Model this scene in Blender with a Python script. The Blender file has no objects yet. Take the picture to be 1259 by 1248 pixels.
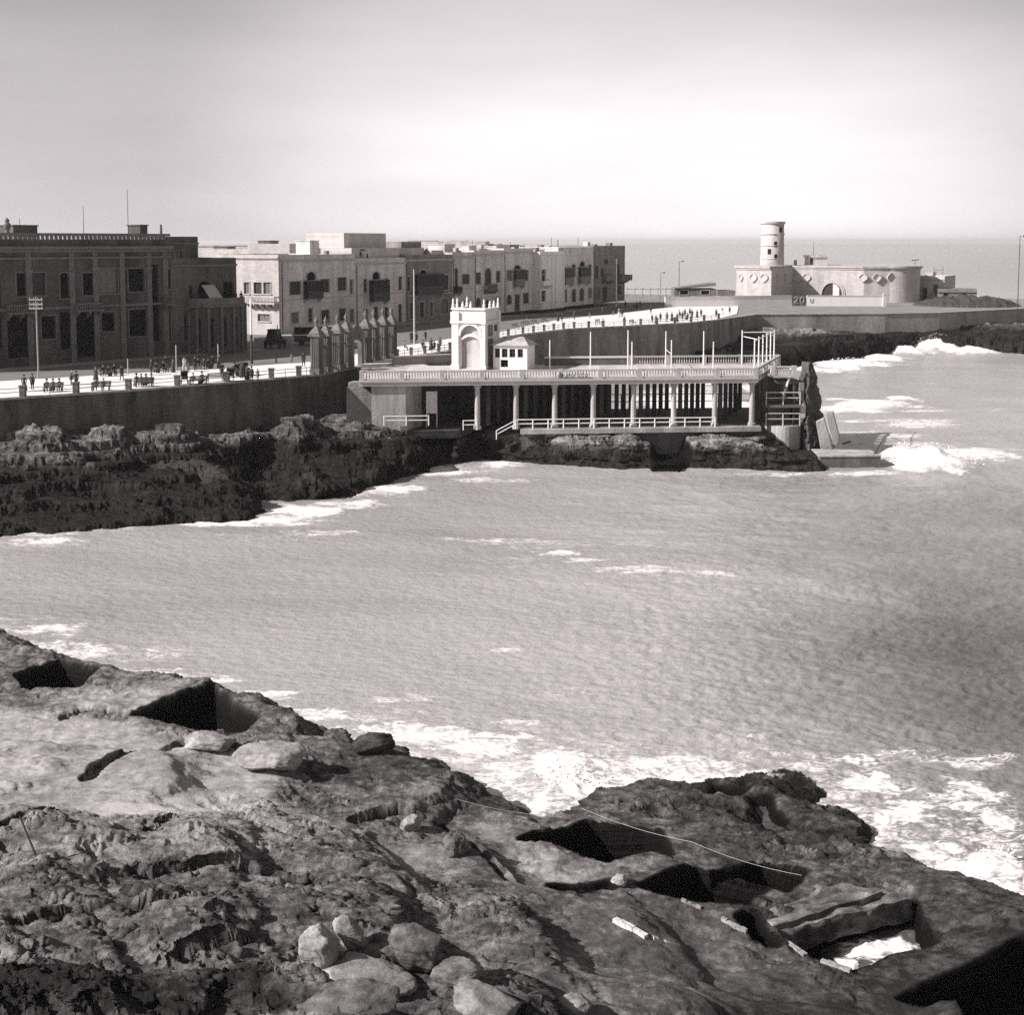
import bpy, bmesh, math, random
import numpy as np
from mathutils import Vector, Matrix
from mathutils.geometry import tessellate_polygon
R = math.radians
random.seed(7)
C = bpy.context.scene.collection
SC = bpy.context.scene

# ------------------------------------------------------------------ camera
CAMZ = 23.5; FOC = 1520.0; PIT = R(5.0); CU = 629.5; CV = 431.0
cam_d = bpy.data.cameras.new('camera'); cam = bpy.data.objects.new('camera', cam_d); C.objects.link(cam)
cam.location = (0, 0, CAMZ); cam.rotation_euler = (R(85), 0, 0)
cam_d.sensor_width = 36; cam_d.lens = FOC / 1259 * 36; cam_d.shift_y = -(624 - CV) / 1259
cam_d.clip_start = 0.5; cam_d.clip_end = 60000
SC.camera = cam
SC.cycles.use_denoising = False      # keep the fine texture of stone and water

def ray(u, v):
    a = (u - CU) / FOC; t = (v - CV) / FOC
    return a, math.cos(PIT) - t * math.sin(PIT), -math.sin(PIT) - t * math.cos(PIT)
def P(u, v, z=0.0):                     # measured pixel of the photograph -> point on the level z
    a, b, c = ray(u, v); k = (z - CAMZ) / c
    return (a * k, b * k)
def PD(u, v, y):                        # measured pixel -> point at distance y
    a, b, c = ray(u, v); k = y / b
    return Vector((a * k, y, CAMZ + c * k))
def zat(v, y): return PD(CU, v, y).z
def xat(u, y, v=450): return PD(u, v, y).x

# ------------------------------------------------------------------ noise
def _h(ix, iy, s):
    ix = ix.astype(np.uint32); iy = iy.astype(np.uint32)
    n = ix * np.uint32(374761393) + iy * np.uint32(668265263) + np.uint32(s * 144665 + 977)
    n = (n ^ (n >> np.uint32(13))) * np.uint32(1274126177)
    n = n ^ (n >> np.uint32(16))
    return n.astype(np.float64) / 4294967295.0
def noise(x, y, s=0):                   # gradient noise about -0.7..0.7
    x0 = np.floor(x); y0 = np.floor(y); fx = x - x0; fy = y - y0
    ix = x0.astype(np.int64); iy = y0.astype(np.int64)
    ux = fx * fx * fx * (fx * (fx * 6 - 15) + 10); uy = fy * fy * fy * (fy * (fy * 6 - 15) + 10)
    def g(i, j):
        a = _h(ix + i, iy + j, s) * 6.2831853
        return np.cos(a) * (fx - i) + np.sin(a) * (fy - j)
    n0 = g(0, 0) * (1 - ux) + g(1, 0) * ux; n1 = g(0, 1) * (1 - ux) + g(1, 1) * ux
    return n0 * (1 - uy) + n1 * uy
def fbm(x, y, o=4, s=0, k=0.5):
    r = 0; a = 1.0
    for i in range(o):
        r = r + a * noise(x, y, s + i * 7); x = x * 2.03 + 11.3; y = y * 2.03 - 4.7; a *= k
    return r
def billow(x, y, o=3, s=0, k=0.5):
    r = 0; a = 1.0
    for i in range(o):
        r = r + a * (np.abs(noise(x, y, s + i * 5)) * 2 - 0.5); x = x * 2.1 + 3.1; y = y * 2.1 + 8.2; a *= k
    return r
def sst(a, b, x):
    t = np.clip((x - a) / (b - a), 0, 1); return t * t * (3 - 2 * t)
def sdist(px, py, poly):                # signed distance to a closed polygon, + inside
    d = np.full(px.shape, 1e9); ins = np.zeros(px.shape, bool); n = len(poly)
    for i in range(n):
        ax, ay = poly[i]; bx, by = poly[(i + 1) % n]
        ex, ey = bx - ax, by - ay; L = ex * ex + ey * ey + 1e-12
        t = np.clip(((px - ax) * ex + (py - ay) * ey) / L, 0, 1)
        d = np.minimum(d, (px - ax - t * ex) ** 2 + (py - ay - t * ey) ** 2)
        c = (ay > py) != (by > py)
        with np.errstate(divide='ignore', invalid='ignore'):
            xx = ax + (py - ay) * ex / (ey if abs(ey) > 1e-12 else 1e-12)
        ins ^= c & (px < xx)
    d = np.sqrt(d); return np.where(ins, d, -d)
def ldist(px, py, line):
    d = np.full(px.shape, 1e9)
    for i in range(len(line) - 1):
        ax, ay = line[i]; bx, by = line[i + 1]; ex, ey = bx - ax, by - ay; L = ex * ex + ey * ey + 1e-12
        t = np.clip(((px - ax) * ex + (py - ay) * ey) / L, 0, 1)
        d = np.minimum(d, (px - ax - t * ex) ** 2 + (py - ay - t * ey) ** 2)
    return np.sqrt(d)
def idw(px, py, pts, pw=3.0):           # scattered control heights -> smooth surface
    num = 0; den = 0
    for (x, y, z) in pts:
        w = 1.0 / (((px - x) ** 2 + (py - y) ** 2) + 1.0) ** (pw / 2); num = num + w * z; den = den + w
    return num / den

# ------------------------------------------------------------------ materials
def col(v, t=0.0): return (v * (1.02 + t), v * (0.985), v * (0.962 - t), 1)
MATS = {}
def mat(name, v, rough=0.85, var=0.25, scale=0.6, bump=0.0, bscale=6.0, metal=0.0, streak=False, bricks=False, spec=0.3):
    if name in MATS: return MATS[name]
    m = bpy.data.materials.new(name); m.use_nodes = True; nt = m.node_tree; N = nt.nodes; L = nt.links
    b = N['Principled BSDF']; b.inputs['Roughness'].default_value = rough; b.inputs['Metallic'].default_value = metal
    b.inputs['Specular IOR Level'].default_value = spec
    b.inputs['Base Color'].default_value = col(v)
    geo = N.new('ShaderNodeNewGeometry')
    if var > 0:
        mp = N.new('ShaderNodeMapping'); L.new(geo.outputs['Position'], mp.inputs[0])
        mp.inputs['Scale'].default_value = (1, 1, .22) if streak else (1, 1, 1)
        n1 = N.new('ShaderNodeTexNoise'); n1.inputs['Scale'].default_value = scale; n1.inputs['Detail'].default_value = 7; n1.inputs['Roughness'].default_value = .65
        L.new(mp.outputs[0], n1.inputs['Vector'])
        rp = N.new('ShaderNodeValToRGB'); L.new(n1.outputs[0], rp.inputs[0])
        rp.color_ramp.elements[0].position = .3; rp.color_ramp.elements[1].position = .72
        rp.color_ramp.elements[0].color = col(v * (1 - var)); rp.color_ramp.elements[1].color = col(v * (1 + var))
        out = rp.outputs[0]
        if bricks:
            tc = N.new('ShaderNodeTexCoord'); bt = N.new('ShaderNodeTexBrick')
            mr = N.new('ShaderNodeMapping'); mr.inputs['Rotation'].default_value = (R(90), 0, 0); L.new(tc.outputs['Object'], mr.inputs[0]); L.new(mr.outputs[0], bt.inputs['Vector'])
            bt.inputs['Scale'].default_value = 1; bt.inputs['Brick Width'].default_value = .9; bt.inputs['Row Height'].default_value = .32; bt.inputs['Mortar Size'].default_value = .02
            bt.inputs['Color1'].default_value = col(1.0); bt.inputs['Color2'].default_value = col(.78); bt.inputs['Mortar'].default_value = col(.62)
            mx = N.new('ShaderNodeMix'); mx.data_type = 'RGBA'; mx.blend_type = 'MULTIPLY'; mx.inputs[0].default_value = .8
            L.new(out, mx.inputs[6]); L.new(bt.outputs[0], mx.inputs[7]); out = mx.outputs[2]
        L.new(out, b.inputs['Base Color'])
    if bump > 0:
        n2 = N.new('ShaderNodeTexNoise'); n2.inputs['Scale'].default_value = bscale; n2.inputs['Detail'].default_value = 6
        L.new(geo.outputs['Position'], n2.inputs['Vector'])
        bp = N.new('ShaderNodeBump'); bp.inputs['Strength'].default_value = bump; bp.inputs['Distance'].default_value = .1
        L.new(n2.outputs[0], bp.inputs['Height']); L.new(bp.outputs[0], b.inputs['Normal'])
    MATS[name] = m; return m

stone_g = mat('pale_gable_stone', .44, var=.2, scale=.6, bump=.2, streak=True, bricks=True)
stone_f = mat('fort_stone', .46, var=.22, scale=.5, bump=.3, streak=True, bricks=True)
stone_l = mat('pale_limestone', .52, var=.2, scale=.5, bump=.3, streak=True, bricks=True)
stone_w = mat('whitewashed_stone', .66, var=.08, scale=.6, bump=.15, streak=True)
stone_m = mat('grey_limestone', .60, var=.32, scale=.5, bump=.4, streak=True, bricks=True)
stone_d = mat('sooty_stone', .22, var=.35, scale=.5, bump=.4, streak=True, bricks=True)
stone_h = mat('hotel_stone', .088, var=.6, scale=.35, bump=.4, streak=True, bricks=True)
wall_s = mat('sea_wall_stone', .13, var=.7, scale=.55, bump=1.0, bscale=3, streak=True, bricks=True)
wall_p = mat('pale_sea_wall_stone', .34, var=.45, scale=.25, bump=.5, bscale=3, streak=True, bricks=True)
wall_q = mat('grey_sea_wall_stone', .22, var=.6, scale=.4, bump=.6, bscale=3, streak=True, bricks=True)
pillar_s = mat('grimy_pillar_stone', .12, var=.5, scale=1.2, bump=.6, streak=True)
pillar_c = mat('weathered_cap_stone', .15, var=.35, scale=1.5, bump=.4)
stone_k = mat('damp_under_deck_stone', .06, var=.4, scale=.8, bump=.4)  # colour darkened to paint in the shade under the deck and ramp
trim_l = mat('pale_trim_stone', .42, var=.15, scale=1.2)
trim_d = mat('dark_trim_stone', .135, var=.3, scale=1.2)
glass = mat('dark_window_glass', .012, rough=.5, var=0, spec=.12)
hollow = mat('dark_interior', .008, rough=1, var=0, spec=0)
shut_d = mat('dark_shutter_paint', .032, rough=.6, var=.3, scale=3)
shut_m = mat('grey_shutter_paint', .14, rough=.6, var=.25, scale=3)
wood_d = mat('dark_weathered_wood', .05, var=.4, scale=2.5, bump=.3, streak=True)
wood_p = mat('pale_painted_wood', .62, rough=.6, var=.15, scale=2)
wood_m = mat('brown_wood', .22, var=.3, scale=4)
white_p = mat('white_paint', .72, rough=.55, var=.12, scale=1.5)
concrete = mat('weathered_concrete', .36, var=.42, scale=.7, bump=.4, bscale=5, streak=True)
concrete_d = mat('dark_concrete', .13, var=.4, scale=.7, bump=.5, bscale=4, streak=True)
iron = mat('dark_iron', .05, rough=.5, var=.2, scale=5)
iron_p = mat('pale_painted_iron', .45, rough=.5, var=.2, scale=3)
roof_m = mat('flat_roof_plaster', .42, var=.2, scale=.4)
ground_m = mat('bare_ground', .22, var=.25, scale=.25, bump=.3)
road_m = mat('dusty_road_surface', .17, var=.14, scale=.22, bump=.2)
pave_m = mat('pale_pavement', .72, var=.14, scale=.5, bump=.1)
skin_m = mat('skin', .35, rough=.6, var=0)
cloth_k = mat('black_cloth', .025, var=.2, scale=8)
cloth_d = mat('dark_grey_cloth', .05, var=.2, scale=8)
cloth_g = mat('mid_grey_cloth', .16, var=.2, scale=8)
cloth_w = mat('white_cloth', .65, var=.1, scale=8)
rubber = mat('tyre_rubber', .02, var=0)
carpaint = mat('dark_coach_paint', .03, rough=.35, var=.1, scale=3)
scrub_m = mat('dark_scrub_leaves', .05, var=.4, scale=2)

# ------------------------------------------------------------------ mesh builder
class MB:
    def __init__(s): s.v = []; s.f = []; s.m = []
    def add(s, vs, fs, m=0):
        o = len(s.v); s.v += [tuple(p) for p in vs]; s.f += [tuple(i + o for i in f) for f in fs]; s.m += [m] * len(fs)
    def quad(s, a, b, c, d, m=0): s.add([a, b, c, d], [(0, 1, 2, 3)], m)
    def box(s, x0, x1, y0, y1, z0, z1, m=0):
        s.add([(x0, y0, z0), (x1, y0, z0), (x1, y1, z0), (x0, y1, z0), (x0, y0, z1), (x1, y0, z1), (x1, y1, z1), (x0, y1, z1)],
              [(3, 2, 1, 0), (4, 5, 6, 7), (0, 1, 5, 4), (1, 2, 6, 5), (2, 3, 7, 6), (3, 0, 4, 7)], m)
    def prism(s, poly, z0, z1, m=0, z1s=None, z0s=None):
        n = len(poly); A = sum(poly[i][0] * poly[(i + 1) % n][1] - poly[(i + 1) % n][0] * poly[i][1] for i in range(n))
        idx = list(range(n))
        if A < 0: idx.reverse()
        po = [poly[i] for i in idx]; zz1 = [z1s[i] for i in idx] if z1s else [z1] * n; zz0 = [z0s[i] for i in idx] if z0s else [z0] * n
        vs = [(p[0], p[1], zz0[i]) for i, p in enumerate(po)] + [(p[0], p[1], zz1[i]) for i, p in enumerate(po)]
        fs = [(i, (i + 1) % n, n + (i + 1) % n, n + i) for i in range(n)]
        tri = tessellate_polygon([[Vector((p[0], p[1], 0)) for p in po]])
        for t in tri:
            a, b, c = t
            cr = (po[b][0] - po[a][0]) * (po[c][1] - po[a][1]) - (po[b][1] - po[a][1]) * (po[c][0] - po[a][0])
            if cr < 0: b, c = c, b
            fs.append((n + a, n + b, n + c)); fs.append((c, b, a))
        s.add(vs, fs, m)
    def lathe(s, cx, cy, prof, n=12, m=0):
        vs = []; fs = []
        for (r, z) in prof:
            for k in range(n):
                a = 2 * math.pi * k / n; vs.append((cx + r * math.cos(a), cy + r * math.sin(a), z))
        for j in range(len(prof) - 1):
            for k in range(n):
                fs.append((j * n + k, j * n + (k + 1) % n, (j + 1) * n + (k + 1) % n, (j + 1) * n + k))
        fs.append(tuple(range(n))[::-1]); fs.append(tuple((len(prof) - 1) * n + k for k in range(n)))
        s.add(vs, fs, m)
    def cyl(s, cx, cy, z0, z1, r0, r1=None, n=10, m=0): s.lathe(cx, cy, [(r0, z0), (r0 if r1 is None else r1, z1)], n, m)
    def bar(s, p, q, r, n=6, m=0, r2=None):
        p = Vector(p); q = Vector(q); d = (q - p).normalized(); a = d.orthogonal().normalized(); b = d.cross(a)
        vs = []
        for c, rr in ((p, r), (q, r if r2 is None else r2)):
            for k in range(n):
                t = 2 * math.pi * (k + .5) / n; vs.append(c + a * math.cos(t) * rr + b * math.sin(t) * rr)
        fs = [(k, (k + 1) % n, n + (k + 1) % n, n + k) for k in range(n)] + [tuple(range(n))[::-1], tuple(range(n, 2 * n))]
        s.add(vs, fs, m)
    def obox(s, p, q, w0, w1, z0, z1, m=0, ext=0.0):   # box along p->q, lateral from w0 to w1 (left of travel is +)
        p = Vector((p[0], p[1])); q = Vector((q[0], q[1])); d = (q - p).normalized(); nn = Vector((-d.y, d.x)); p = p - d * ext; q = q + d * ext
        c = [p + nn * w0, q + nn * w0, q + nn * w1, p + nn * w1]
        s.prism([(v.x, v.y) for v in c], z0, z1, m)
    def shift(s, dx, dy, dz): s.v = [(a + dx, b + dy, c + dz) for a, b, c in s.v]; return s
    def build(s, name, mats, parent=None, smooth=False, label=None, bevel=0):
        me = bpy.data.meshes.new(name); me.from_pydata(s.v, [], s.f)
        if not isinstance(mats, (list, tuple)): mats = [mats]
        for m in mats: me.materials.append(m)
        if len(mats) > 1: me.polygons.foreach_set('material_index', s.m)
        if smooth: me.polygons.foreach_set('use_smooth', [True] * len(me.polygons))
        me.update()
        o = bpy.data.objects.new(name, me); C.objects.link(o)
        if parent: o.parent = parent
        if label: o['label'] = label
        if bevel:
            md = o.modifiers.new('b', 'BEVEL'); md.width = bevel; md.segments = 1; md.limit_method = 'ANGLE'
        return o
def tag(o, label, cat, group=None):
    o['label'] = label; o['category'] = cat
    if group: o['group'] = group
    elif 'group' in o: del o['group']
    return o
def thing(name, label, cat, loc=(0, 0, 0), rz=0.0, group=None):
    o = bpy.data.objects.new(name, None); C.objects.link(o); o.location = loc; o.rotation_euler = (0, 0, rz); o.empty_display_size = .3
    return tag(o, label, cat, group)
def dup(root, loc, rz=0.0, label=None, group=None, scale=None):
    def cp(o, par):
        c = o.copy(); C.objects.link(c)
        if par: c.parent = par
        for ch in list(o.children): cp(ch, c)
        return c
    r = cp(root, None); r.location = loc; r.rotation_euler = (0, 0, rz)
    if label: r['label'] = label
    if group: r['group'] = group
    if scale: r.scale = scale
    return r
def structure(o): o['kind'] = 'structure'; return o
def gridmesh(name, X, Y, Z, m, attrs=None, smooth=True):
    nr, nc = X.shape; me = bpy.data.meshes.new(name)
    co = np.stack([X, Y, Z], -1).reshape(-1, 3).astype(np.float32)
    i = np.arange((nr - 1) * (nc - 1)); r = i // (nc - 1); c = i % (nc - 1); a = r * nc + c
    q = np.stack([a, a + 1, a + nc + 1, a + nc], -1).astype(np.int32)
    me.vertices.add(len(co)); me.vertices.foreach_set('co', co.ravel())
    me.loops.add(q.size); me.loops.foreach_set('vertex_index', q.ravel())
    me.polygons.add(len(q)); me.polygons.foreach_set('loop_start', np.arange(0, q.size, 4, dtype=np.int32))
    me.polygons.foreach_set('loop_total', np.full(len(q), 4, np.int32))
    if smooth: me.polygons.foreach_set('use_smooth', np.ones(len(q), bool))
    me.update(calc_edges=True)
    for k, v in (attrs or {}).items():
        at = me.attributes.new(k, 'FLOAT', 'POINT'); at.data.foreach_set('value', v.ravel().astype(np.float32))
    me.materials.append(m)
    o = bpy.data.objects.new(name, me); C.objects.link(o); return o

SKY_LOW, SKY_HIGH, SKY_GLOW = .64, .58, 1.32
SKY_STR, SUN_STR, EXPO = .15, 4.0, 0.9
SEA_DARK, SEA_MILK = .08, .375
HAZE = .0001

# ------------------------------------------------------------------ sky and sun
SUN_AZ = Vector((-0.95, -0.28)).normalized(); SUN_EL = R(33)
w = bpy.data.worlds.new('World'); SC.world = w; w.use_nodes = True
nt = w.node_tree; N = nt.nodes; L = nt.links; bg = N['Background']
sky = N.new('ShaderNodeTexSky'); sky.sky_type = 'NISHITA'; sky.sun_disc = False
sky.sun_elevation = SUN_EL; sky.sun_rotation = math.atan2(SUN_AZ.x, SUN_AZ.y); sky.dust_density = 1.0; sky.air_density = 1.0; sky.ozone_density = 1.0
bw = N.new('ShaderNodeRGBToBW'); L.new(sky.outputs[0], bw.inputs[0])           # black-and-white film: the sky's luminance only
tcw = N.new('ShaderNodeTexCoord'); mxz = N.new('ShaderNodeVectorMath'); mxz.operation = 'MAXIMUM'; mxz.inputs[1].default_value = (-2, -2, .09); L.new(tcw.outputs['Generated'], mxz.inputs[0]); L.new(mxz.outputs[0], sky.inputs['Vector']); sx = N.new('ShaderNodeSeparateXYZ'); L.new(tcw.outputs['Generated'], sx.inputs[0])
hz = N.new('ShaderNodeMapRange'); hz.inputs['From Min'].default_value = 0.0; hz.inputs['From Max'].default_value = .24
hz.inputs['To Min'].default_value = SKY_LOW; hz.inputs['To Max'].default_value = SKY_HIGH; hz.interpolation_type = 'SMOOTHSTEP'
L.new(sx.outputs['Z'], hz.inputs['Value'])
cn = N.new('ShaderNodeTexNoise'); cmp_ = N.new('ShaderNodeMapping'); cmp_.inputs['Scale'].default_value = (1.6, 1.6, 7); L.new(tcw.outputs['Generated'], cmp_.inputs[0]); L.new(cmp_.outputs[0], cn.inputs['Vector'])
cn.inputs['Scale'].default_value = 2.2; cn.inputs['Detail'].default_value = 7
cr = N.new('ShaderNodeMapRange'); cr.inputs['From Min'].default_value = .3; cr.inputs['From Max'].default_value = .7; cr.inputs['To Min'].default_value = .90; cr.inputs['To Max'].default_value = 1.09; L.new(cn.outputs[0], cr.inputs['Value'])
# thin bright mist low in the sky to the right of the houses
dt = N.new('ShaderNodeVectorMath'); dt.operation = 'DOT_PRODUCT'; L.new(tcw.outputs['Generated'], dt.inputs[0]); gd = Vector((.075, 1, .055)).normalized(); dt.inputs[1].default_value = gd
gl = N.new('ShaderNodeMapRange'); gl.inputs['From Min'].default_value = .935; gl.inputs['From Max'].default_value = 1.0; gl.inputs['To Min'].default_value = .79; gl.inputs['To Max'].default_value = SKY_GLOW; gl.interpolation_type = 'SMOOTHSTEP'
L.new(dt.outputs['Value'], gl.inputs['Value'])
def mul(a, b):
    n = N.new('ShaderNodeMath'); n.operation = 'MULTIPLY'; L.new(a, n.inputs[0]); L.new(b, n.inputs[1]); return n.outputs[0]
lum = mul(mul(mul(bw.outputs[0], hz.outputs[0]), cr.outputs[0]), gl.outputs[0])
tn = N.new('ShaderNodeMix'); tn.data_type = 'RGBA'; tn.blend_type = 'MULTIPLY'; tn.inputs[0].default_value = 1; tn.inputs[7].default_value = (1.0, .94, .962, 1)
L.new(lum, tn.inputs[6]); L.new(tn.outputs[2], bg.inputs['Color']); bg.inputs['Strength'].default_value = SKY_STR
sd = bpy.data.lights.new('sun', 'SUN'); sd.energy = SUN_STR; sd.angle = R(.5); sd.color = (1, .945, .94)
so = bpy.data.objects.new('sun', sd); C.objects.link(so)
so.rotation_euler = Vector((SUN_AZ.x * math.cos(SUN_EL), SUN_AZ.y * math.cos(SUN_EL), math.sin(SUN_EL))).to_track_quat('Z', 'Y').to_euler()
SC.view_settings.view_transform = 'Standard'; SC.view_settings.look = 'None'; SC.view_settings.exposure = EXPO; SC.view_settings.gamma = 1

# ------------------------------------------------------------------ rock material
def rock_material():
    m = bpy.data.materials.new('shore_limestone'); m.use_nodes = True; nt = m.node_tree; N = nt.nodes; L = nt.links; b = N['Principled BSDF']
    at = N.new('ShaderNodeAttribute'); at.attribute_name = 'tone'
    wt = N.new('ShaderNodeAttribute'); wt.attribute_name = 'wet_shade'
    geo = N.new('ShaderNodeNewGeometry')
    n1 = N.new('ShaderNodeTexNoise'); n1.inputs['Scale'].default_value = 1.1; n1.inputs['Detail'].default_value = 12; n1.inputs['Roughness'].default_value = .78; L.new(geo.outputs['Position'], n1.inputs['Vector'])
    vo = N.new('ShaderNodeTexVoronoi'); vo.inputs['Scale'].default_value = 3.2; L.new(geo.outputs['Position'], vo.inputs['Vector'])
    a1 = N.new('ShaderNodeMath'); a1.operation = 'MULTIPLY_ADD'; L.new(n1.outputs[0], a1.inputs[0]); a1.inputs[1].default_value = 1.25; a1.inputs[2].default_value = -.625
    a2 = N.new('ShaderNodeMath'); a2.operation = 'ADD'; L.new(at.outputs['Fac'], a2.inputs[0]); L.new(a1.outputs[0], a2.inputs[1])
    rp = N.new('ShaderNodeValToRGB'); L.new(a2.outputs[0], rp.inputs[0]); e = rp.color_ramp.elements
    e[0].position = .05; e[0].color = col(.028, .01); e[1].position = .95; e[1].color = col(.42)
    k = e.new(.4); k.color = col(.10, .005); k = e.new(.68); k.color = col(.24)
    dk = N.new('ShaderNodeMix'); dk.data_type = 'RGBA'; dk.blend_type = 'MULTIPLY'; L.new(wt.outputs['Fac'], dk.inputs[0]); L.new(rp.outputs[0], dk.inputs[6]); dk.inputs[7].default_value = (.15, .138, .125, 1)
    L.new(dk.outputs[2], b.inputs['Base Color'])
    rr = N.new('ShaderNodeMapRange'); rr.inputs['To Min'].default_value = .95; rr.inputs['To Max'].default_value = .5; L.new(wt.outputs['Fac'], rr.inputs['Value']); L.new(rr.outputs[0], b.inputs['Roughness'])
    b.inputs['Specular IOR Level'].default_value = .12
    n2 = N.new('ShaderNodeTexNoise'); n2.inputs['Scale'].default_value = 6; n2.inputs['Detail'].default_value = 12; n2.inputs['Roughness'].default_value = .78; L.new(geo.outputs['Position'], n2.inputs['Vector'])
    bp = N.new('ShaderNodeBump'); rh = N.new('ShaderNodeAttribute'); rh.attribute_name = 'rugged'; L.new(rh.outputs['Fac'], bp.inputs['Strength']); bp.inputs['Distance'].default_value = .22; L.new(n2.outputs[0], bp.inputs['Height'])
    ms = N.new('ShaderNodeMapping'); ms.inputs['Scale'].default_value = (.25, .25, 3.2); L.new(geo.outputs['Position'], ms.inputs[0])
    n3 = N.new('ShaderNodeTexNoise'); n3.inputs['Scale'].default_value = 1.0; n3.inputs['Detail'].default_value = 6; L.new(ms.outputs[0], n3.inputs['Vector'])
    b3 = N.new('ShaderNodeBump'); b3.inputs['Strength'].default_value = .8; b3.inputs['Distance'].default_value = .35; L.new(n3.outputs[0], b3.inputs['Height']); L.new(bp.outputs[0], b3.inputs['Normal'])
    L.new(b3.outputs[0], b.inputs['Normal'])
    return m
rock_m = rock_material()
SHORES = []                                   # outlines, for the foam

def shore(name, outline, ctrl, s0, s1, y0, y1, nc, nr, rough=1.0, strata=.5, slope=1.5, cuts=(), cracks=(), slabs=(), tone0=.52, wetz=1.3, warp=.5, seed=1, edgew=1.6, pw=3.0, lowamp=True, ledge=.5, rougher=None, terr=.5, bigk=1.0, close=(), darks=(), lights=()):
    """a stretch of rocky shore as one height field in world metres"""
    ow = [P(u, v, z) for u, v, z in outline] + list(close)
    SHORES.append(ow)
    cw = [P(u, v, z) + (z,) for u, v, z in ctrl]
    s = np.linspace(s0, s1, nc); y = y0 * (y1 / y0) ** np.linspace(0, 1, nr)
    Y, S = np.meshgrid(y, s, indexing='ij'); X = S * Y
    # lateral jitter breaks up the straight rows
    X = X + .10 * noise(X * 3, Y * 3, 90); Y = Y + .10 * noise(X * 3, Y * 3, 91)
    d = sdist(X, Y, ow)
    dw = d + warp * fbm(X * .55, Y * .55, 5, seed, .55)
    base = idw(X, Y, cw, pw)
    af = np.clip((base - .1) / 3.4, .55, 1) if lowamp else 1.0
    sl = np.zeros_like(X); slt = np.zeros_like(X)
    for poly, kt, ks in slabs:
        one = ( sst(-.6, 1.2, sdist(X, Y, [P(*p) for p in poly]) + .5 * fbm(X * .7, Y * .7, 3, 44)))
        sl = np.maximum(sl, one * ks); slt = np.maximum(slt, one * kt)
    rg = rough * (1 - .84 * sl) * af
    if rougher: rg = rg + .42 * sst(-1.0, 1.0, sdist(X, Y, [P(*p) for p in rougher]))
    wx = X + .5 * fbm(X * .6, Y * .6, 3, seed + 60); wy = Y + .5 * fbm(X * .6, Y * .6, 3, seed + 70)
    wv = wy + .35 * wx
    big = fbm(wx * .10, wv * .22, 3, seed + 3) * .5 * bigk
    mid = fbm(wx * .30, wv * .75, 3, seed + 5, .5) * .27 - billow(wx * .55, wv * .9, 2, seed + 6, .5) * .10
    sm = -billow(wx * 1.5, wv * 2.2, 4, seed + 9, .55) * .10
    pit = np.minimum(0, fbm(wx * .8, wv * 1.5, 3, seed + 14) + .16) * .32
    fine = fbm(wx * 5.5, wv * 7.5, 2, seed + 12, .65) * .055 + noise(X * 13, Y * 15, seed + 18) * .012 * sst(70, 45, Y)
    z = base + rg * (big + mid + sm + pit + fine) + sl * (fbm(X * .35 + Y * .2, Y * .9, 4, seed + 21) * .16 - np.abs(fbm(X * .12 + Y * .25, Y * .55 - X * .2, 3, seed + 23)) * .14 + fbm(X * 2.0 + Y, Y * 5, 2, seed + 27) * .02)
    st = strata; q = z / st + .5 * fbm(X * .12, Y * .12, 2, seed + 30)
    fl = np.floor(q); fr = q - fl; zt = (fl + sst(.35, .98, fr)) * st - (q * st - z)
    z = z * (1 - terr) + zt * terr
    edge = sst(-.2, edgew, dw)
    z = np.where(dw > 0, z * (.72 + .28 * edge), np.minimum(z, .72 * z) * np.exp(np.minimum(dw, 0) * slope * .9) + dw * slope * .45)
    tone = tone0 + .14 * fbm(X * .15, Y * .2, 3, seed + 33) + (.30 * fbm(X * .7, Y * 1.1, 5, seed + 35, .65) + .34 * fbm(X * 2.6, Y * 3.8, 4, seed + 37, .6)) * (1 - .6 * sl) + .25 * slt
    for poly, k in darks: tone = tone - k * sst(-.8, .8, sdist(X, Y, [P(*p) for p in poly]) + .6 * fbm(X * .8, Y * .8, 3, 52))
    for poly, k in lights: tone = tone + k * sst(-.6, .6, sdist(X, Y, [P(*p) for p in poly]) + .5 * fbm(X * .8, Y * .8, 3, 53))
    wet_shade = sst(wetz + .5, wetz - .3, z + .5 * fbm(X * .7, Y * .7, 3, seed + 40)) * 1.0
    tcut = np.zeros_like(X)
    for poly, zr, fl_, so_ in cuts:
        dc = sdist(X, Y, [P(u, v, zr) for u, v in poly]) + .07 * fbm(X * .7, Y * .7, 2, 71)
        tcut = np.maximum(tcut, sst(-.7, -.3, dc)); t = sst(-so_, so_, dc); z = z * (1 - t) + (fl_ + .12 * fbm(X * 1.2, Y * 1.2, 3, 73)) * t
        t2 = sst(-.30, -.06, dc); wet_shade = np.maximum(wet_shade, t2); tone = tone - .7 * t2  # paints the pools' shade into walls and rims, as dark tone and wetness
    for line, zr, wd, dp in cracks:
        lw = [P(u, v, zr) for u, v in line]
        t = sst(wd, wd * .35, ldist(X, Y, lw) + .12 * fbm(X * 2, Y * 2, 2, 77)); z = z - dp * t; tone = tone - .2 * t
    z = np.maximum(z, -3.0)
    if ledge:                                  # bedding planes stand out on the steep faces
        gy = np.gradient(z, axis=0) / np.gradient(Y, axis=0); gx = np.gradient(z, axis=1) / np.gradient(X, axis=1); g = np.sqrt(gx * gx + gy * gy) + 1e-6
        k = (1 - tcut) * sst(.55, 1.6, g) * ledge * (noise(z * 1.5 + 20, X * .22 + Y * .1, seed + 80) + .6 * noise(z * 4 + 5, X * .5, seed + 81)); X = X - gx / g * k; Y = Y - gy / g * k
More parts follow.
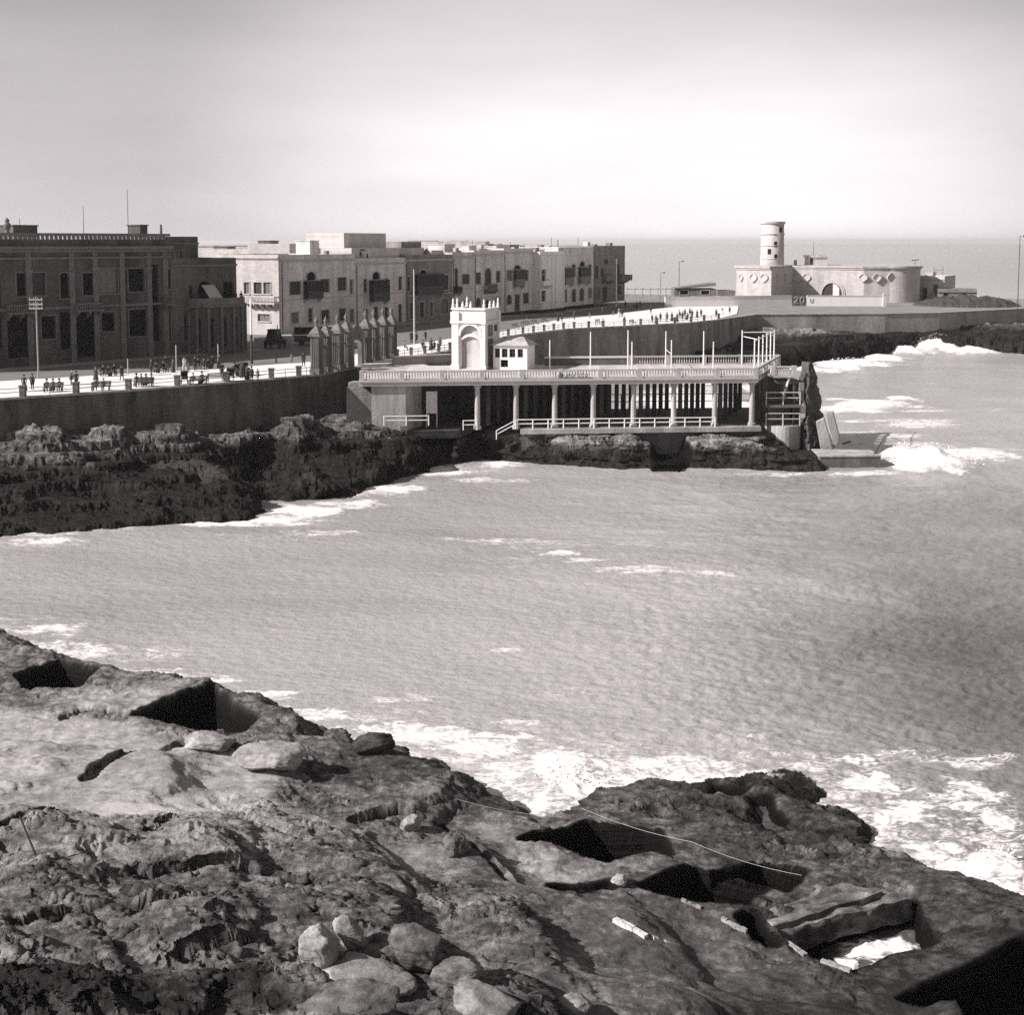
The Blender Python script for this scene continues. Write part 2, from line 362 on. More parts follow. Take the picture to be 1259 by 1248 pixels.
    o = gridmesh(name, X, Y, z, rock_m, {'tone': tone, 'wet_shade': wet_shade, 'rugged': 1 - .72 * sl})
    return structure(o), (X, Y, z)

# ------------------------------------------------------------------ near shore
O = [(-260, 722, 1.4), (-60, 752, 1.5), (0, 778, 1.5), (70, 808, 1.5), (130, 832, 1.3), (200, 845, 1.3), (265, 848, 1.7), (330, 866, 1.6), (372, 888, 1.4), (388, 912, .9), (394, 935, .6),
     (412, 918, 1.0), (435, 903, 2.0), (482, 903, 2.2), (512, 918, 1.9), (560, 945, 1.5), (600, 965, 1.3), (632, 985, .9), (645, 1003, .5), (658, 1014, .4), (702, 992, .6), (742, 966, .5), (795, 955, .45),
     (850, 967, .3), (905, 952, .25), (962, 944, .2), (1000, 952, .25), (1010, 968, .2), (985, 978, .2), (1000, 990, .2), (1040, 992, .25), (1052, 1012, .3), (1064, 1042, .3), (1110, 1056, .4), (1180, 1074, .6), (1230, 1088, .7), (1300, 1112, .8), (1520, 1150, .9), (1900, 1215, .9)]
CT = [(-150, 800, 2.2), (0, 850, 2.4), (100, 880, 2.5), (200, 900, 2.6), (0, 950, 3.6), (150, 950, 3.4), (300, 950, 2.7), (400, 960, 2.3), (500, 955, 2.3), (450, 930, 2.2), (600, 1010, 1.4), (0, 1050, 4.6), (200, 1050, 4.3), (400, 1050, 3.3), (560, 1050, 2.2),
      (650, 1050, 1.5), (750, 1060, 1.3), (850, 1040, .9), (950, 1040, .6), (1000, 1000, .3), (900, 990, .3), (820, 985, .4), (950, 965, .25), (870, 1010, .5), (940, 1010, .3), (990, 1030, .45), (1030, 1050, .55), (760, 985, .65), (700, 1020, 1.0), (0, 1150, 5.5), (200, 1150, 5.2), (400, 1150, 4.5), (600, 1150, 3.0), (750, 1150, 2.0), (900, 1150, 1.15), (1000, 1080, .85),
      (1150, 1100, .75), (1160, 1150, .8), (1060, 1205, .95), (960, 1175, 1.0), (1250, 1150, 1.1), (0, 1260, 6.5), (300, 1260, 6.0), (600, 1260, 4.2), (800, 1260, 2.9), (1000, 1215, 1.2), (1000, 1260, 1.9), (1250, 1260, 1.8), (-200, 1100, 5.5), (1400, 1200, 1.4), (300, 1330, 7), (900, 1330, 3)]
slab1 = [(-200, 860, 2.6), (0, 858, 2.6), (60, 868, 2.6), (150, 880, 2.6), (215, 905, 2.6), (300, 920, 2.7), (365, 945, 2.6), (330, 972, 2.8), (250, 1005, 3.6), (160, 1012, 4), (60, 1010, 4.2), (-40, 1000, 4.3), (-250, 960, 4)]
slab2 = [(690, 1110, 1.7), (760, 1095, 1.4), (880, 1110, 1.3), (960, 1165, 1.3), (1060, 1210, 1.3), (1180, 1140, 1.2), (1259, 1130, 1.2), (1259, 1250, 1.6), (700, 1260, 3.4), (640, 1180, 2.8)]
slab3 = [(470, 1030, 2.6), (530, 1020, 2.4), (560, 1050, 2.3), (520, 1068, 2.5), (460, 1065, 2.8)]
slab4 = [(575, 1010, 1.5), (640, 1015, 1.2), (680, 1050, 1.4), (760, 1075, 1.4), (660, 1110, 1.8), (600, 1060, 1.8)]
slab5 = [(40, 858, 2.5), (120, 848, 2.3), (250, 851, 2.0), (180, 875, 2.5), (100, 880, 2.5)]
near, NEAR = shore('rocky_shore', O, CT, -.68, .80, 22.0, 90.0, 1180, 680, rough=1.0, strata=.42, slope=1.6, seed=3, warp=.6, pw=5.0, tone0=.53, wetz=.22,
    close=[P(1900, 1560, 1), P(-700, 1560, 6), P(-700, 690, 1.5)],
    slabs=[(slab1, 1, 1), (slab2, .0, .72), (slab3, .6, 1), (slab4, .35, .8), (slab5, .7, .9)], rougher=[(680, 1000, .6), (790, 948, .6), (960, 930, .4), (1075, 1000, .3), (1075, 1060, .4), (1000, 1045, .7), (830, 1000, .7)],
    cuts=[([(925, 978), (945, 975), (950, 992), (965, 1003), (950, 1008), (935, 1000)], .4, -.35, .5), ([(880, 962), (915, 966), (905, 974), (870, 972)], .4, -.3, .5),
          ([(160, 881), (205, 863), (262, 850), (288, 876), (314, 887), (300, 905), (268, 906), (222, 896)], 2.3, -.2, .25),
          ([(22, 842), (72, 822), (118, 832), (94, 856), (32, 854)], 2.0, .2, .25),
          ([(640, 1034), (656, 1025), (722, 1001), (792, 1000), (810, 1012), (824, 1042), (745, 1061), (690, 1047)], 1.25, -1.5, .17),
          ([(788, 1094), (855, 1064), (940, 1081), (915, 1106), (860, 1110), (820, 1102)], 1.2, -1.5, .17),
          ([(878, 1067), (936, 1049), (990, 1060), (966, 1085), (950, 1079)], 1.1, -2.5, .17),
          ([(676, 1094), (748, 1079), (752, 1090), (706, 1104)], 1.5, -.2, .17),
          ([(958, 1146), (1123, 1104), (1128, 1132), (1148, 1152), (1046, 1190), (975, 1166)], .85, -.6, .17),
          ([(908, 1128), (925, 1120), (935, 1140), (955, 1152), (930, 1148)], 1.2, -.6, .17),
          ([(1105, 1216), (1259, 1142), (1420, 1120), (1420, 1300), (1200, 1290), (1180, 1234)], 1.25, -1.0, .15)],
    cracks=[([(80, 880), (120, 872), (165, 876), (215, 862)], 2.5, .35, .5), ([(222, 902), (190, 920), (150, 938), (122, 955), (108, 970)], 2.9, .35, .45),
            ([(230, 918), (275, 916), (310, 930), (345, 940)], 2.5, .4, .5), ([(540, 1000), (590, 1050), (625, 1085)], 1.9, .25, .3), ([(440, 1000), (490, 985), (545, 990)], 2.4, .4, .5),
            ([(0, 1030), (60, 1010), (130, 1000)], 4.2, .3, .35), ([(180, 1080), (300, 1060), (420, 1066)], 4, .4, .5), ([(20, 1150), (140, 1120), (250, 1110)], 5, .35, .5), ([(230, 1180), (330, 1150), (350, 1165)], 5, .4, .5)],
    darks=[([(380, 930, 2), (480, 902, 2), (645, 995, 1), (600, 1010, 1.3), (520, 960, 2), (420, 960, 2.3)], .22), ([(680, 995, .8), (800, 945, .8), (960, 930, .6), (1070, 1000, .4), (1070, 1050, .5), (880, 1055, 1)], .06), ([(-50, 1195, 6), (120, 1190, 5.6), (330, 1215, 5.2), (360, 1270, 5.5), (-50, 1270, 6.5)], .5), ([(640, 1090, 1.6), (1259, 1090, 1.1), (1300, 1300, 1.5), (640, 1300, 4)], .16), ([(840, 950, .5), (1100, 960, .3), (1300, 1100, .8), (1300, 1160, 1), (830, 1120, 1.2)], .13), ([(900, 1190, 1.5), (1300, 1120, 1.1), (1300, 1300, 1.5), (850, 1300, 2)], .18), ([(860, 1250, 2), (1100, 1200, 1.4), (1300, 1150, 1.2), (1300, 1300, 1.5)], .15)],  # the strongest patch, bottom left, paints a shadow into the rock tone
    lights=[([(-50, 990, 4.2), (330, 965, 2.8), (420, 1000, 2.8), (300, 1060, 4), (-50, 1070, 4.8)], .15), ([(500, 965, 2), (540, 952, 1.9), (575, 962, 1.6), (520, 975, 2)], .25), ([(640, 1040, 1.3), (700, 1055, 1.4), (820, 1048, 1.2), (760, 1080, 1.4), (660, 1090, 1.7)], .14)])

# ------------------------------------------------------------------ rocks under the promenade (far side of the cove)
O2 = [(-260, 690, 0.2), (-100, 668, .2), (0, 657, .2), (100, 652, .2), (215, 642, .2), (298, 636, .2), (310, 626, .2), (300, 611, .2), (360, 611, .2), (430, 604, .2), (470, 590, .2), (520, 571, .2), (556, 563, .2), (590, 560, .2)]
CT2 = [(-150, 570, 4.4), (0, 545, 4.7), (0, 560, 4.4), (0, 582, 2.9), (0, 610, 1.7), (0, 640, .8), (100, 542, 4.5), (100, 560, 4.2), (100, 582, 2.6), (100, 610, 1.5), (100, 636, .8), (160, 556, 3.9), (180, 575, 2.6), (175, 568, 2.9), (230, 572, 2.8), (270, 582, 2.4), (292, 596, 1.9), (250, 605, 1.1), (290, 622, .9), (318, 575, .9), (330, 600, .5), (312, 606, .4), (20, 528, 5.6), (60, 527, 5.7), (130, 526, 5.5), (200, 522, 5.6), (300, 513, 5.8), (380, 511, 5.6), (440, 518, 4.6), (200, 545, 3.4), (200, 556, 2.2), (300, 532, 4.3), (300, 543, 2.9), (300, 560, 1.9), (320, 590, .9), (400, 530, 4.1), (400, 544, 2.8), (400, 562, 1.8), (400, 592, .9), (480, 535, 3.6), (480, 560, 2.0), (560, 530, 3.4), (560, 548, 1.8), (620, 520, 3.4), (380, 582, 1.7)]
shore2, S2 = shore('rocky_shore', O2, CT2, -.60, -.005, 94, 172, 620, 300, rough=1.25, lowamp=False, strata=.8, slope=1.2, seed=23, warp=.8, pw=5.0, ledge=1.0, terr=.9, bigk=1.9, tone0=.36, wetz=3.5,
    close=[(-3, 141), (1, 172), (-60, 172), (-110, 120)],
    lights=[([(0, 545, 4.6), (150, 548, 4.2), (190, 530, 4.6), (60, 526, 4.8), (0, 530, 4.8)], .10), ([(210, 535, 4.5), (300, 522, 4.8), (420, 516, 4.6), (400, 530, 4.2), (290, 540, 4)], .10), ([(172, 568, 2.7), (240, 566, 2.6), (296, 594, 2), (270, 592, 2.2), (230, 578, 2.6)], .5), ([(360, 584, 1.8), (410, 578, 1.8), (408, 588, 1.5), (365, 592, 1.5)], .18)])
# ------------------------------------------------------------------ rocks under the pavilion
O3 = [(560, 566, .2), (592, 560, .2), (640, 564, .2), (700, 569, .2), (760, 572, .2), (830, 571, .2), (900, 572, .2), (960, 574, .2), (1005, 575, .2), (1012, 566, .2), (1006, 552, .2)]
CT3 = [(560, 540, 2.6), (600, 535, 3.0), (600, 548, 1.8), (640, 533, 3.3), (640, 548, 2.2), (700, 533, 3.2), (700, 546, 2.6), (740, 535, 3.0), (740, 550, 1.8), (790, 540, 2.2), (790, 552, 1.2), (850, 540, 2.8), (850, 550, 2.0), (900, 540, 2.8), (900, 552, 1.9), (950, 552, 1.4), (985, 556, 1.0), (700, 560, 1.1), (850, 562, 1.0), (620, 500, 3.2), (800, 500, 2.6), (930, 500, 2.2), (700, 480, 2.2), (600, 530, 4.0), (625, 530, 3.8), (625, 545, 2.5), (585, 545, 2.1), (770, 533, 3.1), (800, 545, 1.9), (830, 540, 2.5), (880, 533, 2.9), (930, 533, 2.8)]
shore3, S3 = shore('rocky_shore', O3, CT3, -.075, .26, 126, 144, 520, 240, rough=.9, strata=.5, slope=1.3, seed=41, warp=.25, edgew=.7, pw=5.0, lowamp=False, ledge=.8, terr=.8, tone0=.50, wetz=1.9, close=[(34, 143), (33, 146), (-8, 146)],
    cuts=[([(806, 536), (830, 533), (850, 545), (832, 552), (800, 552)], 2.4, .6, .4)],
    lights=[([(680, 532, 3), (740, 536, 2.9), (730, 545, 2.3), (690, 545, 2.4)], .22), ([(830, 542, 2.5), (930, 535, 2.8), (930, 550, 1.9), (850, 552, 1.8)], .22)])
# ------------------------------------------------------------------ rocks of the second cove and the point
O4 = [(560, 470, .2), (640, 462, .2), (760, 455, .2), (860, 452, .2), (900, 456, .2), (960, 450, .2), (1000, 444, .2), (1040, 440, .2), (1100, 432, .2), (1130, 428, .2), (1180, 432, .2), (1240, 434, .2), (1300, 436, .2), (1420, 440, .2)]
CT4 = [(560, 440, 4), (640, 430, 4.0), (640, 450, 1.8), (720, 425, 3.5), (720, 440, 2), (800, 420, 4), (800, 435, 2), (860, 415, 4.5), (860, 432, 2.8), (880, 425, 4), (900, 440, 1.6), (940, 418, 4.2), (940, 404, 5.2), (940, 435, 1.5), (1000, 406, 5), (1000, 420, 3.6), (1060, 410, 4.4), (1060, 420, 3), (1100, 415, 3.2), (1150, 410, 3.6), (1150, 420, 2.6), (1200, 408, 4.0), (1200, 422, 2.4), (1250, 400, 4.6), (1250, 420, 2.6), (1330, 400, 4)]
shore4, S4 = shore('rocky_shore', O4, CT4, -.05, .46, 176, 330, 520, 260, rough=1.3, strata=1.1, slope=1.2, seed=57, warp=1.0, ledge=1.4, terr=.9, tone0=.30, wetz=4.4, close=[(175, 300), (175, 330), (60, 300), (-8, 190)],
    lights=[([(900, 404, 5.2), (1060, 402, 5), (1060, 408, 4.6), (900, 412, 5)], .25), ([(965, 425, 3), (985, 420, 3.2), (980, 430, 2.6)], .25), ([(860, 418, 4.4), (905, 425, 3.5), (890, 436, 2.5), (865, 434, 2.8)], .2), ([(1190, 398, 5), (1259, 392, 5), (1259, 425, 2), (1200, 420, 2.8)], .14)])

# ------------------------------------------------------------------ the sea
def sea_material():
    m = bpy.data.materials.new('sea_water'); m.use_nodes = True; nt = m.node_tree; N = nt.nodes; L = nt.links; b = N['Principled BSDF']
    fo = N.new('ShaderNodeAttribute'); fo.attribute_name = 'foam'; mk = N.new('ShaderNodeAttribute'); mk.attribute_name = 'milk'
    geo = N.new('ShaderNodeNewGeometry')
    mp = N.new('ShaderNodeMapping'); mp.inputs['Scale'].default_value = (.6, 1.35, 1); L.new(geo.outputs['Position'], mp.inputs[0])
    n0 = N.new('ShaderNodeTexNoise'); n0.inputs['Scale'].default_value = .8; n0.inputs['Detail'].default_value = 9; n0.inputs['Roughness'].default_value = .68; n0.inputs['Distortion'].default_value = .8; L.new(mp.outputs[0], n0.inputs['Vector'])
    n1 = N.new('ShaderNodeTexNoise'); n1.inputs['Scale'].default_value = 1.9; n1.inputs['Detail'].default_value = 6; n1.inputs['Distortion'].default_value = 1.2; L.new(mp.outputs[0], n1.inputs['Vector'])
    # lacy threads: |noise - .5|
    s1 = N.new('ShaderNodeMath'); s1.operation = 'SUBTRACT'; L.new(n1.outputs[0], s1.inputs[0]); s1.inputs[1].default_value = .5
    ab = N.new('ShaderNodeMath'); ab.operation = 'ABSOLUTE'; L.new(s1.outputs[0], ab.inputs[0])
    la = N.new('ShaderNodeMapRange'); la.inputs['From Min'].default_value = 0; la.inputs['From Max'].default_value = .12; la.inputs['To Min'].default_value = .30; la.inputs['To Max'].default_value = -.12; L.new(ab.outputs[0], la.inputs['Value'])
    s0 = N.new('ShaderNodeMath'); s0.operation = 'MULTIPLY_ADD'; L.new(n0.outputs[0], s0.inputs[0]); s0.inputs[1].default_value = 1.5; s0.inputs[2].default_value = -.75
    su = N.new('ShaderNodeMath'); su.operation = 'ADD'; L.new(la.outputs[0], su.inputs[0]); L.new(s0.outputs[0], su.inputs[1])
    sc = N.new('ShaderNodeMath'); sc.operation = 'MULTIPLY_ADD'; L.new(su.outputs[0], sc.inputs[0]); sc.inputs[1].default_value = 1.45; sc.inputs[2].default_value = -.70
    su2 = N.new('ShaderNodeMath'); su2.operation = 'MULTIPLY_ADD'; L.new(fo.outputs['Fac'], su2.inputs[0]); su2.inputs[1].default_value = 1.4; L.new(sc.outputs[0], su2.inputs[2])
    ff = N.new('ShaderNodeMapRange'); ff.interpolation_type = 'SMOOTHSTEP'; ff.inputs['From Min'].default_value = 0; ff.inputs['From Max'].default_value = .95; L.new(su2.outputs[0], ff.inputs['Value'])
    mc = N.new('ShaderNodeMix'); mc.data_type = 'RGBA'; L.new(mk.outputs['Fac'], mc.inputs[0]); mc.inputs[6].default_value = col(SEA_DARK); mc.inputs[7].default_value = col(SEA_MILK)
    mx = N.new('ShaderNodeMix'); mx.data_type = 'RGBA'; L.new(ff.outputs[0], mx.inputs[0]); L.new(mc.outputs[2], mx.inputs[6]); mx.inputs[7].default_value = col(.80)
    L.new(mx.outputs[2], b.inputs['Base Color'])
    ro = N.new('ShaderNodeMapRange'); L.new(ff.outputs[0], ro.inputs['Value']); ro.inputs['To Min'].default_value = .2; ro.inputs['To Max'].default_value = .95; L.new(ro.outputs[0], b.inputs['Roughness'])
    b.inputs['IOR'].default_value = 1.33
    # small ripples, stretched along the crests
    cd = N.new('ShaderNodeVectorMath'); cd.operation = 'LENGTH'; L.new(geo.outputs['Position'], cd.inputs[0])
    m2 = N.new('ShaderNodeMapping'); m2.inputs['Scale'].default_value = (.62, 1.0, 1); m2.inputs['Rotation'].default_value = (0, 0, R(-12)); L.new(geo.outputs['Position'], m2.inputs[0])
    r1 = N.new('ShaderNodeTexNoise'); r1.inputs['Scale'].default_value = 2.3; r1.inputs['Detail'].default_value = 5; r1.inputs['Roughness'].default_value = .6; L.new(m2.outputs[0], r1.inputs['Vector'])
    r2 = N.new('ShaderNodeTexNoise'); r2.inputs['Scale'].default_value = .16; r2.inputs['Detail'].default_value = 6; r2.inputs['Roughness'].default_value = .6; L.new(m2.outputs[0], r2.inputs['Vector'])
    b1 = N.new('ShaderNodeBump'); b1.inputs['Strength'].default_value = .8; b1.inputs['Distance'].default_value = .18; L.new(r1.outputs[0], b1.inputs['Height'])
    b2 = N.new('ShaderNodeBump'); b2.inputs['Strength'].default_value = .5; b2.inputs['Distance'].default_value = .7; L.new(r2.outputs[0], b2.inputs['Height']); L.new(b1.outputs[0], b2.inputs['Normal'])
    L.new(b2.outputs[0], b.inputs['Normal'])
    return m
vs = np.concatenate([[9000, 5200, 3400, 2500, 1950, 1600, 1400, 1310], np.arange(1250, 470, -1.25), np.arange(470, 320, -.8), 299.55 + 20.5 * .93 ** np.arange(0, 60)])
dist = np.array([P(CU, v, 0)[1] for v in vs]); cols = np.concatenate([-.60 - .012 * 1.25 ** np.arange(20, 0, -1), np.linspace(-.60, .60, 880), .60 + .012 * 1.25 ** np.arange(1, 21)])
Y, S = np.meshgrid(dist, cols, indexing='ij'); X = S * Y
X += .12 * noise(X * 1.2, Y * 1.2, 5) * np.minimum(1, Y / 60)
foam = np.zeros_like(X)
near_row = Y < 420
def shore_foam(poly, wide, amp, sel=None):
    global foam
    d = -sdist(X, Y, poly)
    d = d + 1.8 * fbm(X * .18, Y * .18, 3, 300)
    f = amp * sst(-1.6, -.2, d) * np.exp(-np.maximum(d, 0) / wide) * (.55 + .9 * np.clip(fbm(X * .09, Y * .12, 3, 310) + .35, 0, 1))
    foam = np.maximum(foam, f)
# foam along each shore
shore_foam(SHORES[0], 4.0, 1.0); shore_foam(SHORES[1], 1.6, .62); shore_foam(SHORES[2], 1.4, .62); shore_foam(SHORES[3], 3.0, .75)
BUMP = np.zeros_like(X)
def blob(u, v, ru, rv, amp, h=0.0, rot=0.0):
    """a patch of foam measured on the water: centre and half sizes"""
    global foam, BUMP
    x, y = P(u, v); y2 = P(u, v - rv)[1]; y1 = P(u, v + rv)[1]; rx = ru / FOC * y; ry = max((y2 - y1) / 2, .3)
    dx = (X - x); dy = (Y - y); c, s = math.cos(rot), math.sin(rot); ex = (dx * c + dy * s) / rx; ey = (-dx * s + dy * c) / ry
    r0 = np.sqrt(ex * ex + ey * ey); k = r0 < 2.0; xk = X[k]; yk = Y[k]
    r = r0[k] + .55 * fbm(xk * (1.6 / rx), yk * (1.6 / ry), 4, int(u + v) % 997)
    foam[k] = np.maximum(foam[k], amp * sst(1.25, .25, r))
    if h: BUMP[k] = np.maximum(BUMP[k], h * sst(1.05, .0, r0[k]) * (.85 + .35 * fbm(xk * .45, yk * .22, 3, 401)))
for b_ in [(500, 905, 110, 22, .9), (590, 920, 90, 25, 1.0), (690, 955, 70, 42, 1.15, .4), (660, 990, 25, 14, 1.2), (760, 945, 90, 18, .95), (840, 935, 70, 14, .8), (340, 640, 110, 14, .5), (470, 600, 90, 12, .5), (560, 575, 90, 9, .5), (640, 690, 160, 14, .33), (820, 710, 120, 10, .33), (560, 930, 130, 30, .5), (620, 955, 70, 26, .8), (740, 930, 160, 30, .48), (860, 945, 90, 22, .7), (1060, 975, 110, 50, .52), (1180, 1030, 110, 45, .6), (845, 495, 100, 22, 1.25), (330, 880, 60, 14, .6), (240, 835, 60, 12, .6), (640, 895, 60, 12, .6), (450, 885, 40, 12, .65), (1075, 965, 55, 20, .95), (1110, 1000, 60, 22, .95), (1150, 1045, 70, 14, 1.05), (1225, 1062, 45, 24, 1.15, .4), (1060, 935, 70, 10, .75), (1190, 985, 70, 30, .8), (1200, 940, 70, 16, .7), (1120, 930, 60, 12, .6), (1230, 1010, 40, 26, .85),
           (965, 985, 18, 10, 1.0), (958, 1003, 12, 10, 1.1), (1080, 1165, 60, 18, 1.15), (1040, 1180, 20, 9, 1.2), (910, 1092, 14, 8, 1.0),
           (280, 645, 75, 7, 1.15), (375, 628, 70, 10, 1.15), (340, 640, 65, 8, 1.05), (480, 601, 55, 7, 1.05), (540, 578, 50, 7, 1.15), (430, 618, 60, 8, .9), (600, 588, 60, 5, .8), (60, 668, 70, 6, .85), (615, 571, 34, 4, 1.1, .3), (400, 655, 70, 6, .6), (330, 662, 80, 6, .5),
           (690, 680, 40, 6, .95), (620, 663, 90, 5, .72), (800, 703, 90, 6, .76), (720, 690, 40, 5, .8), (870, 707, 70, 5, .66), (660, 668, 120, 9, .5), (560, 660, 40, 3, .5), (950, 726, 40, 4, .5), (620, 798, 30, 6, .5),
           (110, 800, 70, 15, .85), (180, 828, 70, 12, 1.0), (60, 775, 60, 12, .8), (320, 856, 55, 12, 1.0), (400, 880, 45, 14, .95), (250, 836, 60, 10, .85), (60, 795, 40, 10, .8), (180, 800, 80, 14, .55), (30, 672, 60, 6, .6), (700, 850, 60, 10, .42), (500, 860, 80, 10, .55),
           (1140, 568, 66, 14, 1.7, 1.8), (1110, 562, 30, 12, 1.5, 1.4), (1165, 574, 40, 9, 1.4, 1.2), (1220, 558, 50, 8, .85, .3), (1060, 582, 70, 5, .9), (960, 582, 60, 4, .75), (1152, 431, 42, 6, 1.7, 2.9), (1195, 434, 40, 4, 1.4, 1.6), (1115, 434, 30, 4, 1.4, 1.8), (1085, 440, 40, 4, 1.3, 1.0), (1105, 432, 25, 3, 1.0, .8), (1050, 449, 60, 5, 1.35, 1.2), (1020, 455, 30, 4, 1.2, .6), (990, 452, 40, 4, 1.0), (1075, 497, 65, 7, 1.3, .7), (1040, 505, 70, 6, 1.15, .4), (1130, 520, 80, 6, .8), (1090, 535, 80, 6, .85), (1180, 555, 90, 8, .95), (1050, 540, 50, 8, .9), (1110, 490, 30, 4, 1.1, .5), (1140, 505, 60, 3, .75), (1030, 490, 30, 3, .9), (1060, 530, 60, 4, .7), (1130, 545, 70, 4, .65), (1060, 517, 60, 3, .7), (760, 510, 30, 8, .8), (820, 500, 40, 12, .9), (870, 490, 30, 14, .9), (910, 500, 30, 14, 1.0), (850, 470, 60, 5, .8), (930, 480, 20, 8, 1.0), (1230, 505, 40, 4, .5)]:
    blob(*b_)
# sparse whitecaps
foam = np.maximum(foam, .55 * np.clip((fbm(X * .05, Y * .11, 4, 501) - .45) * 2.2, 0, 1))
sp = np.gradient(dist) * np.sign(np.gradient(dist)); sp = np.broadcast_to(sp[:, None], X.shape)
def fade(lam): return np.clip((lam / np.maximum(sp, .01) - 2.0) / 2.0, 0, 1)
ca, sa = math.cos(R(-10)), math.sin(R(-10)); U = X * ca + Y * sa; V = -X * sa + Y * ca
U = U + 1.5 * fbm(X * .08, Y * .08, 2, 601); V = V + 1.5 * fbm(X * .08, Y * .08, 2, 602)
chop = .20 + .95 * sst(-6, 26, X - (Y - 90) * .15) * sst(200, 110, Y) + .2 * sst(120, 200, Y)
Z = .55 * fade(22) * fbm(U * .028, V * .06, 2, 610) + fade(5) * .34 * chop * (-np.abs(fbm(U * .10, V * .24, 3, 620)) + .3) + fade(2.0) * .17 * chop * (-np.abs(fbm(U * .34, V * .74, 3, 630)) + .3) + fade(.8) * .10 * chop * fbm(U * 1.3, V * 2.0, 3, 640)
Z = Z + BUMP + .05 * np.clip(foam, 0, 1) * fade(1.0) * billow(X * .9, Y * 1.2, 3, 650)
Z = Z - (Y / 6371000.0) * Y / 2 * 0
milk = np.clip(1.0 - .78 * sst(4, 27, X - (Y - 60) * .14) * sst(150, 60, Y) + .30 * fbm(X * .025, Y * .06, 4, 660), 0, 1)
land_ = np.zeros_like(X)
kk = Y < 95
land_[kk] = sst(-.3, .8, sdist(X[kk], Y[kk], SHORES[0]))
pit_ = np.zeros_like(X); pit_[kk] = sst(.9, 1.8, sdist(X[kk], Y[kk], SHORES[0]))
foampool = sst(3.2, 2.2, np.hypot(X - P(1080, 1150, 0)[0], (Y - P(1080, 1150, 0)[1]) * 1.2)); tiphole = sst(6.2, 6.6, X) * sst(45.8, 46.3, Y)
Z = Z - 3.2 * pit_ * (1 - foampool) * (1 - tiphole)
milk = milk * (1 - land_) * (1 - .45 * sst(250, 900, Y))
sea = structure(gridmesh('sea', X, Y, Z, sea_material(), {'foam': foam, 'milk': milk}))

# ------------------------------------------------------------------ sea haze: one even body of air
hb = MB(); hb.box(-27000, 27000, -300, 27000, -5, 60); hm = bpy.data.materials.new('sea_haze'); hm.use_nodes = True; hn = hm.node_tree; hn.nodes.remove(hn.nodes['Principled BSDF'])
pvn = hn.nodes.new('ShaderNodeVolumePrincipled'); pvn.inputs['Density'].default_value = HAZE; pvn.inputs['Color'].default_value = (.97, .95, .955, 1); pvn.inputs['Anisotropy'].default_value = .2
hn.links.new(pvn.outputs[0], hn.nodes['Material Output'].inputs['Volume']); hz_o = hb.build('haze', hm); hz_o['kind'] = 'stuff'

# ------------------------------------------------------------------ spray thrown up by the breakers
rs = np.random.RandomState(5); spv = []; spf = []
for (u, v, ru, n, hh) in [(1140, 566, 62, 2600, 2.1), (1112, 562, 26, 1200, 2.0), (1152, 430, 40, 2200, 3.8), (1195, 433, 36, 900, 1.8), (1050, 447, 55, 900, 1.3), (690, 958, 55, 900, .9), (1225, 1062, 40, 600, .8)]:
    x0, y0 = P(u, v); rx = ru / FOC * y0; k0 = y0 / 133.0
    for _ in range(n):
        a = rs.normal(0, .45); b_ = rs.normal(0, .30); env = math.exp(-1.4 * a * a - 2 * b_ * b_); z = hh * env * rs.rand() ** 1.4; x = x0 + a * rx; y = y0 + b_ * rx * .8; q = (.02 + .035 * rs.rand() ** 2) * (.5 + .5 * k0)
        o_ = len(spv); d = rs.normal(size=(4, 3)) * q; spv += [(x + e[0] * 1.3, y + e[1], max(z, .05) + e[2]) for e in d]; spf += [(o_, o_ + 1, o_ + 2), (o_, o_ + 2, o_ + 3), (o_, o_ + 3, o_ + 1), (o_ + 1, o_ + 3, o_ + 2)]
sm_ = MB(); sm_.v = spv; sm_.f = spf; sm_.m = [0] * len(spf); spray = sm_.build('spray', mat('white_spray', .82, var=0)); spray['kind'] = 'stuff'

# ------------------------------------------------------------------ the land
def landz(y): return 8.5 - 1.0 * float(np.clip((y - 240) / 35, 0, 1))
def Pl(u, v):
    z = 8.5
    for _ in range(6): z = landz(P(u, v, z)[1])
    return P(u, v, z)
EDGE = [(-170, 504), (0, 492), (150, 482), (300, 470), (392, 462), (487, 442), (556, 432), (620, 415.5), (640, 412), (700, 405), (770, 401.5), (848, 397.5), (884, 393.5), (931, 387), (1088, 386), (1155, 385), (1256, 380), (1420, 371)]
EW = [Pl(u, v) for u, v in EDGE]
def offset(line, d):                                  # to the left of travel (inland) for +d
    out = []
    for i, p in enumerate(line):
        a = Vector(line[max(i - 1, 0)]); b = Vector(line[min(i + 1, len(line) - 1)]); t = (b - a).normalized(); n = Vector((-t.y, t.x)); out.append((p[0] + n.x * d, p[1] + n.y * d))
    return out
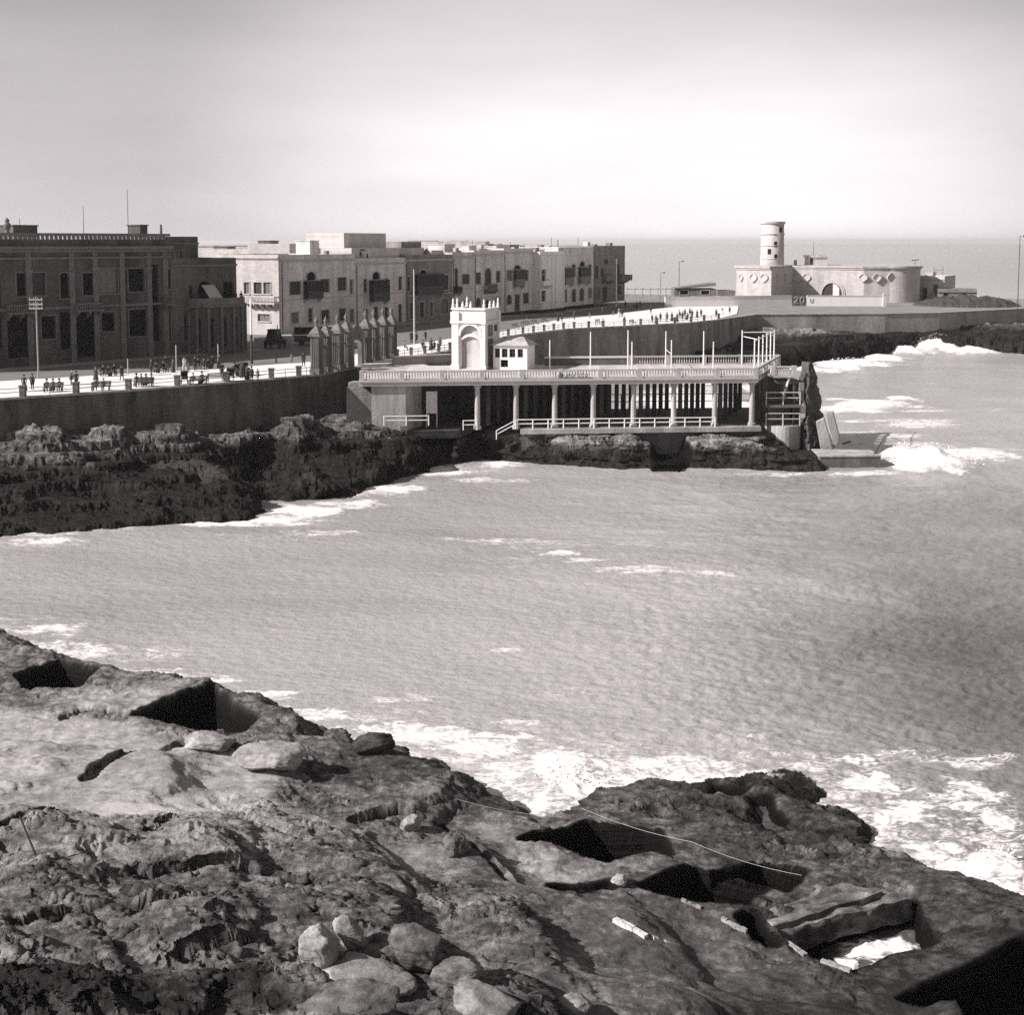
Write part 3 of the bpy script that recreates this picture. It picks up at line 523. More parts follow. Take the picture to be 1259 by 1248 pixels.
def sheet(name, poly, dz, m, kind='structure', thick=0.0):
    me = bpy.data.meshes.new(name); bm = bmesh.new()
    vs = [bm.verts.new((p[0], p[1], 0)) for p in poly]; bm.faces.new(vs)
    for yy in (240, 252, 264, 275):
        bmesh.ops.bisect_plane(bm, geom=bm.verts[:] + bm.edges[:] + bm.faces[:], plane_co=(0, yy, 0), plane_no=(0, 1, 0))
    bmesh.ops.triangulate(bm, faces=bm.faces[:])
    for v in bm.verts: v.co.z = landz(v.co.y) + dz
    bmesh.ops.recalc_face_normals(bm, faces=bm.faces[:])
    if sum(f.normal.z for f in bm.faces) < 0: bmesh.ops.reverse_faces(bm, faces=bm.faces[:])
    if thick:
        r = bmesh.ops.extrude_face_region(bm, geom=bm.faces[:]); 
        for g in r['geom']:
            if isinstance(g, bmesh.types.BMVert): g.co.z -= thick
        bmesh.ops.recalc_face_normals(bm, faces=bm.faces[:])
    bm.to_mesh(me); bm.free(); me.materials.append(m)
    o = bpy.data.objects.new(name, me); C.objects.link(o); o['kind'] = kind; return o
inner = offset(EW, .75)
sheet('ground', inner + [(176, 338), (150, 352), (62, 374), (30, 388), (0, 420), (-60, 700), (-700, 900), (-700, 60), (-90, 60)], 0, ground_m)
# promenade pavement (pale), then road
PROM_IN = [(-170, 482), (0, 470), (100, 464), (200, 458), (300, 452), (395, 445), (440, 436), (490, 427), (556, 417), (618, 408), (649, 401), (720, 390), (780, 383), (828, 378), (862, 376)]
PI = [Pl(u, v) for u, v in PROM_IN]
k_end = 13
pave = inner[:13] + [Pl(906, 386.5), Pl(908, 377)] + PI[::-1]
sheet('promenade', pave, .13, pave_m, thick=.13)
HF0 = Vector(P(-60, 459, 8.5)); HF1 = Vector(P(306, 430, 8.5))
RA = Vector((-37.5, 200.0)); RB = Vector((29.0, 320.0)); rdir = (RB - RA).normalized(); rout = Vector((rdir.y, -rdir.x))
hdir = (HF1 - HF0).normalized(); hout = Vector((hdir.y, -hdir.x))
road = [(a[0], a[1]) for a in PI] + [tuple(RB + rout * 3.2 + rdir * 14), tuple(RA + rout * 3.2), tuple(RA + rout * 3.2 - rdir * 4 - rout * 30), tuple(RA - rdir * 16 - rout * 30), tuple(HF1 + hout * 2.2 + hdir * 1.5), tuple(HF0 + hout * 2.2 - hdir * 30)]
sheet('road', road, .004, road_m)
foot = mat('grey_footway', .30, var=.15, scale=.4)
sheet('pavement', [tuple(HF0 - hdir * 30), tuple(HF0 + hout * 2.1 - hdir * 30), tuple(HF1 + hout * 2.1 + hdir * 1.2), tuple(HF1 + hdir * 1.2)], .14, foot, thick=.14)
sheet('pavement', [tuple(RA - rdir * .4), tuple(RA + rout * 3.1 - rdir * .4), tuple(RB + rout * 3.1 + rdir * 12), tuple(RB + rdir * 12)], .14, foot, thick=.14)

# sea walls: a stone wall with a kerb-like coping
def seawall(i0, i1, label, m, zf, part_label=None):
    t = thing('sea_wall', label, 'sea wall', (EW[i0][0], EW[i0][1], 0))
    lo = MB(); co = MB()
    ox, oy = EW[i0]
    for i in range(i0, i1):
        p = Vector(EW[i]); q = Vector(EW[i + 1]); d = (q - p).normalized(); n = Vector((-d.y, d.x)); za, zb = landz(p.y), landz(q.y)
        c = [p + n * .04, q + n * .04, q + n * .76, p + n * .76]; b0 = p - n * .35; b1 = q - n * .35      # battered face
        vs = [(b0.x, b0.y, zf), (b1.x, b1.y, zf), (c[2].x, c[2].y, zf), (c[3].x, c[3].y, zf)] + [(v.x, v.y, z) for v, z in zip(c, (za - .02, zb - .02, zb - .02, za - .02))]
        lo.add(vs, [(3, 2, 1, 0), (4, 5, 6, 7), (0, 1, 5, 4), (1, 2, 6, 5), (2, 3, 7, 6), (3, 0, 4, 7)])
        cc = [p - n * .10, q - n * .10, q + n * .78, p + n * .78]
        vs = [(v.x, v.y, z) for v, z in zip(cc, (za - .02, zb - .02, zb - .02, za - .02))] + [(v.x, v.y, z) for v, z in zip(cc, (za + .17, zb + .17, zb + .17, za + .17))]
        co.add(vs, [(3, 2, 1, 0), (4, 5, 6, 7), (0, 1, 5, 4), (1, 2, 6, 5), (2, 3, 7, 6), (3, 0, 4, 7)])
    lo.shift(-ox, -oy, 0).build('wall_face', m, t); co.shift(-ox, -oy, 0).build('coping', concrete, t)
    return t
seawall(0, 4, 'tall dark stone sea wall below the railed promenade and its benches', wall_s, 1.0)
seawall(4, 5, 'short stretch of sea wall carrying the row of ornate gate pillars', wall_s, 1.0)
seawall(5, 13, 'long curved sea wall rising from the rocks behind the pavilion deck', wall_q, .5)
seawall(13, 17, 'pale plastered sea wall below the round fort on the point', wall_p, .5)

# ------------------------------------------------------------------ houses
def wall_with_openings(mb, L, H, ops, m=0, rec=.32):
    xs = sorted({0.0, L} | {round(o[0], 3) for o in ops} | {round(o[1], 3) for o in ops}); zs = sorted({0.0, H} | {round(o[2], 3) for o in ops} | {round(o[3], 3) for o in ops})
    for i in range(len(xs) - 1):
        for j in range(len(zs) - 1):
            cx = (xs[i] + xs[i + 1]) / 2; cz = (zs[j] + zs[j + 1]) / 2
            if any(o[0] < cx < o[1] and o[2] < cz < o[3] for o in ops): continue
            mb.quad((xs[i], 0, zs[j]), (xs[i + 1], 0, zs[j]), (xs[i + 1], 0, zs[j + 1]), (xs[i], 0, zs[j + 1]), m)
    for (a, b, c, d, arch) in ops:
        mb.quad((a, 0, c), (a, 0, d), (a, rec, d), (a, rec, c), m); mb.quad((b, 0, d), (b, 0, c), (b, rec, c), (b, rec, d), m)
        mb.quad((a, 0, d), (b, 0, d), (b, rec, d), (a, rec, d), m); mb.quad((b, 0, c), (a, 0, c), (a, rec, c), (b, rec, c), m)
        if arch:                                         # spandrels flush with the wall
            r = (b - a) / 2; mx = (a + b) / 2; n = 6; h = min(r, (d - c) * .6)
            for sgn in (-1, 1):
                pts = [(mx + sgn * r * math.cos(t * math.pi / 2 / n), 0, d - h + h * math.sin(t * math.pi / 2 / n)) for t in range(n + 1)]
                corner = (mx + sgn * r, 0, d)
                for k in range(n):
                    f = [corner, pts[k + 1], pts[k]] if sgn > 0 else [corner, pts[k], pts[k + 1]]
                    mb.add(f, [(0, 1, 2)], m)
                    A, B = pts[k], pts[k + 1]; mb.quad(A, B, (B[0], rec, B[2]), (A[0], rec, A[2]), m)
class House:
    """local frame: x along the front (left to right as seen), y into the building, z up"""
    def __init__(s, name, label, cat, p0, p1, z0, H, depth, m, group=None, h1=None):
        s.p0 = Vector(p0); s.p1 = Vector(p1); s.z0 = z0; s.H = H; s.D = depth; s.m = m; s.L = (s.p1 - s.p0).length; d = (s.p1 - s.p0) / s.L; s.d = d
        s.t = thing(name, label, cat, (s.p0.x, s.p0.y, z0), math.atan2(d.y, d.x), group); s.ops = []; s.win = []
        s.parapet = .9
    def px(s, u, v, off=0.0):                             # pixel -> (x, z) on the front
        a, b, c = ray(u, v); n = Vector((-s.d.y, s.d.x)); o = s.p0 + n * off
        k = (o.x * n.x + o.y * n.y) / (a * n.x + b * n.y); q = Vector((a * k, b * k))
        return (q - o).dot(s.d), CAMZ + c * k - s.z0
    def rect(s, u0, u1, v0, v1):
        um = (u0 + u1) / 2; a = s.px(u0, (v0 + v1) / 2)[0]; b = s.px(u1, (v0 + v1) / 2)[0]; d = s.px(um, v0)[1]; c = s.px(um, v1)[1]
        return max(a, .1), min(b, s.L - .1), max(c, .02), min(d, s.H - .4)
    def window(s, u0, u1, v0, v1, style='shutter', arch=False, trim=True, sill=True):
        s.open(*s.rect(u0, u1, v0, v1), style, arch, trim, sill)
    def open(s, a, b, c, d, style='shutter', arch=False, trim=True, sill=True):
        if b - a < .25: b = a + .3
        s.ops.append((a, b, c, d, arch)); s.win.append((a, b, c, d, style, arch, trim, sill))
    def finish(s, roof=True, cornice=True, course=None, trim=trim_l):
        L, H, D = s.L, s.H, s.D; w = MB(); wall_with_openings(w, L, H, s.ops)
        w.quad((L, 0, 0), (L, D, 0), (L, D, H), (L, 0, H)); w.quad((L, D, 0), (0, D, 0), (0, D, H), (L, D, H)); w.quad((0, D, 0), (0, 0, 0), (0, 0, H), (0, D, H))
        pt = .35; zr = H - s.parapet
        w.quad((0, 0, H), (L, 0, H), (L - pt, pt, H), (pt, pt, H)); w.quad((L, 0, H), (L, D, H), (L - pt, D - pt, H), (L - pt, pt, H)); w.quad((L, D, H), (0, D, H), (pt, D - pt, H), (L - pt, D - pt, H)); w.quad((0, D, H), (0, 0, H), (pt, pt, H), (pt, D - pt, H))
        w.quad((L - pt, pt, zr), (pt, pt, zr), (pt, pt, H), (L - pt, pt, H)); w.quad((L - pt, D - pt, zr), (L - pt, pt, zr), (L - pt, pt, H), (L - pt, D - pt, H)); w.quad((pt, D - pt, zr), (L - pt, D - pt, zr), (L - pt, D - pt, H), (pt, D - pt, H)); w.quad((pt, pt, zr), (pt, D - pt, zr), (pt, D - pt, H), (pt, pt, H))
        s.wall = w.build('wall', s.m, s.t)
        r = MB(); r.quad((pt, pt, zr), (L - pt, pt, zr), (L - pt, D - pt, zr), (pt, D - pt, zr)); s.roof = r.build('roof', roof_m, s.t)
        if cornice:
            c = MB(); zc = H - s.parapet - .1; c.box(-.02, L + .02, -.28, -.004, zc, zc + .16); c.box(-.02, L + .02, -.16, -.003, zc - .14, zc - .003); c.build('cornice', trim, s.t)
        if course:
            for z in course:
                c = MB(); c.box(.01, L - .01, -.10, -.003, z, z + .2); c.build('string_course', trim, s.t)
        for (a, b, c0, d, style, arch, trm, sill) in s.win:
            f = MB(); e = .09; y0, y1 = .20, .26
            f.box(a, a + e, y0, y1, c0, d); f.box(b - e, b, y0, y1, c0, d); f.box(a + e, b - e, y0, y1, d - e, d); f.box(a + e, b - e, y0, y1, c0, c0 + e)
            mx = (a + b) / 2
            if style in ('glass', 'pale'): f.box(mx - .03, mx + .03, y0 + .005, y1 - .005, c0 + e, d - e); zz = c0 + (d - c0) * .62; f.box(a + e, mx - .03, y0 + .005, y1 - .005, zz - .03, zz + .03); f.box(mx + .03, b - e, y0 + .005, y1 - .005, zz - .03, zz + .03)
            fo = f.build('door' if style == 'door' else 'window', {'glass': wood_d, 'shutter': shut_d, 'grey': shut_m, 'pale': wood_p, 'door': wood_d, 'hole': wood_d}[style], s.t)
            g = MB()
            if style in ('shutter', 'grey', 'door'):
                n = max(4, int((d - c0) / .22)) if style != 'door' else 3
                g.box(a + e, mx - .02, .235, .255, c0 + e, d - e); g.box(mx + .02, b - e, .235, .255, c0 + e, d - e)
                for k in range(n):
                    z = c0 + e + (d - c0 - 2 * e) * (k + .15) / n; h = (d - c0 - 2 * e) / n * .7
                    g.box(a + e + .06, mx - .06, .215, .235, z, z + h); g.box(mx + .06, b - e - .06, .215, .235, z, z + h)
                g.build('leaf' if style == 'door' else 'shutter', {'shutter': shut_d, 'grey': shut_m, 'door': wood_d}[style], fo)
            else:
                g.quad((a + e, .25, c0 + e), (b - e, .25, c0 + e), (b - e, .25, d - e), (a + e, .25, d - e)); g.build('pane', hollow if style == 'hole' else glass, fo)
            if trm:
                tr = MB(); t = .16
                tr.box(a - t, a - .003, -.06, -.004, c0, d + (0 if arch else t)); tr.box(b + .003, b + t, -.06, -.004, c0, d + (0 if arch else t))
                if not arch: tr.box(a - .003, b + .003, -.06, -.004, d + .003, d + t)
                else:
                    r_ = (b - a) / 2; n = 8; h = min(r_, (d - c0) * .6)
                    for k in range(n):
                        a0 = math.pi * k / n; a1 = math.pi * (k + 1) / n; q = []
                        for yy in (-.06, -.004):
                            for (aa, rr) in ((a0, 0), (a1, 0), (a1, t), (a0, t)): q.append((mx + (r_ + .003 + rr) * math.cos(aa), yy, d - h + (h + .003 + rr) * math.sin(aa)))
                        tr.add(q, [(0, 3, 2, 1), (4, 5, 6, 7), (0, 1, 5, 4), (2, 3, 7, 6), (1, 2, 6, 5), (3, 0, 4, 7)])
                tr.build('surround', trim, fo)
            if sill and style != 'door':
                sl = MB(); sl.box(a - .2, b + .2, -.16, -.004, c0 - .16, c0 - .004); sl.build('sill', trim, fo)
        return s
    def gallery(s, u0, u1, v0, v1, m=shut_d, out=1.0, arch=None):
        """closed timber balcony on stone brackets"""
        a, b, c, d = s.rect(u0, u1, v0, v1); g = MB(); hb = (d - c) * .42
        g.box(a, b, -out, -.004, c, c + hb); g.box(a - .08, b + .08, -out - .08, -.005, d - .14, d)
        n = max(3, int((b - a) / .6)); zt = d - .14
        for k in range(n + 1):
            x = a + .05 + (b - a - .1) * k / n; g.box(x - .05, x + .05, -out, -out + .1, c + hb, zt)
        g.box(a, a + .1, -.3, -.004, c + hb, zt); g.box(b - .1, b, -.3, -.004, c + hb, zt)
        o = g.build('enclosed_balcony', m, s.t)
        p = MB(); p.box(a + .06, b - .06, -out + .05, -.02, c + hb, zt - .003); p.build('pane', glass, o)
        for x in np.linspace(a + .25, b - .25, 2):
            k = MB(); k.prism([(x - .12, -.004), (x + .12, -.004), (x + .12, -out * .85), (x - .12, -out * .85)], 0, 0, z0s=[c - .75, c - .75, c - .2, c - .2], z1s=[c - .003] * 4); k.build('bracket', trim_l, o)
        if arch:
            s.window(*arch, 'hole', True, True, False)
    def stone_balcony(s, u0, u1, v0, v1, m=None, out=1.1, solid=False):
        a, b, c, d = s.rect(u0, u1, v0, v1); m = m or trim_l; g = MB(); g.box(a - .1, b + .1, -out - .1, -.004, c, c + .22)
        o = g.build('balcony', m, s.t); r = MB()
        r.box(a, b, -out, -out + .18, d - .16, d); r.box(a, a + .18, -out + .181, -.004, d - .16, d); r.box(b - .18, b, -out + .181, -.004, d - .16, d)
        if solid: r.box(a + .02, b - .02, -out + .03, -out + .15, c + .221, d - .161); r.box(a + .02, a + .15, -out + .16, -.01, c + .221, d - .161); r.box(b - .15, b - .02, -out + .16, -.01, c + .221, d - .161)
        else:
            for k in range(int((b - a) / .3) + 1): x = a + .09 + k * .3; r.cyl(min(x, b - .09), -out + .09, c + .221, d - .161, .07, n=6)
            for k in range(1, int(out / .3)): r.cyl(a + .09, -out + .09 + k * .3, c + .221, d - .161, .07, n=6); r.cyl(b - .09, -out + .09 + k * .3, c + .221, d - .161, .07, n=6)
        r.build('parapet', m, o)
        n = max(2, int((b - a) / 1.2) + 1)
        for x in np.linspace(a + .2, b - .2, n):
            kx = MB(); kx.prism([(x - .14, -.004), (x + .14, -.004), (x + .14, -out), (x - .14, -out)], 0, 0, z0s=[c - .8, c - .8, c - .22, c - .22], z1s=[c - .003] * 4); kx.build('bracket', m, o)
    def rooftop(s, x0, x1, y0, y1, h, m=None, name='roof_room'):
        z = s.H - s.parapet + .003; b = MB(); b.box(x0, x1, y0, y1, z, z + h); b.box(x0 - .12, x1 + .12, y0 - .12, y1 + .12, z + h + .003, z + h + .16); return b.build(name, m or s.m, s.t)

def rowpt(u):                                             # where the line of sight u meets the front line of the row
    sl = (u - CU) / FOC; n = Vector((-rdir.y, rdir.x)); k = RA.dot(n) / (sl * n.x + n.y); return Vector((sl * k, k))
def rowz(u, v):
    return zat(v, rowpt(u).y)
def row_house(label, u0, u1, vtop, m, depth=13, name='terraced_house', off=0.0):
    p0 = rowpt(u0) - rout * off; p1 = rowpt(u1) - rout * off; um = (u0 + u1) / 2
    return House(name, label, 'house', p0 + rdir * .01, p1 - rdir * .01, 8.5, rowz(um, vtop) - 8.5, depth, m, 'terraced houses along the seafront road')

# 1 corner house: long shaded front u345-437, sunny gable u295-345
h = row_house('corner house with a sunlit side wall, its stone balcony hanging over the side street', 345, 437, 312.5, stone_m, 15)
H1 = h.H
h.window(356, 370, 346, 362, 'shutter', sill=True); h.window(394, 405, 343, 359, 'shutter'); h.window(415, 426, 341, 357, 'shutter'); h.window(430, 434, 344, 361, 'grey')
h.window(358, 367, 384, 397, 'grey'); h.window(379, 384, 379, 396, 'shutter'); h.window(395, 405, 381, 397, 'shutter'); h.window(417, 425, 379, 394, 'shutter'); h.window(430, 435, 380, 396, 'grey')
h.gallery(373, 392, 345, 367, arch=(377, 388, 334, 344.5))
h.finish(course=[h.px(400, 366)[1] - .1]); h.rooftop(11.5, 14.0, 3, 6, 3.1)
# its sunny gable, built as a second front on the same thing
n2 = Vector((rdir.x, rdir.y)); pL = RA - rout * 15
corner = rowpt(345)
g0 = corner - rout * 15; hs = House('side', '', '', g0, corner, 8.5, H1 + .0, .4, stone_g); gl = hs
for nm in ('label', 'category'): del gl.t[nm]
gl.t.name = 'side_front'
gl.p0 -= rdir * .42; gl.p1 -= rdir * .42; gl.t.location = (gl.p0.x, gl.p0.y, 8.5); gl.D = .41
gl.parapet = .5
gl.window(312, 322, 347, 361, 'shutter'); gl.window(324, 333, 347, 361, 'grey'); gl.window(317, 332, 386, 395, 'grey'); gl.window(300, 307, 347, 361, 'grey'); 
gl.stone_balcony(308, 343, 364, 373.5, stone_g)
gl.finish(cornice=True, trim=stone_g)
# merge gable pieces one level up: they are parts of the corner house
_inv = Matrix.LocRotScale(h.t.location, h.t.rotation_euler, None).inverted() @ Matrix.LocRotScale(gl.t.location, gl.t.rotation_euler, None)
for ch in list(gl.t.children):
    ch.parent = h.t; ch.matrix_basis = _inv
bpy.data.objects.remove(gl.t)

# 2
h = row_house('grey house with a black closed balcony and a pale stepped roof storey', 437, 499, 317, stone_m, 14)
h.window(447, 451, 343, 360, 'shutter'); h.window(490, 494, 340, 356, 'shutter'); h.window(474, 477, 342, 358, 'grey')
h.window(448, 452, 380, 394, 'grey'); h.window(460, 464.5, 377, 394, 'door', sill=False); h.window(473, 477, 378, 394, 'shutter'); h.window(490, 494, 374, 396, 'door', sill=False)
h.gallery(454, 474, 344, 370, arch=(458, 467, 334, 343.5)); h.finish(course=[h.px(485, 360)[1] - .1])
z = h.H - h.parapet + .003
b = MB(); b.box(.6, h.L - .4, 1.2, 8, z, z + 2.7); b.box(2.2, h.L - .6, 4, 12.5, z + 2.703, z + 5.4); b.build('roof_storey', stone_l, h.t)
b = MB(); b.box(3, 3.6, 1.15, 1.197, z + 1.2, z + 2.0); b.box(5.0, 5.6, 1.15, 1.197, z + .9, z + 1.7); b.box(3.2, 4.6, 1.13, 1.196, z + 2.2, z + 2.45); b.build('roof_window', shut_d, h.t)
# 3
h = row_house('dark house with one very long closed balcony along its upper floor', 499, 556, 313, stone_d, 14)
h.window(500.5, 504, 340, 358, 'shutter'); h.window(545, 551, 338, 356, 'shutter'); h.window(504, 507, 372, 392, 'shutter'); h.window(516, 521, 371, 390, 'door', sill=False); h.window(528, 532, 371, 389, 'grey'); h.window(541, 551, 366, 386, 'grey', True)
h.gallery(508, 541, 337, 362, arch=(516, 524, 331.5, 336.8)); h.finish(course=[h.px(548, 361)[1]])
z = h.H - h.parapet + .003; b = MB(); b.box(1.5, 12.5, 4, 10, z, z + 2.2); b.box(12.8, 17.2, 2.5, 8, z, z + 1.7); b.build('roof_room', stone_l, h.t); b = MB(); b.box(6, 13, 5, 9, z + 2.203, z + 3.4); b.build('water_tank', stone_d, h.t)
# 4
h = row_house('narrow grey house with a dark pier and one wide shuttered upper window', 556, 583, 310, stone_m, 14)
h.window(559, 563, 330, 352, 'shutter'); h.window(568, 577, 337, 349, 'shutter'); h.window(560, 566, 372, 386, 'grey'); h.window(571, 577, 370, 384, 'shutter')
h.gallery(553.5 + 4, 563.5, 352, 360, shut_d); h.finish(course=[h.px(570, 355)[1]]); h.rooftop(2, 6, 3, 7, 2.4); h.rooftop(7, 9, 4, 6, 1.6, stone_d)
# 5
h = row_house('grey house with three arched openings round a small central balcony', 583, 619.5, 307.5, stone_m, 14)
h.window(585, 591, 335, 349, 'shutter'); h.window(610, 615, 333, 347, 'shutter'); h.window(585, 591, 366, 377, 'shutter', True); h.window(597, 601, 368, 378, 'door', True, sill=False); h.window(609, 615, 364, 376, 'shutter', True)
h.window(596, 604, 329.5, 350, 'shutter', True, sill=False); h.stone_balcony(595, 608, 349, 357, shut_m, .9)
h.finish(course=[h.px(600, 358)[1]]); h.rooftop(3, 6, 3, 7, 1.7); h.rooftop(9, 12, 4, 6, 1.1, stone_l)
# 6
h = row_house('grey house with arched lower windows, directly left of the white house', 619.5, 656, 305, stone_m, 14)
h.window(623, 630, 332, 345, 'grey'); h.window(643, 649.5, 332, 345, 'shutter'); h.window(623, 629, 362, 374, 'shutter', True); h.window(633, 639, 362, 385, 'door', sill=False); h.window(643, 650, 360, 373, 'shutter')
h.gallery(631, 641.5, 331, 352, shut_m, .9, arch=(632.5, 640, 326, 330.5)); h.finish(); h.rooftop(2, 7, 3, 8, 1.2); h.rooftop(10, 14, 4, 8, 1.5, stone_d)
# 7 white house, a step forward, sunlit side
h = row_house('white painted house with a pilastered front and a bracketed balcony', 656, 686, 309, stone_w, 14, off=-1.6)
h.window(661, 671, 331, 347, 'pale'); h.window(662, 671, 357, 371, 'pale'); h.stone_balcony(657.5, 675.5, 345, 351, stone_w, .9, True)
h.finish(course=[h.px(670, 322)[1], h.px(670, 371.5)[1]], trim=stone_w)
p_ = MB()
for x in (.05, .47 * h.L, .62 * h.L, h.L - .55): p_.box(x, x + .5, -.14, -.006, .02, h.H - 1.25)
p_.build('pilaster', stone_w, h.t); h.rooftop(3, 8, 3, 8, 1.2); 
# white side wall, sunlit, has the same finish
# 8
h = row_house('brown house with two closed balconies side by side and arched doors', 686, 729.5, 303.5, stone_m, 14)
h.window(703, 707.5, 325, 340, 'shutter'); h.window(723.5, 727, 325, 339, 'shutter'); h.window(703, 708, 355, 371, 'shutter', True); h.window(712.5, 718, 354, 370, 'door', True, sill=False); h.window(723, 727.5, 353, 366, 'grey', True); h.window(694, 697, 356, 371, 'grey')
h.gallery(691, 701.5, 329, 350, shut_m); h.gallery(710.5, 722, 328, 348, shut_m, arch=(713, 719, 321, 327.5)); h.finish(cornice=False)
# 9
h = row_house('dark end house with two stone balconies, last of the seafront row', 729.5, 768, 302, stone_d, 14)
h.window(739, 742, 330, 339, 'shutter', sill=False); h.window(758, 761.5, 325, 340, 'shutter', sill=False); h.window(732, 735, 327, 342, 'shutter'); h.window(741, 746, 353, 372, 'door', sill=False); h.window(759, 763.5, 352, 361, 'shutter'); h.window(732, 737, 354, 366, 'grey'); h.window(743, 747, 319, 324, 'shutter')
h.stone_balcony(740, 750.5, 338, 345, shut_m, 1.2, True); h.stone_balcony(758, 766.8, 338.5, 345, trim_d, 1.5, True)
h.finish(cornice=False, trim=trim_d)
# balcony round the far corner
b = MB(); b.box(h.L + .004, h.L + 1.7, -1.4, 4, h.px(760, 345)[1], h.px(760, 338)[1]); b.build('corner_balcony', trim_d, h.t)

for hh_ in [o for o in bpy.data.objects if o.get('category') == 'house' and o.get('group', '').startswith('terraced')]:
    wl = [c for c in hh_.children if c.name.startswith('wall')][0]; co_ = [v.co for v in wl.data.vertices]; Lw = max(c.x for c in co_); Hw = max(c.z for c in co_); rq = random.Random(int(Lw * 1000))
    for k in range(rq.randint(2, 4)):
        x = rq.uniform(.8, Lw - 1.2); y = rq.uniform(.6, 9); b = MB(); sz = rq.uniform(.35, .8); b.box(x - sz, x + sz, y, y + sz * 1.6, Hw - .88, Hw + rq.uniform(.1, 1.0)); b.build('chimney' if sz < .5 else 'water_tank', rq.choice([stone_m, stone_d, stone_l]), hh_)
    b = MB(); x = rq.uniform(1, Lw - 1); b.cyl(x, 5, Hw - .88, Hw + rq.uniform(1.2, 2.6), .05, n=5); b.build('roof_pole', iron, hh_)
    b = MB(); b.cyl(.35, -.12, .1, Hw - 1.3, .07, n=6); b.build('drain_pipe', shut_m, hh_)
# houses further back whose roofs show over the row
rnd = random.Random(3)
for i, (u, v, y, wd, hh, lab) in enumerate([(262, 304, 262, 15, 9, 'low grey house in the far town, beside the hotel roof'), (278, 306, 250, 10, 8, 'small pale house in the far town, just right of the hotel'), (306, 303.5, 285, 12, 8, 'far house with a pale gable behind the sunlit corner house'), (330, 299.5, 240, 8.5, 12, 'square grey far house rising over the corner house roof'),
        (352, 304, 270, 12, 9, 'far brown house behind the corner house, left of a domed roof'), (378, 303.5, 290, 16, 9, 'far house with a low dome behind the corner house roof'), (408, 304, 300, 14, 8, 'long low far house behind the corner house chimney'), (540, 296.5, 320, 24, 9, 'long dark far house behind the house with the long balcony'), (575, 299.5, 330, 16, 9, 'far house with a rooftop room behind the narrow grey house'), (606, 302, 345, 15, 9, 'far grey house behind the house with three arches'), (640, 303, 350, 13, 9, 'far pale house peeping over the roof left of the white house')]):
    p = PD(u, v, y); z = 8.5
    hh = House('distant_house', lab, 'house', (p.x - wd / 2, y + 1), (p.x + wd / 2, y - 1), z, p.z - z, 10, stone_m if i % 3 else stone_l, 'houses of the town behind the seafront')
    for k in range(3): hh.open(1.2 + k * wd * .3, 2.2 + k * wd * .3, hh.H - 3.8, hh.H - 1.9, 'shutter', False, False, False)
    hh.finish(cornice=False)
    if i == 5:
        d = MB(); d.lathe(wd * .45, 4, [(3.0 * math.cos(t), hh.H - .9 + 2.4 * math.sin(t)) for t in np.linspace(0, 1.5, 7)], 14); d.build('dome', stone_l, hh.t, True)
    else: hh.rooftop(wd * .15, wd * .45, 2, 6, rnd.uniform(.9, 1.7), stone_d if i % 2 else stone_l)

# ------------------------------------------------------------------ hotel on the left
def hpt(u):
    sl = (u - CU) / FOC; n = Vector((-hdir.y, hdir.x)); k = HF0.dot(n) / (sl * n.x + n.y); return Vector((sl * k, k))
p0 = hpt(-70); p1 = hpt(211)
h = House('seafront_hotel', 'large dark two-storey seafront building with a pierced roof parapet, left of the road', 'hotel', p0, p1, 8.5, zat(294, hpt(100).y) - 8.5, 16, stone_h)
h.parapet = 1.6
def W(x0, x1, y0, y1, st='glass', arch=False, trim=True, sill=True): h.window(x0 / 3.815, x1 / 3.815, 220 + y0 / 3.815, 220 + y1 / 3.815, st, arch, trim, sill)
W(-150, -100, 440, 545); W(-60, 8, 450, 800, 'hole', False, False, False)
W(78, 122, 440, 550, 'hole'); W(152, 212, 440, 545, 'shutter'); W(282, 324, 438, 560, 'hole', True); W(388, 440, 440, 545, 'hole'); W(458, 552, 420, 538, 'grey'); W(602, 678, 420, 528, 'hole'); W(782, 842, 418, 515, 'hole')
W(36, 148, 640, 840, 'hole', False, False, False); W(195, 262, 642, 750, 'hole'); W(282, 334, 622, 800, 'hole', False, False, False); W(356, 458, 622, 838, 'hole', False, False, False); W(476, 538, 625, 714, 'hole'); W(606, 688, 612, 738, 'hole'); W(768, 800, 612, 760, 'hole')
h.stone_balcony(26 / 3.815, 156 / 3.815, 220 + 588 / 3.815, 220 + 632 / 3.815, trim_d, .9); h.stone_balcony(348 / 3.815, 466 / 3.815, 220 + 580 / 3.815, 220 + 620 / 3.815, trim_d, .9); h.stone_balcony(762 / 3.815, 850 / 3.815, 220 + 545 / 3.815, 220 + 590 / 3.815, trim_d, .8)
W(566, 590, 400, 770, 'hole', False, False, False); W(712, 746, 400, 760, 'hole', False, False, False)  # black openings paint the shade of recesses between the projecting bays
h.finish(cornice=False, trim=trim_d)
L, H = h.L, h.H
zc = h.px(100, 306)[1]
c = MB(); c.box(-.02, L + .1, -.75, -.004, zc, zc + .35); c.box(-.02, L + .06, -.45, -.003, zc - .4, zc - .003); c.build('cornice', trim_d, h.t)
c = MB(); zz = h.px(100, 318)[1]; c.box(0, L, -.3, -.002, zz, zz + .25); zz = h.px(110, 378)[1]; c.box(0, L, -.22, -.002, zz, zz + .3); c.build('string_course', trim_d, h.t)
c = MB()
for k in range(int(L / .75)): c.box(.2 + k * .75, .46 + k * .75, -.5, -.452, zc - .32, zc - .02)
c.build('dentils', trim_d, h.t)
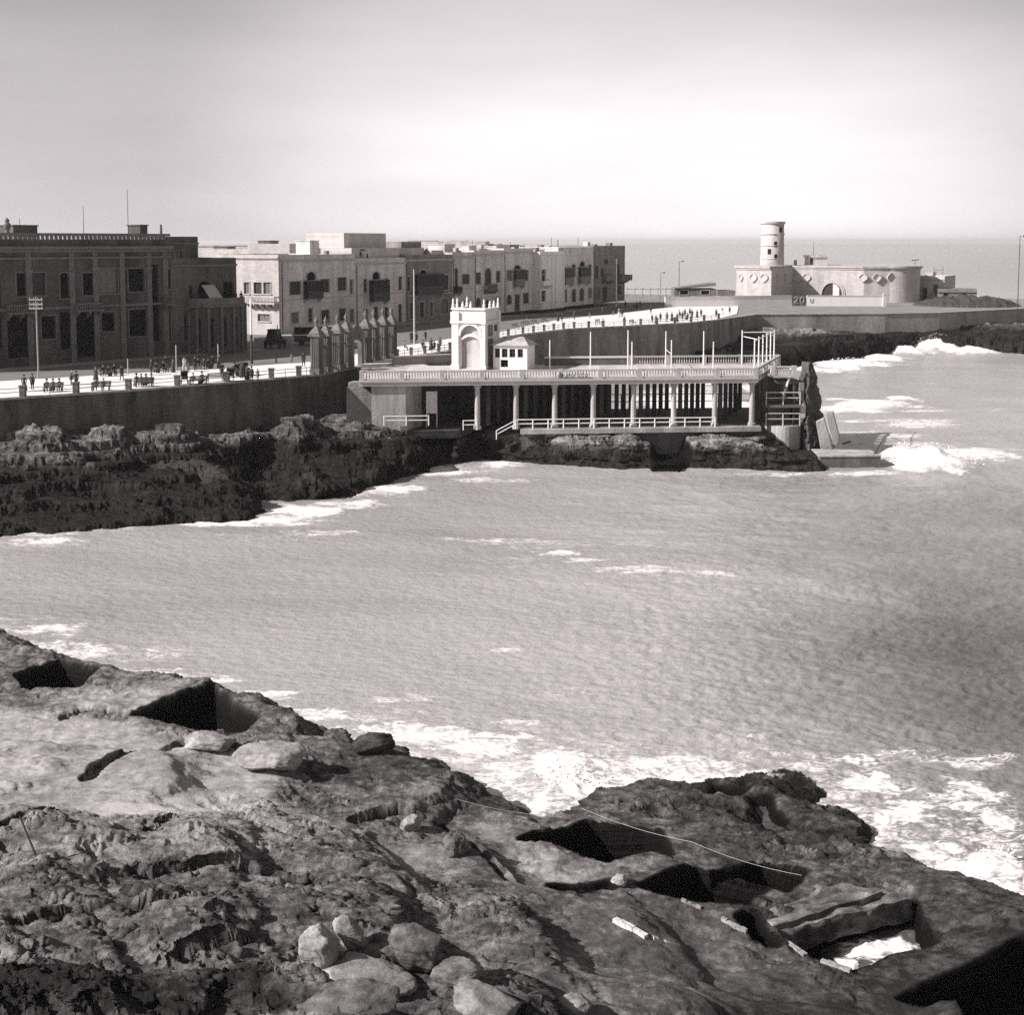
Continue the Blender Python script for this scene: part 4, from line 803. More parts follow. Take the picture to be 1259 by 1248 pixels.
# pierced parapet: rail on short balusters standing above the wall
b = MB(); zt = H + .003
for k in range(int(L / .58)):
    b.box(k * .58, k * .58 + .30, 0, .34, zt, zt + .42)
b.box(0, L, -.02, .37, zt + .423, zt + .75); b.build('roof_balustrade', trim_d, h.t)
for x0 in (h.px(88, 350)[0], h.px(117, 350)[0], h.px(150, 350)[0], h.px(183, 350)[0], h.px(203, 350)[0], h.px(35, 350)[0]):
    p_ = MB(); p_.box(x0 - .35, x0 + .35, -.20, -.006, .02, zc - .42); p_.box(x0 - .45, x0 + .45, -.28, -.007, zz + 4.6, zz + 5.0); p_.build('pilaster', trim_d, h.t)
h.rooftop(h.px(36, 280)[0], h.px(66, 280)[0], 4, 9, 3.2, stone_h); h.rooftop(h.px(188, 280)[0], h.px(197, 280)[0], 3, 6, 3.4, stone_h)
urn = MB(); ux = h.px(10, 280)[0]; urn.lathe(ux, .2, [(.3, H + .76), (.22, H + 1.0), (.42, H + 1.4), (.45, H + 1.7), (.2, H + 2.0), (.3, H + 2.2), (.08, H + 2.5)], 8); urn.build('urn', trim_d, h.t)
for u_, v_, y_ in ((123.5, 252, 4), (178.5, 231, 4), (49.5, 268, 5)):
    q = MB(); x_ = h.px(u_, 285)[0]; q.cyl(x_, y_, H - 1.5, zat(v_, hpt(u_).y) - 8.5, .06, .03, 6); q.build('flagpole', iron, h.t)
# rear block
q0 = hpt(205) - hout * 8; 
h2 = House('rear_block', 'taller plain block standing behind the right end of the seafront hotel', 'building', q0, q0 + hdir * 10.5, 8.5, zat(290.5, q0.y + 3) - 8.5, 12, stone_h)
h2.open(3, 4.2, h2.H - 4.5, h2.H - 2, 'grey'); h2.open(6.5, 7.8, h2.H - 4.5, h2.H - 2, 'grey'); h2.finish(trim=trim_d)
q = MB(); q.cyl(6.5, 3, h2.H - .9, h2.H + 1.7, .25, .15, 6); q.build('chimney', stone_h, h2.t)
# lower wing with the round terrace
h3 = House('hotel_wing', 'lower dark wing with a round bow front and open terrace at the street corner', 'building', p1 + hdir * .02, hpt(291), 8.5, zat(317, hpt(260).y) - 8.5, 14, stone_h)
def W3(x0, x1, y0, y1, st='glass', arch=False, trim=True, sill=True): h3.window(x0 / 3.815, x1 / 3.815, 220 + y0 / 3.815, 220 + y1 / 3.815, st, arch, trim, sill)
W3(888, 905, 500, 580, 'hole', False, False, False); W3(930, 985, 478, 585, 'hole', True, False, False); W3(1000, 1018, 498, 585, 'hole', False, False, False); W3(1048, 1095, 480, 585, 'hole', False, False, False)
W3(862, 880, 640, 760, 'glass'); W3(905, 975, 650, 760, 'glass')
h3.finish(trim=trim_d)
# bow: half-round ground floor whose flat top is the terrace
xa, _ = h3.px(232, 400); xb = h3.px(298, 400)[0]; xm = (xa + xb) / 2; rr_ = (xb - xa) / 2; zt = h3.px(270, 376)[1]
arc = [(xm + rr_ * math.cos(t), -.004 - .62 * rr_ * math.sin(t)) for t in np.linspace(0, math.pi, 15)]
b = MB(); b.prism(arc, .02, zt); o = b.build('bow_front', stone_h, h3.t)
b = MB()
for k in range(14):
    p, q = Vector(arc[k]), Vector(arc[k + 1]); b.obox(q, p, -.35, .1, zt + .003, zt + .3); b.obox(q, p, -.05, .1, zt + .303, zt + 1.2)
b.build('terrace_parapet', trim_d, h3.t)
b = MB()
for k in range(1, 13, 2):
    p, q = Vector(arc[k]), Vector(arc[k + 1]); d = (p - q); b.obox(q + d * .2, p - d * .2, -.06, -.004, 1.0, zt - 1.4)
b.build('bow_window', glass, h3.t)
b = MB()
for k in range(0, 15, 2): p = arc[k]; b.cyl(p[0], p[1] - .12, .02, zt - .01, .2, n=8)
b.build('bow_column', trim_d, h3.t)
xa = h3.px(247.5, 355)[0]; xb = h3.px(263, 355)[0]; za = h3.px(250, 351)[1]; zb = h3.px(250, 366)[1]
b = MB(); b.prism([(xa, -.1), (xb, -.1), (xb, -1.9), (xa, -1.9)], 0, 0, z0s=[za, za, zb, zb], z1s=[za + .08, za + .08, zb + .08, zb + .08]); b.build('awning', mat('grey_canvas', .42, var=.1), h3.t)

# ------------------------------------------------------------------ fort and tower on the point
FZ = 7.5
def F(u, y): return (xat(u, y, 360), y)
ft = thing('coastal_fort', 'low pale stone fort with a rounded right end and round medallions, on the point', 'fort', (0, 0, 0))
top = zat(330, 325)
pts = [F(905, 336), F(918, 331), F(948, 326), F(975, 340), F(1062, 331)]
rc = Vector(F(1094, 338)); rad = (Vector(F(1129, 338)) - rc).length
arc = [(rc.x + rad * math.cos(a), rc.y + rad * 1.05 * math.sin(a)) for a in np.linspace(R(-108), R(60), 43)]
back = [F(1100, 362), F(940, 365), F(905, 352)]
foot_ = pts + arc + back
b = MB(); b.prism(foot_, FZ - 1, top); b.build('wall', stone_f, ft)
def scaled(poly, k): 
    cx = sum(p[0] for p in poly) / len(poly); cy = sum(p[1] for p in poly) / len(poly); out = []
    for p in poly: d = Vector((p[0] - cx, p[1] - cy)); d = d * (1 + k / d.length); out.append((cx + d.x, cy + d.y))
    return out
b = MB(); b.prism(scaled(foot_, .55), top + .003, top + .55); b.prism(scaled(foot_, .25), top - .45, top - .003); b.build('cornice', stone_f, ft)
def wallframe(p, q, u, v, proud=.0):
    p = Vector(p); q = Vector(q); d = (q - p).normalized(); n = Vector((d.y, -d.x)); a, bb, c = ray(u, v); k = p.dot(n) / (a * n.x + bb * n.y)
    return Vector((a * k, bb * k, CAMZ + c * k)), Vector((d.x, d.y, 0)), Vector((n.x, n.y, 0))
def medallion(seg, u, v, r=1.25):
    o, d, n = wallframe(seg[0], seg[1], u, v); b = MB(); N_ = 20; ring = []
    for k in range(N_):
        a = 2 * math.pi * k / N_; rr = r * (.82 + .2 * abs(math.cos(2 * a))); ring.append((d * math.cos(a) * rr + Vector((0, 0, math.sin(a) * rr))))
    vs = [o + p + n * .01 for p in ring] + [o + p + n * .34 for p in ring] + [o + p * .7 + n * .34 for p in ring] + [o + p * .62 + n * .08 for p in ring]
    fs = []
    for j in range(3):
        for k in range(N_): fs.append((j * N_ + k, j * N_ + (k + 1) % N_, (j + 1) * N_ + (k + 1) % N_, (j + 1) * N_ + k))
    fs.append(tuple(range(3 * N_, 4 * N_))); b.add(vs, fs); b.build('medallion', stone_l, ft)
s01, s12, s23, s34 = (pts[0], pts[1]), (pts[1], pts[2]), (pts[2], pts[3]), (pts[3], pts[4])
medallion(s01, 911.5, 341, 1.1)
for u in (926, 939.5): medallion(s12, u, 341)
for u in (956, 966): medallion(s23, u, 341, 1.1)
for u in (981, 991, 1061): medallion(s34, u, 341)
for k, u in ((3, 1078), (9, 1095)): medallion((arc[k], arc[k + 1]), u, 341)
# doorway with moulded arch
o, d, n = wallframe(*s34, 1023, 362.5); b = MB(); ro, ri = 3.55, 2.75
for (r0, r1, pr) in ((ri, ri + .42, .35), (ri + .43, ro, .2)):
    N_ = 16
    for k in range(N_):
        a0 = math.pi * k / N_; a1 = math.pi * (k + 1) / N_; q = []
        for pp in (pr, .01):
            for aa, rr in ((a0, r0), (a1, r0), (a1, r1), (a0, r1)): q.append(o + d * math.cos(aa) * rr + Vector((0, 0, math.sin(aa) * rr * 1.18)) + n * pp)
        b.add(q, [(0, 1, 2, 3), (7, 6, 5, 4), (0, 4, 5, 1), (2, 6, 7, 3)])
b.build('door_arch', stone_f, ft)
b = MB(); fan = [o + n * .05 + Vector((0, 0, -5))]; N_ = 16
ring = [o + d * math.cos(math.pi * k / N_) * ri + Vector((0, 0, math.sin(math.pi * k / N_) * ri * 1.18)) + n * .05 for k in range(N_ + 1)]
ring = [o + d * ri + Vector((0, 0, -4.5)) + n * .05] + ring + [o - d * ri + Vector((0, 0, -4.5)) + n * .05]
b.add(ring, [tuple(range(len(ring)))]); dr = b.build('doorway', shut_d, ft)
b = MB(); q = o + n * .07; b.add([q + d * .2 + Vector((0, 0, -4)), q + d * 1.9 + Vector((0, 0, -4)), q + d * 1.9 + Vector((0, 0, 1.9)), q + d * 1.2 + Vector((0, 0, 2.7)), q + d * .2 + Vector((0, 0, 3.1))], [(0, 1, 2, 3, 4)]); b.build('door_leaf', wood_p, dr)
b = MB(); rx, ry = F(1003, 345); b.box(rx - 2.6, rx + 2.6, ry - 2, ry + 3, top + .56, zat(316, ry)); b.box(rx - 2.9, rx + 2.9, ry - 2.3, ry + 3.3, zat(316, ry) + .003, zat(313.5, ry)); b.build('roof_hut', stone_m, ft)
b = MB(); b.box(rx - 2.3, rx - 1.5, ry - 2.05, ry - 2.004, top + .7, zat(317, ry)); b.build('hut_door', shut_d, ft)
b = MB(); b.cyl(F(999, 346)[0], 346, zat(313.4, 346), zat(297, 346), .06, .04, 6); b.cyl(F(978, 340)[0], 341, top + .56, zat(319.5, 341), .5, .4, 8); b.build('roof_mast', iron, ft)
b = MB(); cx, cy = F(1124, 345); b.cyl(cx, cy, top + .56, zat(321, cy), .08, .08, 6); b.bar((cx - 1, cy, zat(320, cy)), (cx + 1, cy, zat(319, cy)), .12); b.build('roof_vane', iron, ft)
# tower
tw = thing('round_tower', 'round pale stone tower with three string courses, rising behind the fort', 'tower', (F(948.5, 343)[0], 343, 0))
tz = zat(276, 343); rt = 14.0 / FOC * 343
b = MB(); b.lathe(0, 0, [(rt * 1.04, FZ), (rt * 1.02, zat(326, 343)), (rt * .97, tz)], 32); b.build('shaft', stone_f, tw, True)
b = MB()
for v in (318, 302, 288): zc = zat(v, 343); b.lathe(0, 0, [(rt * 1.0, zc - .2), (rt * 1.05, zc), (rt * 1.05, zc + .15), (rt * 1.0, zc + .3)], 32)
b.build('string_course', trim_l, tw, True)
b = MB(); b.lathe(0, 0, [(rt * .97, tz + .003), (rt * 1.08, tz + .3), (rt * 1.08, tz + .8)], 32); b.build('cap', stone_f, tw)
for (u, v) in ((956, 282.5), (949.5, 300), (950, 315.5), (942, 309)):
    a = math.asin(max(-1, min(1, (u - 948.5) / 14.5))); zc = zat(v, 343); d = Vector((math.sin(a), -math.cos(a), 0)); t_ = Vector((math.cos(a), math.sin(a), 0)); b = MB(); q = []
    for pr in (rt * 1.035, rt * .9):
        for sx_, sz_ in ((-.42, -.7), (.42, -.7), (.42, .7), (-.42, .7)): q.append(d * pr + t_ * sx_ + Vector((0, 0, zc + sz_)))
    b.add(q, [(0, 1, 2, 3), (0, 4, 5, 1), (1, 5, 6, 2), (2, 6, 7, 3), (3, 7, 4, 0)]); b.build('window', glass, tw)
# perimeter wall in two stretches with the dark gate between
def lowwall(p, q, z0, z1, label, m, name='boundary_wall', cat='wall', th=.6):
    t = thing(name, label, cat, (p[0], p[1], z0)); d = Vector(q) - Vector(p); b = MB(); b.obox((0, 0), d, 0, th, -1.0, z1 - z0); b.build('wall_face', m, t); b = MB(); b.obox((0, 0), d, -.1, th + .1, z1 - z0 + .003, z1 - z0 + .2); b.build('coping', stone_l, t); return t
wy = 312
gy = [landz(wy)] 
w1 = lowwall(F(818, 305), F(974, wy), 7.5, zat(364, wy), 'long white boundary wall in front of the fort, left of its dark gate', stone_w)
w2 = lowwall(F(992, wy), F(1087, wy - 1), 7.5, zat(364, wy), 'white boundary wall in front of the fort, right of its dark gate', stone_w)
gt = thing('gate', 'dark gate panel with large pale figures between the white fort walls', 'gate', (F(974.5, wy)[0], wy, 7.5)); gw = F(991.5, wy)[0] - F(974.5, wy)[0]; gh = zat(364, wy) - 7.5
b = MB(); b.box(.05, gw - .05, .1, .3, 0, gh); b.build('panel', shut_m, gt)
def glyph(mb, strokes, x0, z0, sc, y, w=.16):
    for s_ in strokes:
        for i in range(len(s_) - 1): mb.bar((x0 + s_[i][0] * sc, y, z0 + s_[i][1] * sc), (x0 + s_[i + 1][0] * sc, y, z0 + s_[i + 1][1] * sc), w, 6)
two = [[(.0, .75), (.15, .95), (.4, 1), (.6, .85), (.6, .65), (.4, .35), (.0, .0), (.7, .0)]]
zero = [[(.35 + .3 * math.cos(t), .5 + .5 * math.sin(t)) for t in np.linspace(0, 2 * math.pi, 13)]]
one = [[(0, 0), (0, 1)]]
b = MB(); glyph(b, two, .35, .75, gh * .62, .06, .17); glyph(b, zero, .35 + gw * .45, .75, gh * .62, .06, .17); glyph(b, one, gw - .45, .75, gh * .62, .06, .1); b.build('figures', mat('faded_figure_paint', .22, var=.3, scale=2), gt)
b = MB(); glyph(b, [[(.0, 1), (.0, .3), (.2, .0), (.45, .0), (.62, .3), (.62, 1)]], .9, gh * .35, gh * .42, -.04, .09); o = b.build('letter_mark', mat('faded_letter_paint', .2, var=.3, scale=2), w2); o.rotation_euler = (0, 0, math.atan2(-1, F(1087, wy)[0] - F(992, wy)[0]))
gp = MB(); x, y = F(1087.5, wy - 1); gp.box(-.35, .35, -.35, .35, -.5, gh + .5); gp.box(-.45, .45, -.45, .45, gh + .503, gh + .75); t = thing('gate_post', 'square stone post ending the white fort wall on the right', 'post', (x, y, 7.5)); gp.build('shaft', stone_m, t)
# house right of the fort, low hut and scrub mound
h = House('lodge', 'small pale two-storey lodge just right of the fort, with one dark arched door', 'house', F(1130, 342), F(1161, 338), FZ, zat(339, 340) - FZ, 10, stone_l)
h.window(1134, 1140, 353, 371, 'door', True); h.window(1148, 1153, 350, 358, 'shutter'); h.finish(); h.rooftop(1, 3, 2, 5, 1.8); 
q = MB(); 
for x in (3.6, 6): q.cyl(x, 1, h.H - .9, h.H + 2.6, .06, n=6)
q.bar((3.6, 1, h.H + 1.6), (6, 1, h.H + 1.6), .05); q.build('roof_rail', iron, h.t)
h = House('low_hut', 'long low dark hut beyond the scrub mound at the right of the fort', 'hut', F(1153, 332), F(1201, 330), FZ + 1.5, zat(355, 331) - FZ - 1.5, 6, stone_d)
h.window(1160, 1166, 359, 364, 'shutter'); h.window(1182, 1188, 359, 364, 'shutter'); h.finish(trim=trim_d)
h = House('low_shed', 'dark low shed with a sloping roof, left of the fort behind the white wall', 'shed', F(829, 330), F(880, 330), FZ, zat(355, 330) - FZ, 7, stone_d)
h.window(836, 846, 357, 362, 'hole'); h.window(862, 872, 357, 362, 'hole'); h.finish(cornice=False)
b = MB(); z1 = h.H; b.prism([(0, -.4), (h.L, -.4), (h.L, 7.4), (0, 7.4)], 0, 0, z0s=[z1 + .01, z1 + .8, z1 + .8, z1 + .01], z1s=[z1 + .2, z1 + 1.6, z1 + 1.6, z1 + .2]); b.build('sloping_roof', stone_d, h.t)
h = House('low_shed', 'small dark flat shed directly left of the fort corner', 'shed', F(882, 328), F(904, 328), FZ, zat(357, 328) - FZ, 6, stone_d); h.open(h.L * .8, h.L - .2, .5, h.H - 1.2, 'hole'); h.finish(cornice=False)
# scrub mound right of the fort
xs = np.linspace(F(1118, 318)[0], F(1252, 318)[0], 90); ys = np.linspace(303, 330, 40); Y_, X_ = np.meshgrid(ys, xs, indexing='ij'); c0 = F(1185, 318)[0]; hw = (xs[-1] - xs[0]) / 2
Z_ = FZ - .3 + (3.0 + 1.2 * fbm(X_ * .2, Y_ * .2, 3, 5)) * np.clip(1 - ((X_ - c0) / hw) ** 2 - ((Y_ - 316) / 13) ** 2, 0, 1) ** .6 + .7 * billow(X_ * .6, Y_ * .6, 3, 9) * np.clip(1.1 - ((X_ - c0) / hw) ** 2, 0, 1) - .4
structure(gridmesh('earth_mound', X_, Y_, Z_, scrub_m))

# ------------------------------------------------------------------ seaside pavilion
DZ = 8.9; SB = 8.45; FLZ = 3.6
A = Vector((xat(441, 129.5), 129.5)); B = Vector((xat(932, 133), 133)); wv = Vector((.35, .94)).normalized()
A2 = A + wv * 17; B2 = B + wv * 17; fd = (B - A).normalized(); FLEN = (B - A).length
pv = thing('seaside_pavilion', 'long open sea pavilion on rows of columns with a balustraded deck above the rocks', 'pavilion', (0, 0, 0))
def fpt(u):                                                   # on the front line under pixel column u
    sl = (u - CU) / FOC; n = Vector((-fd.y, fd.x)); k = A.dot(n) / (sl * n.x + n.y); return Vector((sl * k, k))
deckpoly = [A, B, B2, A2 + wv * 1.0, Vector(EW[5]) + Vector((.2, -.5)), Vector(EW[4]).lerp(Vector(EW[5]), .5) + Vector((.25, -.35))]
b = MB(); b.prism([tuple(p) for p in deckpoly], SB, DZ); b.build('deck', stone_l, pv)
b = MB(); b.obox(A, B, -.18, -.004, SB - .05, DZ - .12); b.obox(A, B, -.28, -.004, DZ - .117, DZ + .06); b.build('deck_edge', trim_l, pv)
for k in range(5):                                            # cross beams under the deck
    pass
def balustrade(p, q, z0, h, gap=.30, pier=4.3, name='balustrade', m=None, face=0.0, parent=pv, skip=()):
    m = m or trim_l; d = (q - p); Ln = d.length; d = d / Ln; b = MB(); n = max(1, round(Ln / pier)); ps = [Ln * i / n for i in range(n + 1)]
    b.obox(p, q, -.13, .13, z0, z0 + .16); b.obox(p, q, -.16, .16, z0 + h - .17, z0 + h)
    for s_ in ps:
        c = p + d * s_; b.obox(c - d * .24, c + d * .24, -.2, .2, z0 + .003, z0 + h + .05)
    k = 0; x = .2
    while x < Ln - .1:
        if min(abs(x - s_) for s_ in ps) > .34:
            c = p + d * x; b.lathe(c.x, c.y, [(.05, z0 + .161), (.085, z0 + .16 + (h - .33) * .3), (.05, z0 + .16 + (h - .33) * .62), (.065, z0 + h - .171)], 5)
        x += gap
    return b.build(name, m, parent)
inn = Vector((-fd.y, fd.x))
balustrade(A + inn * .2 + fd * .3, B + inn * .2 - fd * .2, DZ + .065, 1.0)
balustrade(B + wv * .5 - fd * .22, B2 - wv * .2 - fd * .22, DZ + .004, 1.05)
bs = A2 + (B2 - A2) * ((xat(776, 147) - A2.x) / (B2.x - A2.x))
balustrade(bs, B2 - fd * .5, DZ + .004, 1.05)
# dark panel standing in for a dark gap, under a pale coping, rear left
ks = A2 + (B2 - A2) * .33
b = MB(); b.obox(ks, bs - fd * .3, -.1, .1, DZ + .004, DZ + .85); b.build('rear_dark_panel', concrete_d, pv); b = MB(); b.obox(ks, bs - fd * .3, -.18, .18, DZ + .853, DZ + 1.05); b.build('parapet_coping', stone_w, pv)
b = MB()
for k in range(9):
    x = 8 + .001 * k
fl = fpt(683) ; 
strk = [[(0, 0), (0, .5), (.2, .62)], [(.35, 0), (.35, .34)], [(.55, 0), (.55, .6)], [(.72, .17), (.95, .2), (.9, .36), (.75, .34), (.72, .05), (.95, .02)], [(1.1, .35), (1.1, .08), (1.2, 0), (1.35, .08), (1.35, .35), (1.36, 0)], [(1.5, 0), (1.5, .35), (1.7, .34), (1.72, 0)], [(1.86, .3), (1.9, .03), (2.08, .02), (2.12, .3), (1.98, .37), (1.86, .3)], [(2.26, 0), (2.26, .36), (2.45, .3)], [(2.6, 0), (2.6, .65)], [(2.78, .3), (2.82, .03), (3.0, .02), (3.04, .3), (2.9, .37), (2.78, .3)], [(3.2, .6), (3.2, .05), (3.32, .0)], [(3.5, .3), (3.52, .03), (3.7, .02), (3.74, .34), (3.6, .37), (3.5, .3)], [(3.75, .36), (3.76, 0)]]
bl = MB()
for s_ in strk:
    for i in range(len(s_) - 1):
        p = fl + fd * s_[i][0] * .92 - inn * .03; q = fl + fd * s_[i + 1][0] * .92 - inn * .03
        bl.bar((p.x, p.y, DZ + .25 + s_[i][1] * .95), (q.x, q.y, DZ + .25 + s_[i + 1][1] * .95), .035, 5)
bl.build('lettering', wood_d, pv)
# columns: one round pale front column, three darker square ones behind it in each row
for u in (587, 635, 683, 731, 781, 831, 882, 931):
    c = fpt(u) + inn * .45 - fd * (.25 if u > 930 else 0); b = MB(); b.lathe(c.x, c.y, [(.42, FLZ), (.42, FLZ + .35), (.30, FLZ + .4), (.27, SB - .5), (.42, SB - .2), (.42, SB - .004)], 12); b.build('column', concrete, pv)
    for k in range(1, 6):
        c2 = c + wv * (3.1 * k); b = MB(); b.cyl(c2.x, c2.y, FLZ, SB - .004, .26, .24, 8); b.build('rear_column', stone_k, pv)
# lower floor on a masonry base
base = [fpt(642) + inn * .9, B + inn * .3 + fd * .3, B2 + fd * .3, fpt(642) + wv * 17]
b = MB(); b.prism([tuple(p) for p in base], .6, FLZ - .004); b.build('base_wall', concrete_d, pv)
b = MB(); p0, p1 = fpt(640) - inn * .351, B - inn * .351 + fd * .3; b.obox(p0, p1, -.25, .8, FLZ - .45, FLZ + .05); b.build('floor_edge', concrete, pv)
# stone pier and dark back wall on the left
pp = [A + fd * 1.3, fpt(498), fpt(498) + wv * 4, A + fd * 1.3 + wv * 4]
b = MB(); b.prism([tuple(p + inn * .12) for p in pp], 2, SB - .06); b.build('end_pier', concrete, pv)
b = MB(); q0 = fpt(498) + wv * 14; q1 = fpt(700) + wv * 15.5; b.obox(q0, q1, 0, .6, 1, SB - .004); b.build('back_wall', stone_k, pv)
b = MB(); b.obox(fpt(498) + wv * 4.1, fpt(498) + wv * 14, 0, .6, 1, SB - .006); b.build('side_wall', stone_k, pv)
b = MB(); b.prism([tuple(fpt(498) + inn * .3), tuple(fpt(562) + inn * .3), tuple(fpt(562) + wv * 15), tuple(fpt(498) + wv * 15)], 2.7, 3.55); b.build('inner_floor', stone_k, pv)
c = fpt(518) + wv * 2.5; b = MB(); b.obox(c - fd * .6, c + fd * .6, 0, .08, 5.1, 7.5); b.obox(c - fd * .6, c - fd * .5, -.05, -.003, 3.6, 5.1); b.obox(c + fd * .5, c + fd * .6, -.05, -.003, 3.6, 5.1); b.build('notice_board', wood_p, pv)
def railing(pts, z, h, rails=2, gap=1.6, r=.045, m=None, name='railing', parent=pv, pr=None):
    m = m or white_p; b = MB()
    for i in range(len(pts) - 1):
        p, q = Vector(pts[i]), Vector(pts[i + 1]); za = z if not isinstance(z, (list, tuple)) else z[i]; zb = z if not isinstance(z, (list, tuple)) else z[i + 1]
        for k in range(rails):
            hh = h * (1 - k * .45); b.bar((p.x, p.y, za + hh), (q.x, q.y, zb + hh), r, 5)
        n = max(1, round((q - p).length / gap))
        for k in range(n + (1 if i == len(pts) - 2 else 0)):
            c = p.lerp(q, k / n); zz = za + (zb - za) * k / n; b.bar((c.x, c.y, zz - .02), (c.x, c.y, zz + h + .05), pr or r * 1.15, 5)
    return b.build(name, m, parent)
railing([fpt(636) - inn * .15, fpt(881) - inn * .15], FLZ + .05, 1.0, r=.065)
p_ = fpt(610) - inn * .2; railing([p_, fpt(634) - inn * .2], [2.6, 3.7], .9, r=.055, gap=3)
railing([fpt(569), fpt(586)], FLZ, 1.0, r=.055)
railing([A + fd * 2.6 - inn * .3, fpt(526) - inn * .3], 4.2, 1.0, r=.06, gap=3)
bb = B - fd * .2 + wv * 15; railing([fpt(690) + wv * 15.5, bb], FLZ, 1.9, m=iron, r=.05, gap=2.4)
# slender posts on the deck
def post(u, vt, y, vb=None):
    x = xat(u, y, 440); b = MB(); b.cyl(x, y, DZ + .004, zat(vt, y), .075, .06, 6); b.build('deck_post', white_p, pv)
for u, vt, y in ((676, 418, 142), (726, 408, 141), (772, 406, 142), (777, 420, 136), (818.5, 407, 146), (825.5, 418, 139), (865, 407, 147), (877, 420, 141)): post(u, vt, y)
tops = []
for k in range(6):
    p = B.lerp(B2, .12 + .84 * k / 5) - fd * .75; zt = zat(407.5, B2.y); b = MB(); b.cyl(p.x, p.y, DZ + .004, zt + .25, .08, .07, 6); b.build('pergola_post', white_p, pv); tops.append(p)
pl = Vector((xat(912, 147.5), 147.5)); b = MB(); b.cyl(pl.x, pl.y, DZ + .004, zt + .25, .08, .07, 6); b.build('pergola_post', white_p, pv)
b = MB(); b.bar((pl.x, pl.y, zt), (tops[-1].x, tops[-1].y, zt), .06); b.bar((tops[0].x, tops[0].y, zt - .003), (tops[-1].x, tops[-1].y, zt - .003), .06); b.bar((pl.x + .2, pl.y, zt - .5), (tops[1].x, tops[1].y, zt - .1), .05); b.build('pergola_beam', white_p, pv)
p = PD(818.5, 425, 146); q = PD(826, 425, 139); b = MB(); b.bar((p.x, p.y, 10.9), (q.x, q.y, 10.9), .04); b.build('post_rail', white_p, pv)

# ------------------------------------------------------------------ ruined end of the pavilion
re = thing('ruined_stair_tower', 'dark open stair tower with railings on two floors at the sea end of the pavilion', 'tower', (0, 0, 0))
yE = 134.5
def E(u, v, y=yE): return PD(u, v, y)
c = Vector((xat(960, 136), 135.6)); rr = 24.5 / FOC * 136
arc = [(c.x + rr * math.cos(a), c.y + rr * 1.1 * math.sin(a)) for a in np.linspace(R(180), R(360), 17)]
b = MB(); b.prism(arc + [(c.x + rr, c.y + 8), (c.x - rr, c.y + 8)], .2, 3.55); b.build('bastion', concrete, re)
x0, x1 = c.x - rr + .1, c.x + rr + .1
b = MB(); b.box(x0, x1, c.y + 3.4, c.y + 4, 3.553, 8.3); b.box(x1 - .5, x1, c.y - 1, c.y + 3.397, 3.553, 8.2); b.box(x0 + .7, x1 - .9, c.y + 1.6, c.y + 2.0, 3.553, 6.0); b.build('rear_wall', stone_d, re)
b = MB(); b.box(x0, x1 - .503, c.y - 1.9, c.y + 3.39, 5.55, 5.85); b.build('middle_floor', concrete_d, re)
b = MB(); b.box(x0 + 1.6, x1 - .503, c.y - .6, c.y + 3.38, 8.0, 8.28); b.build('upper_floor', concrete_d, re)
for xx in (x0 + .15, x0 + 1.75, x1 - 1.3):
    b = MB(); b.box(xx, xx + .22, c.y - 1.5, c.y - 1.28, 3.553, 5.548); b.box(xx, xx + .22, c.y - 1.5, c.y - 1.28, 5.853, 7.998 if xx > x0 + 1 else 7.4); b.build('timber_post', wood_d, re)
railing([(x0 + .1, c.y - 1.9), (x1 - .6, c.y - 1.9)], 3.56, 1.35, gap=2.0, m=iron_p, parent=re, r=.06); railing([(x0 + .1, c.y - 1.8), (x1 - .6, c.y - 1.8)], 5.86, 1.35, gap=2.0, m=iron_p, parent=re, r=.06)
# small landing projecting from the deck, with its own balustrade and raking strut
l0 = E(944, 455, 137); l1 = E(972, 455, 137); b = MB(); b.box(l0.x, l1.x, 134.6, 138, 8.75, 8.95); lp = b.build('landing', concrete, re)
balustrade(Vector((l0.x + .1, 134.8)), Vector((l1.x - .1, 134.8)), 8.954, 1.05, pier=2.4, name='landing_balustrade', parent=re); b = MB(); b.bar((l1.x - .6, 134.8, 8.75), (l1.x - 1.3, 134.9, 6.2), .16, 4); b.bar((l1.x - .4, 138, 8.75), (l1.x - .4, 138, 6.2), .14, 4); b.build('strut', trim_l, re)
def slab_px(name, poly, y, th, m, parent, k=0.0):
    """an upright slab whose outline was measured at distance y, th metres thick"""
    x0 = PD(*poly[0], y).x; pts = []
    for u, v in poly:
        yy = y
        for _ in range(8): yy = y + k * (PD(u, v, yy).x - x0)
        pts.append(PD(u, v, yy))
    n = len(pts); b = MB()
    vs = [tuple(p) for p in pts] + [(p.x + th * .30, p.y + th * .95, p.z) for p in pts]
    fs = [tuple(range(n)), tuple(range(2 * n - 1, n - 1, -1))] + [(i, n + i, n + (i + 1) % n, (i + 1) % n) for i in range(n)]
    b.add(vs, fs); o = b.build(name, m, parent)
    bm = bmesh.new(); bm.from_mesh(o.data); bmesh.ops.recalc_face_normals(bm, faces=bm.faces[:]); bm.to_mesh(o.data); bm.free(); return o
rw = thing('ruined_wall', 'tall jagged stump of dark wall standing at the sea end of the pavilion', 'ruin', tuple(E(997, 560, 135)))
def under(o, root): o.parent = root; o.matrix_parent_inverse = Matrix.Translation(root.location).inverted(); return o
prof = [(560, 984, 1011), (540, 984, 1010), (524, 984, 1009), (512, 986, 1009), (500, 985, 1008), (488, 988, 1008), (480, 987, 1007), (472, 990.5, 1005), (464, 991, 1004), (456, 992.5, 1002), (450, 993, 1000), (446, 995, 998)]
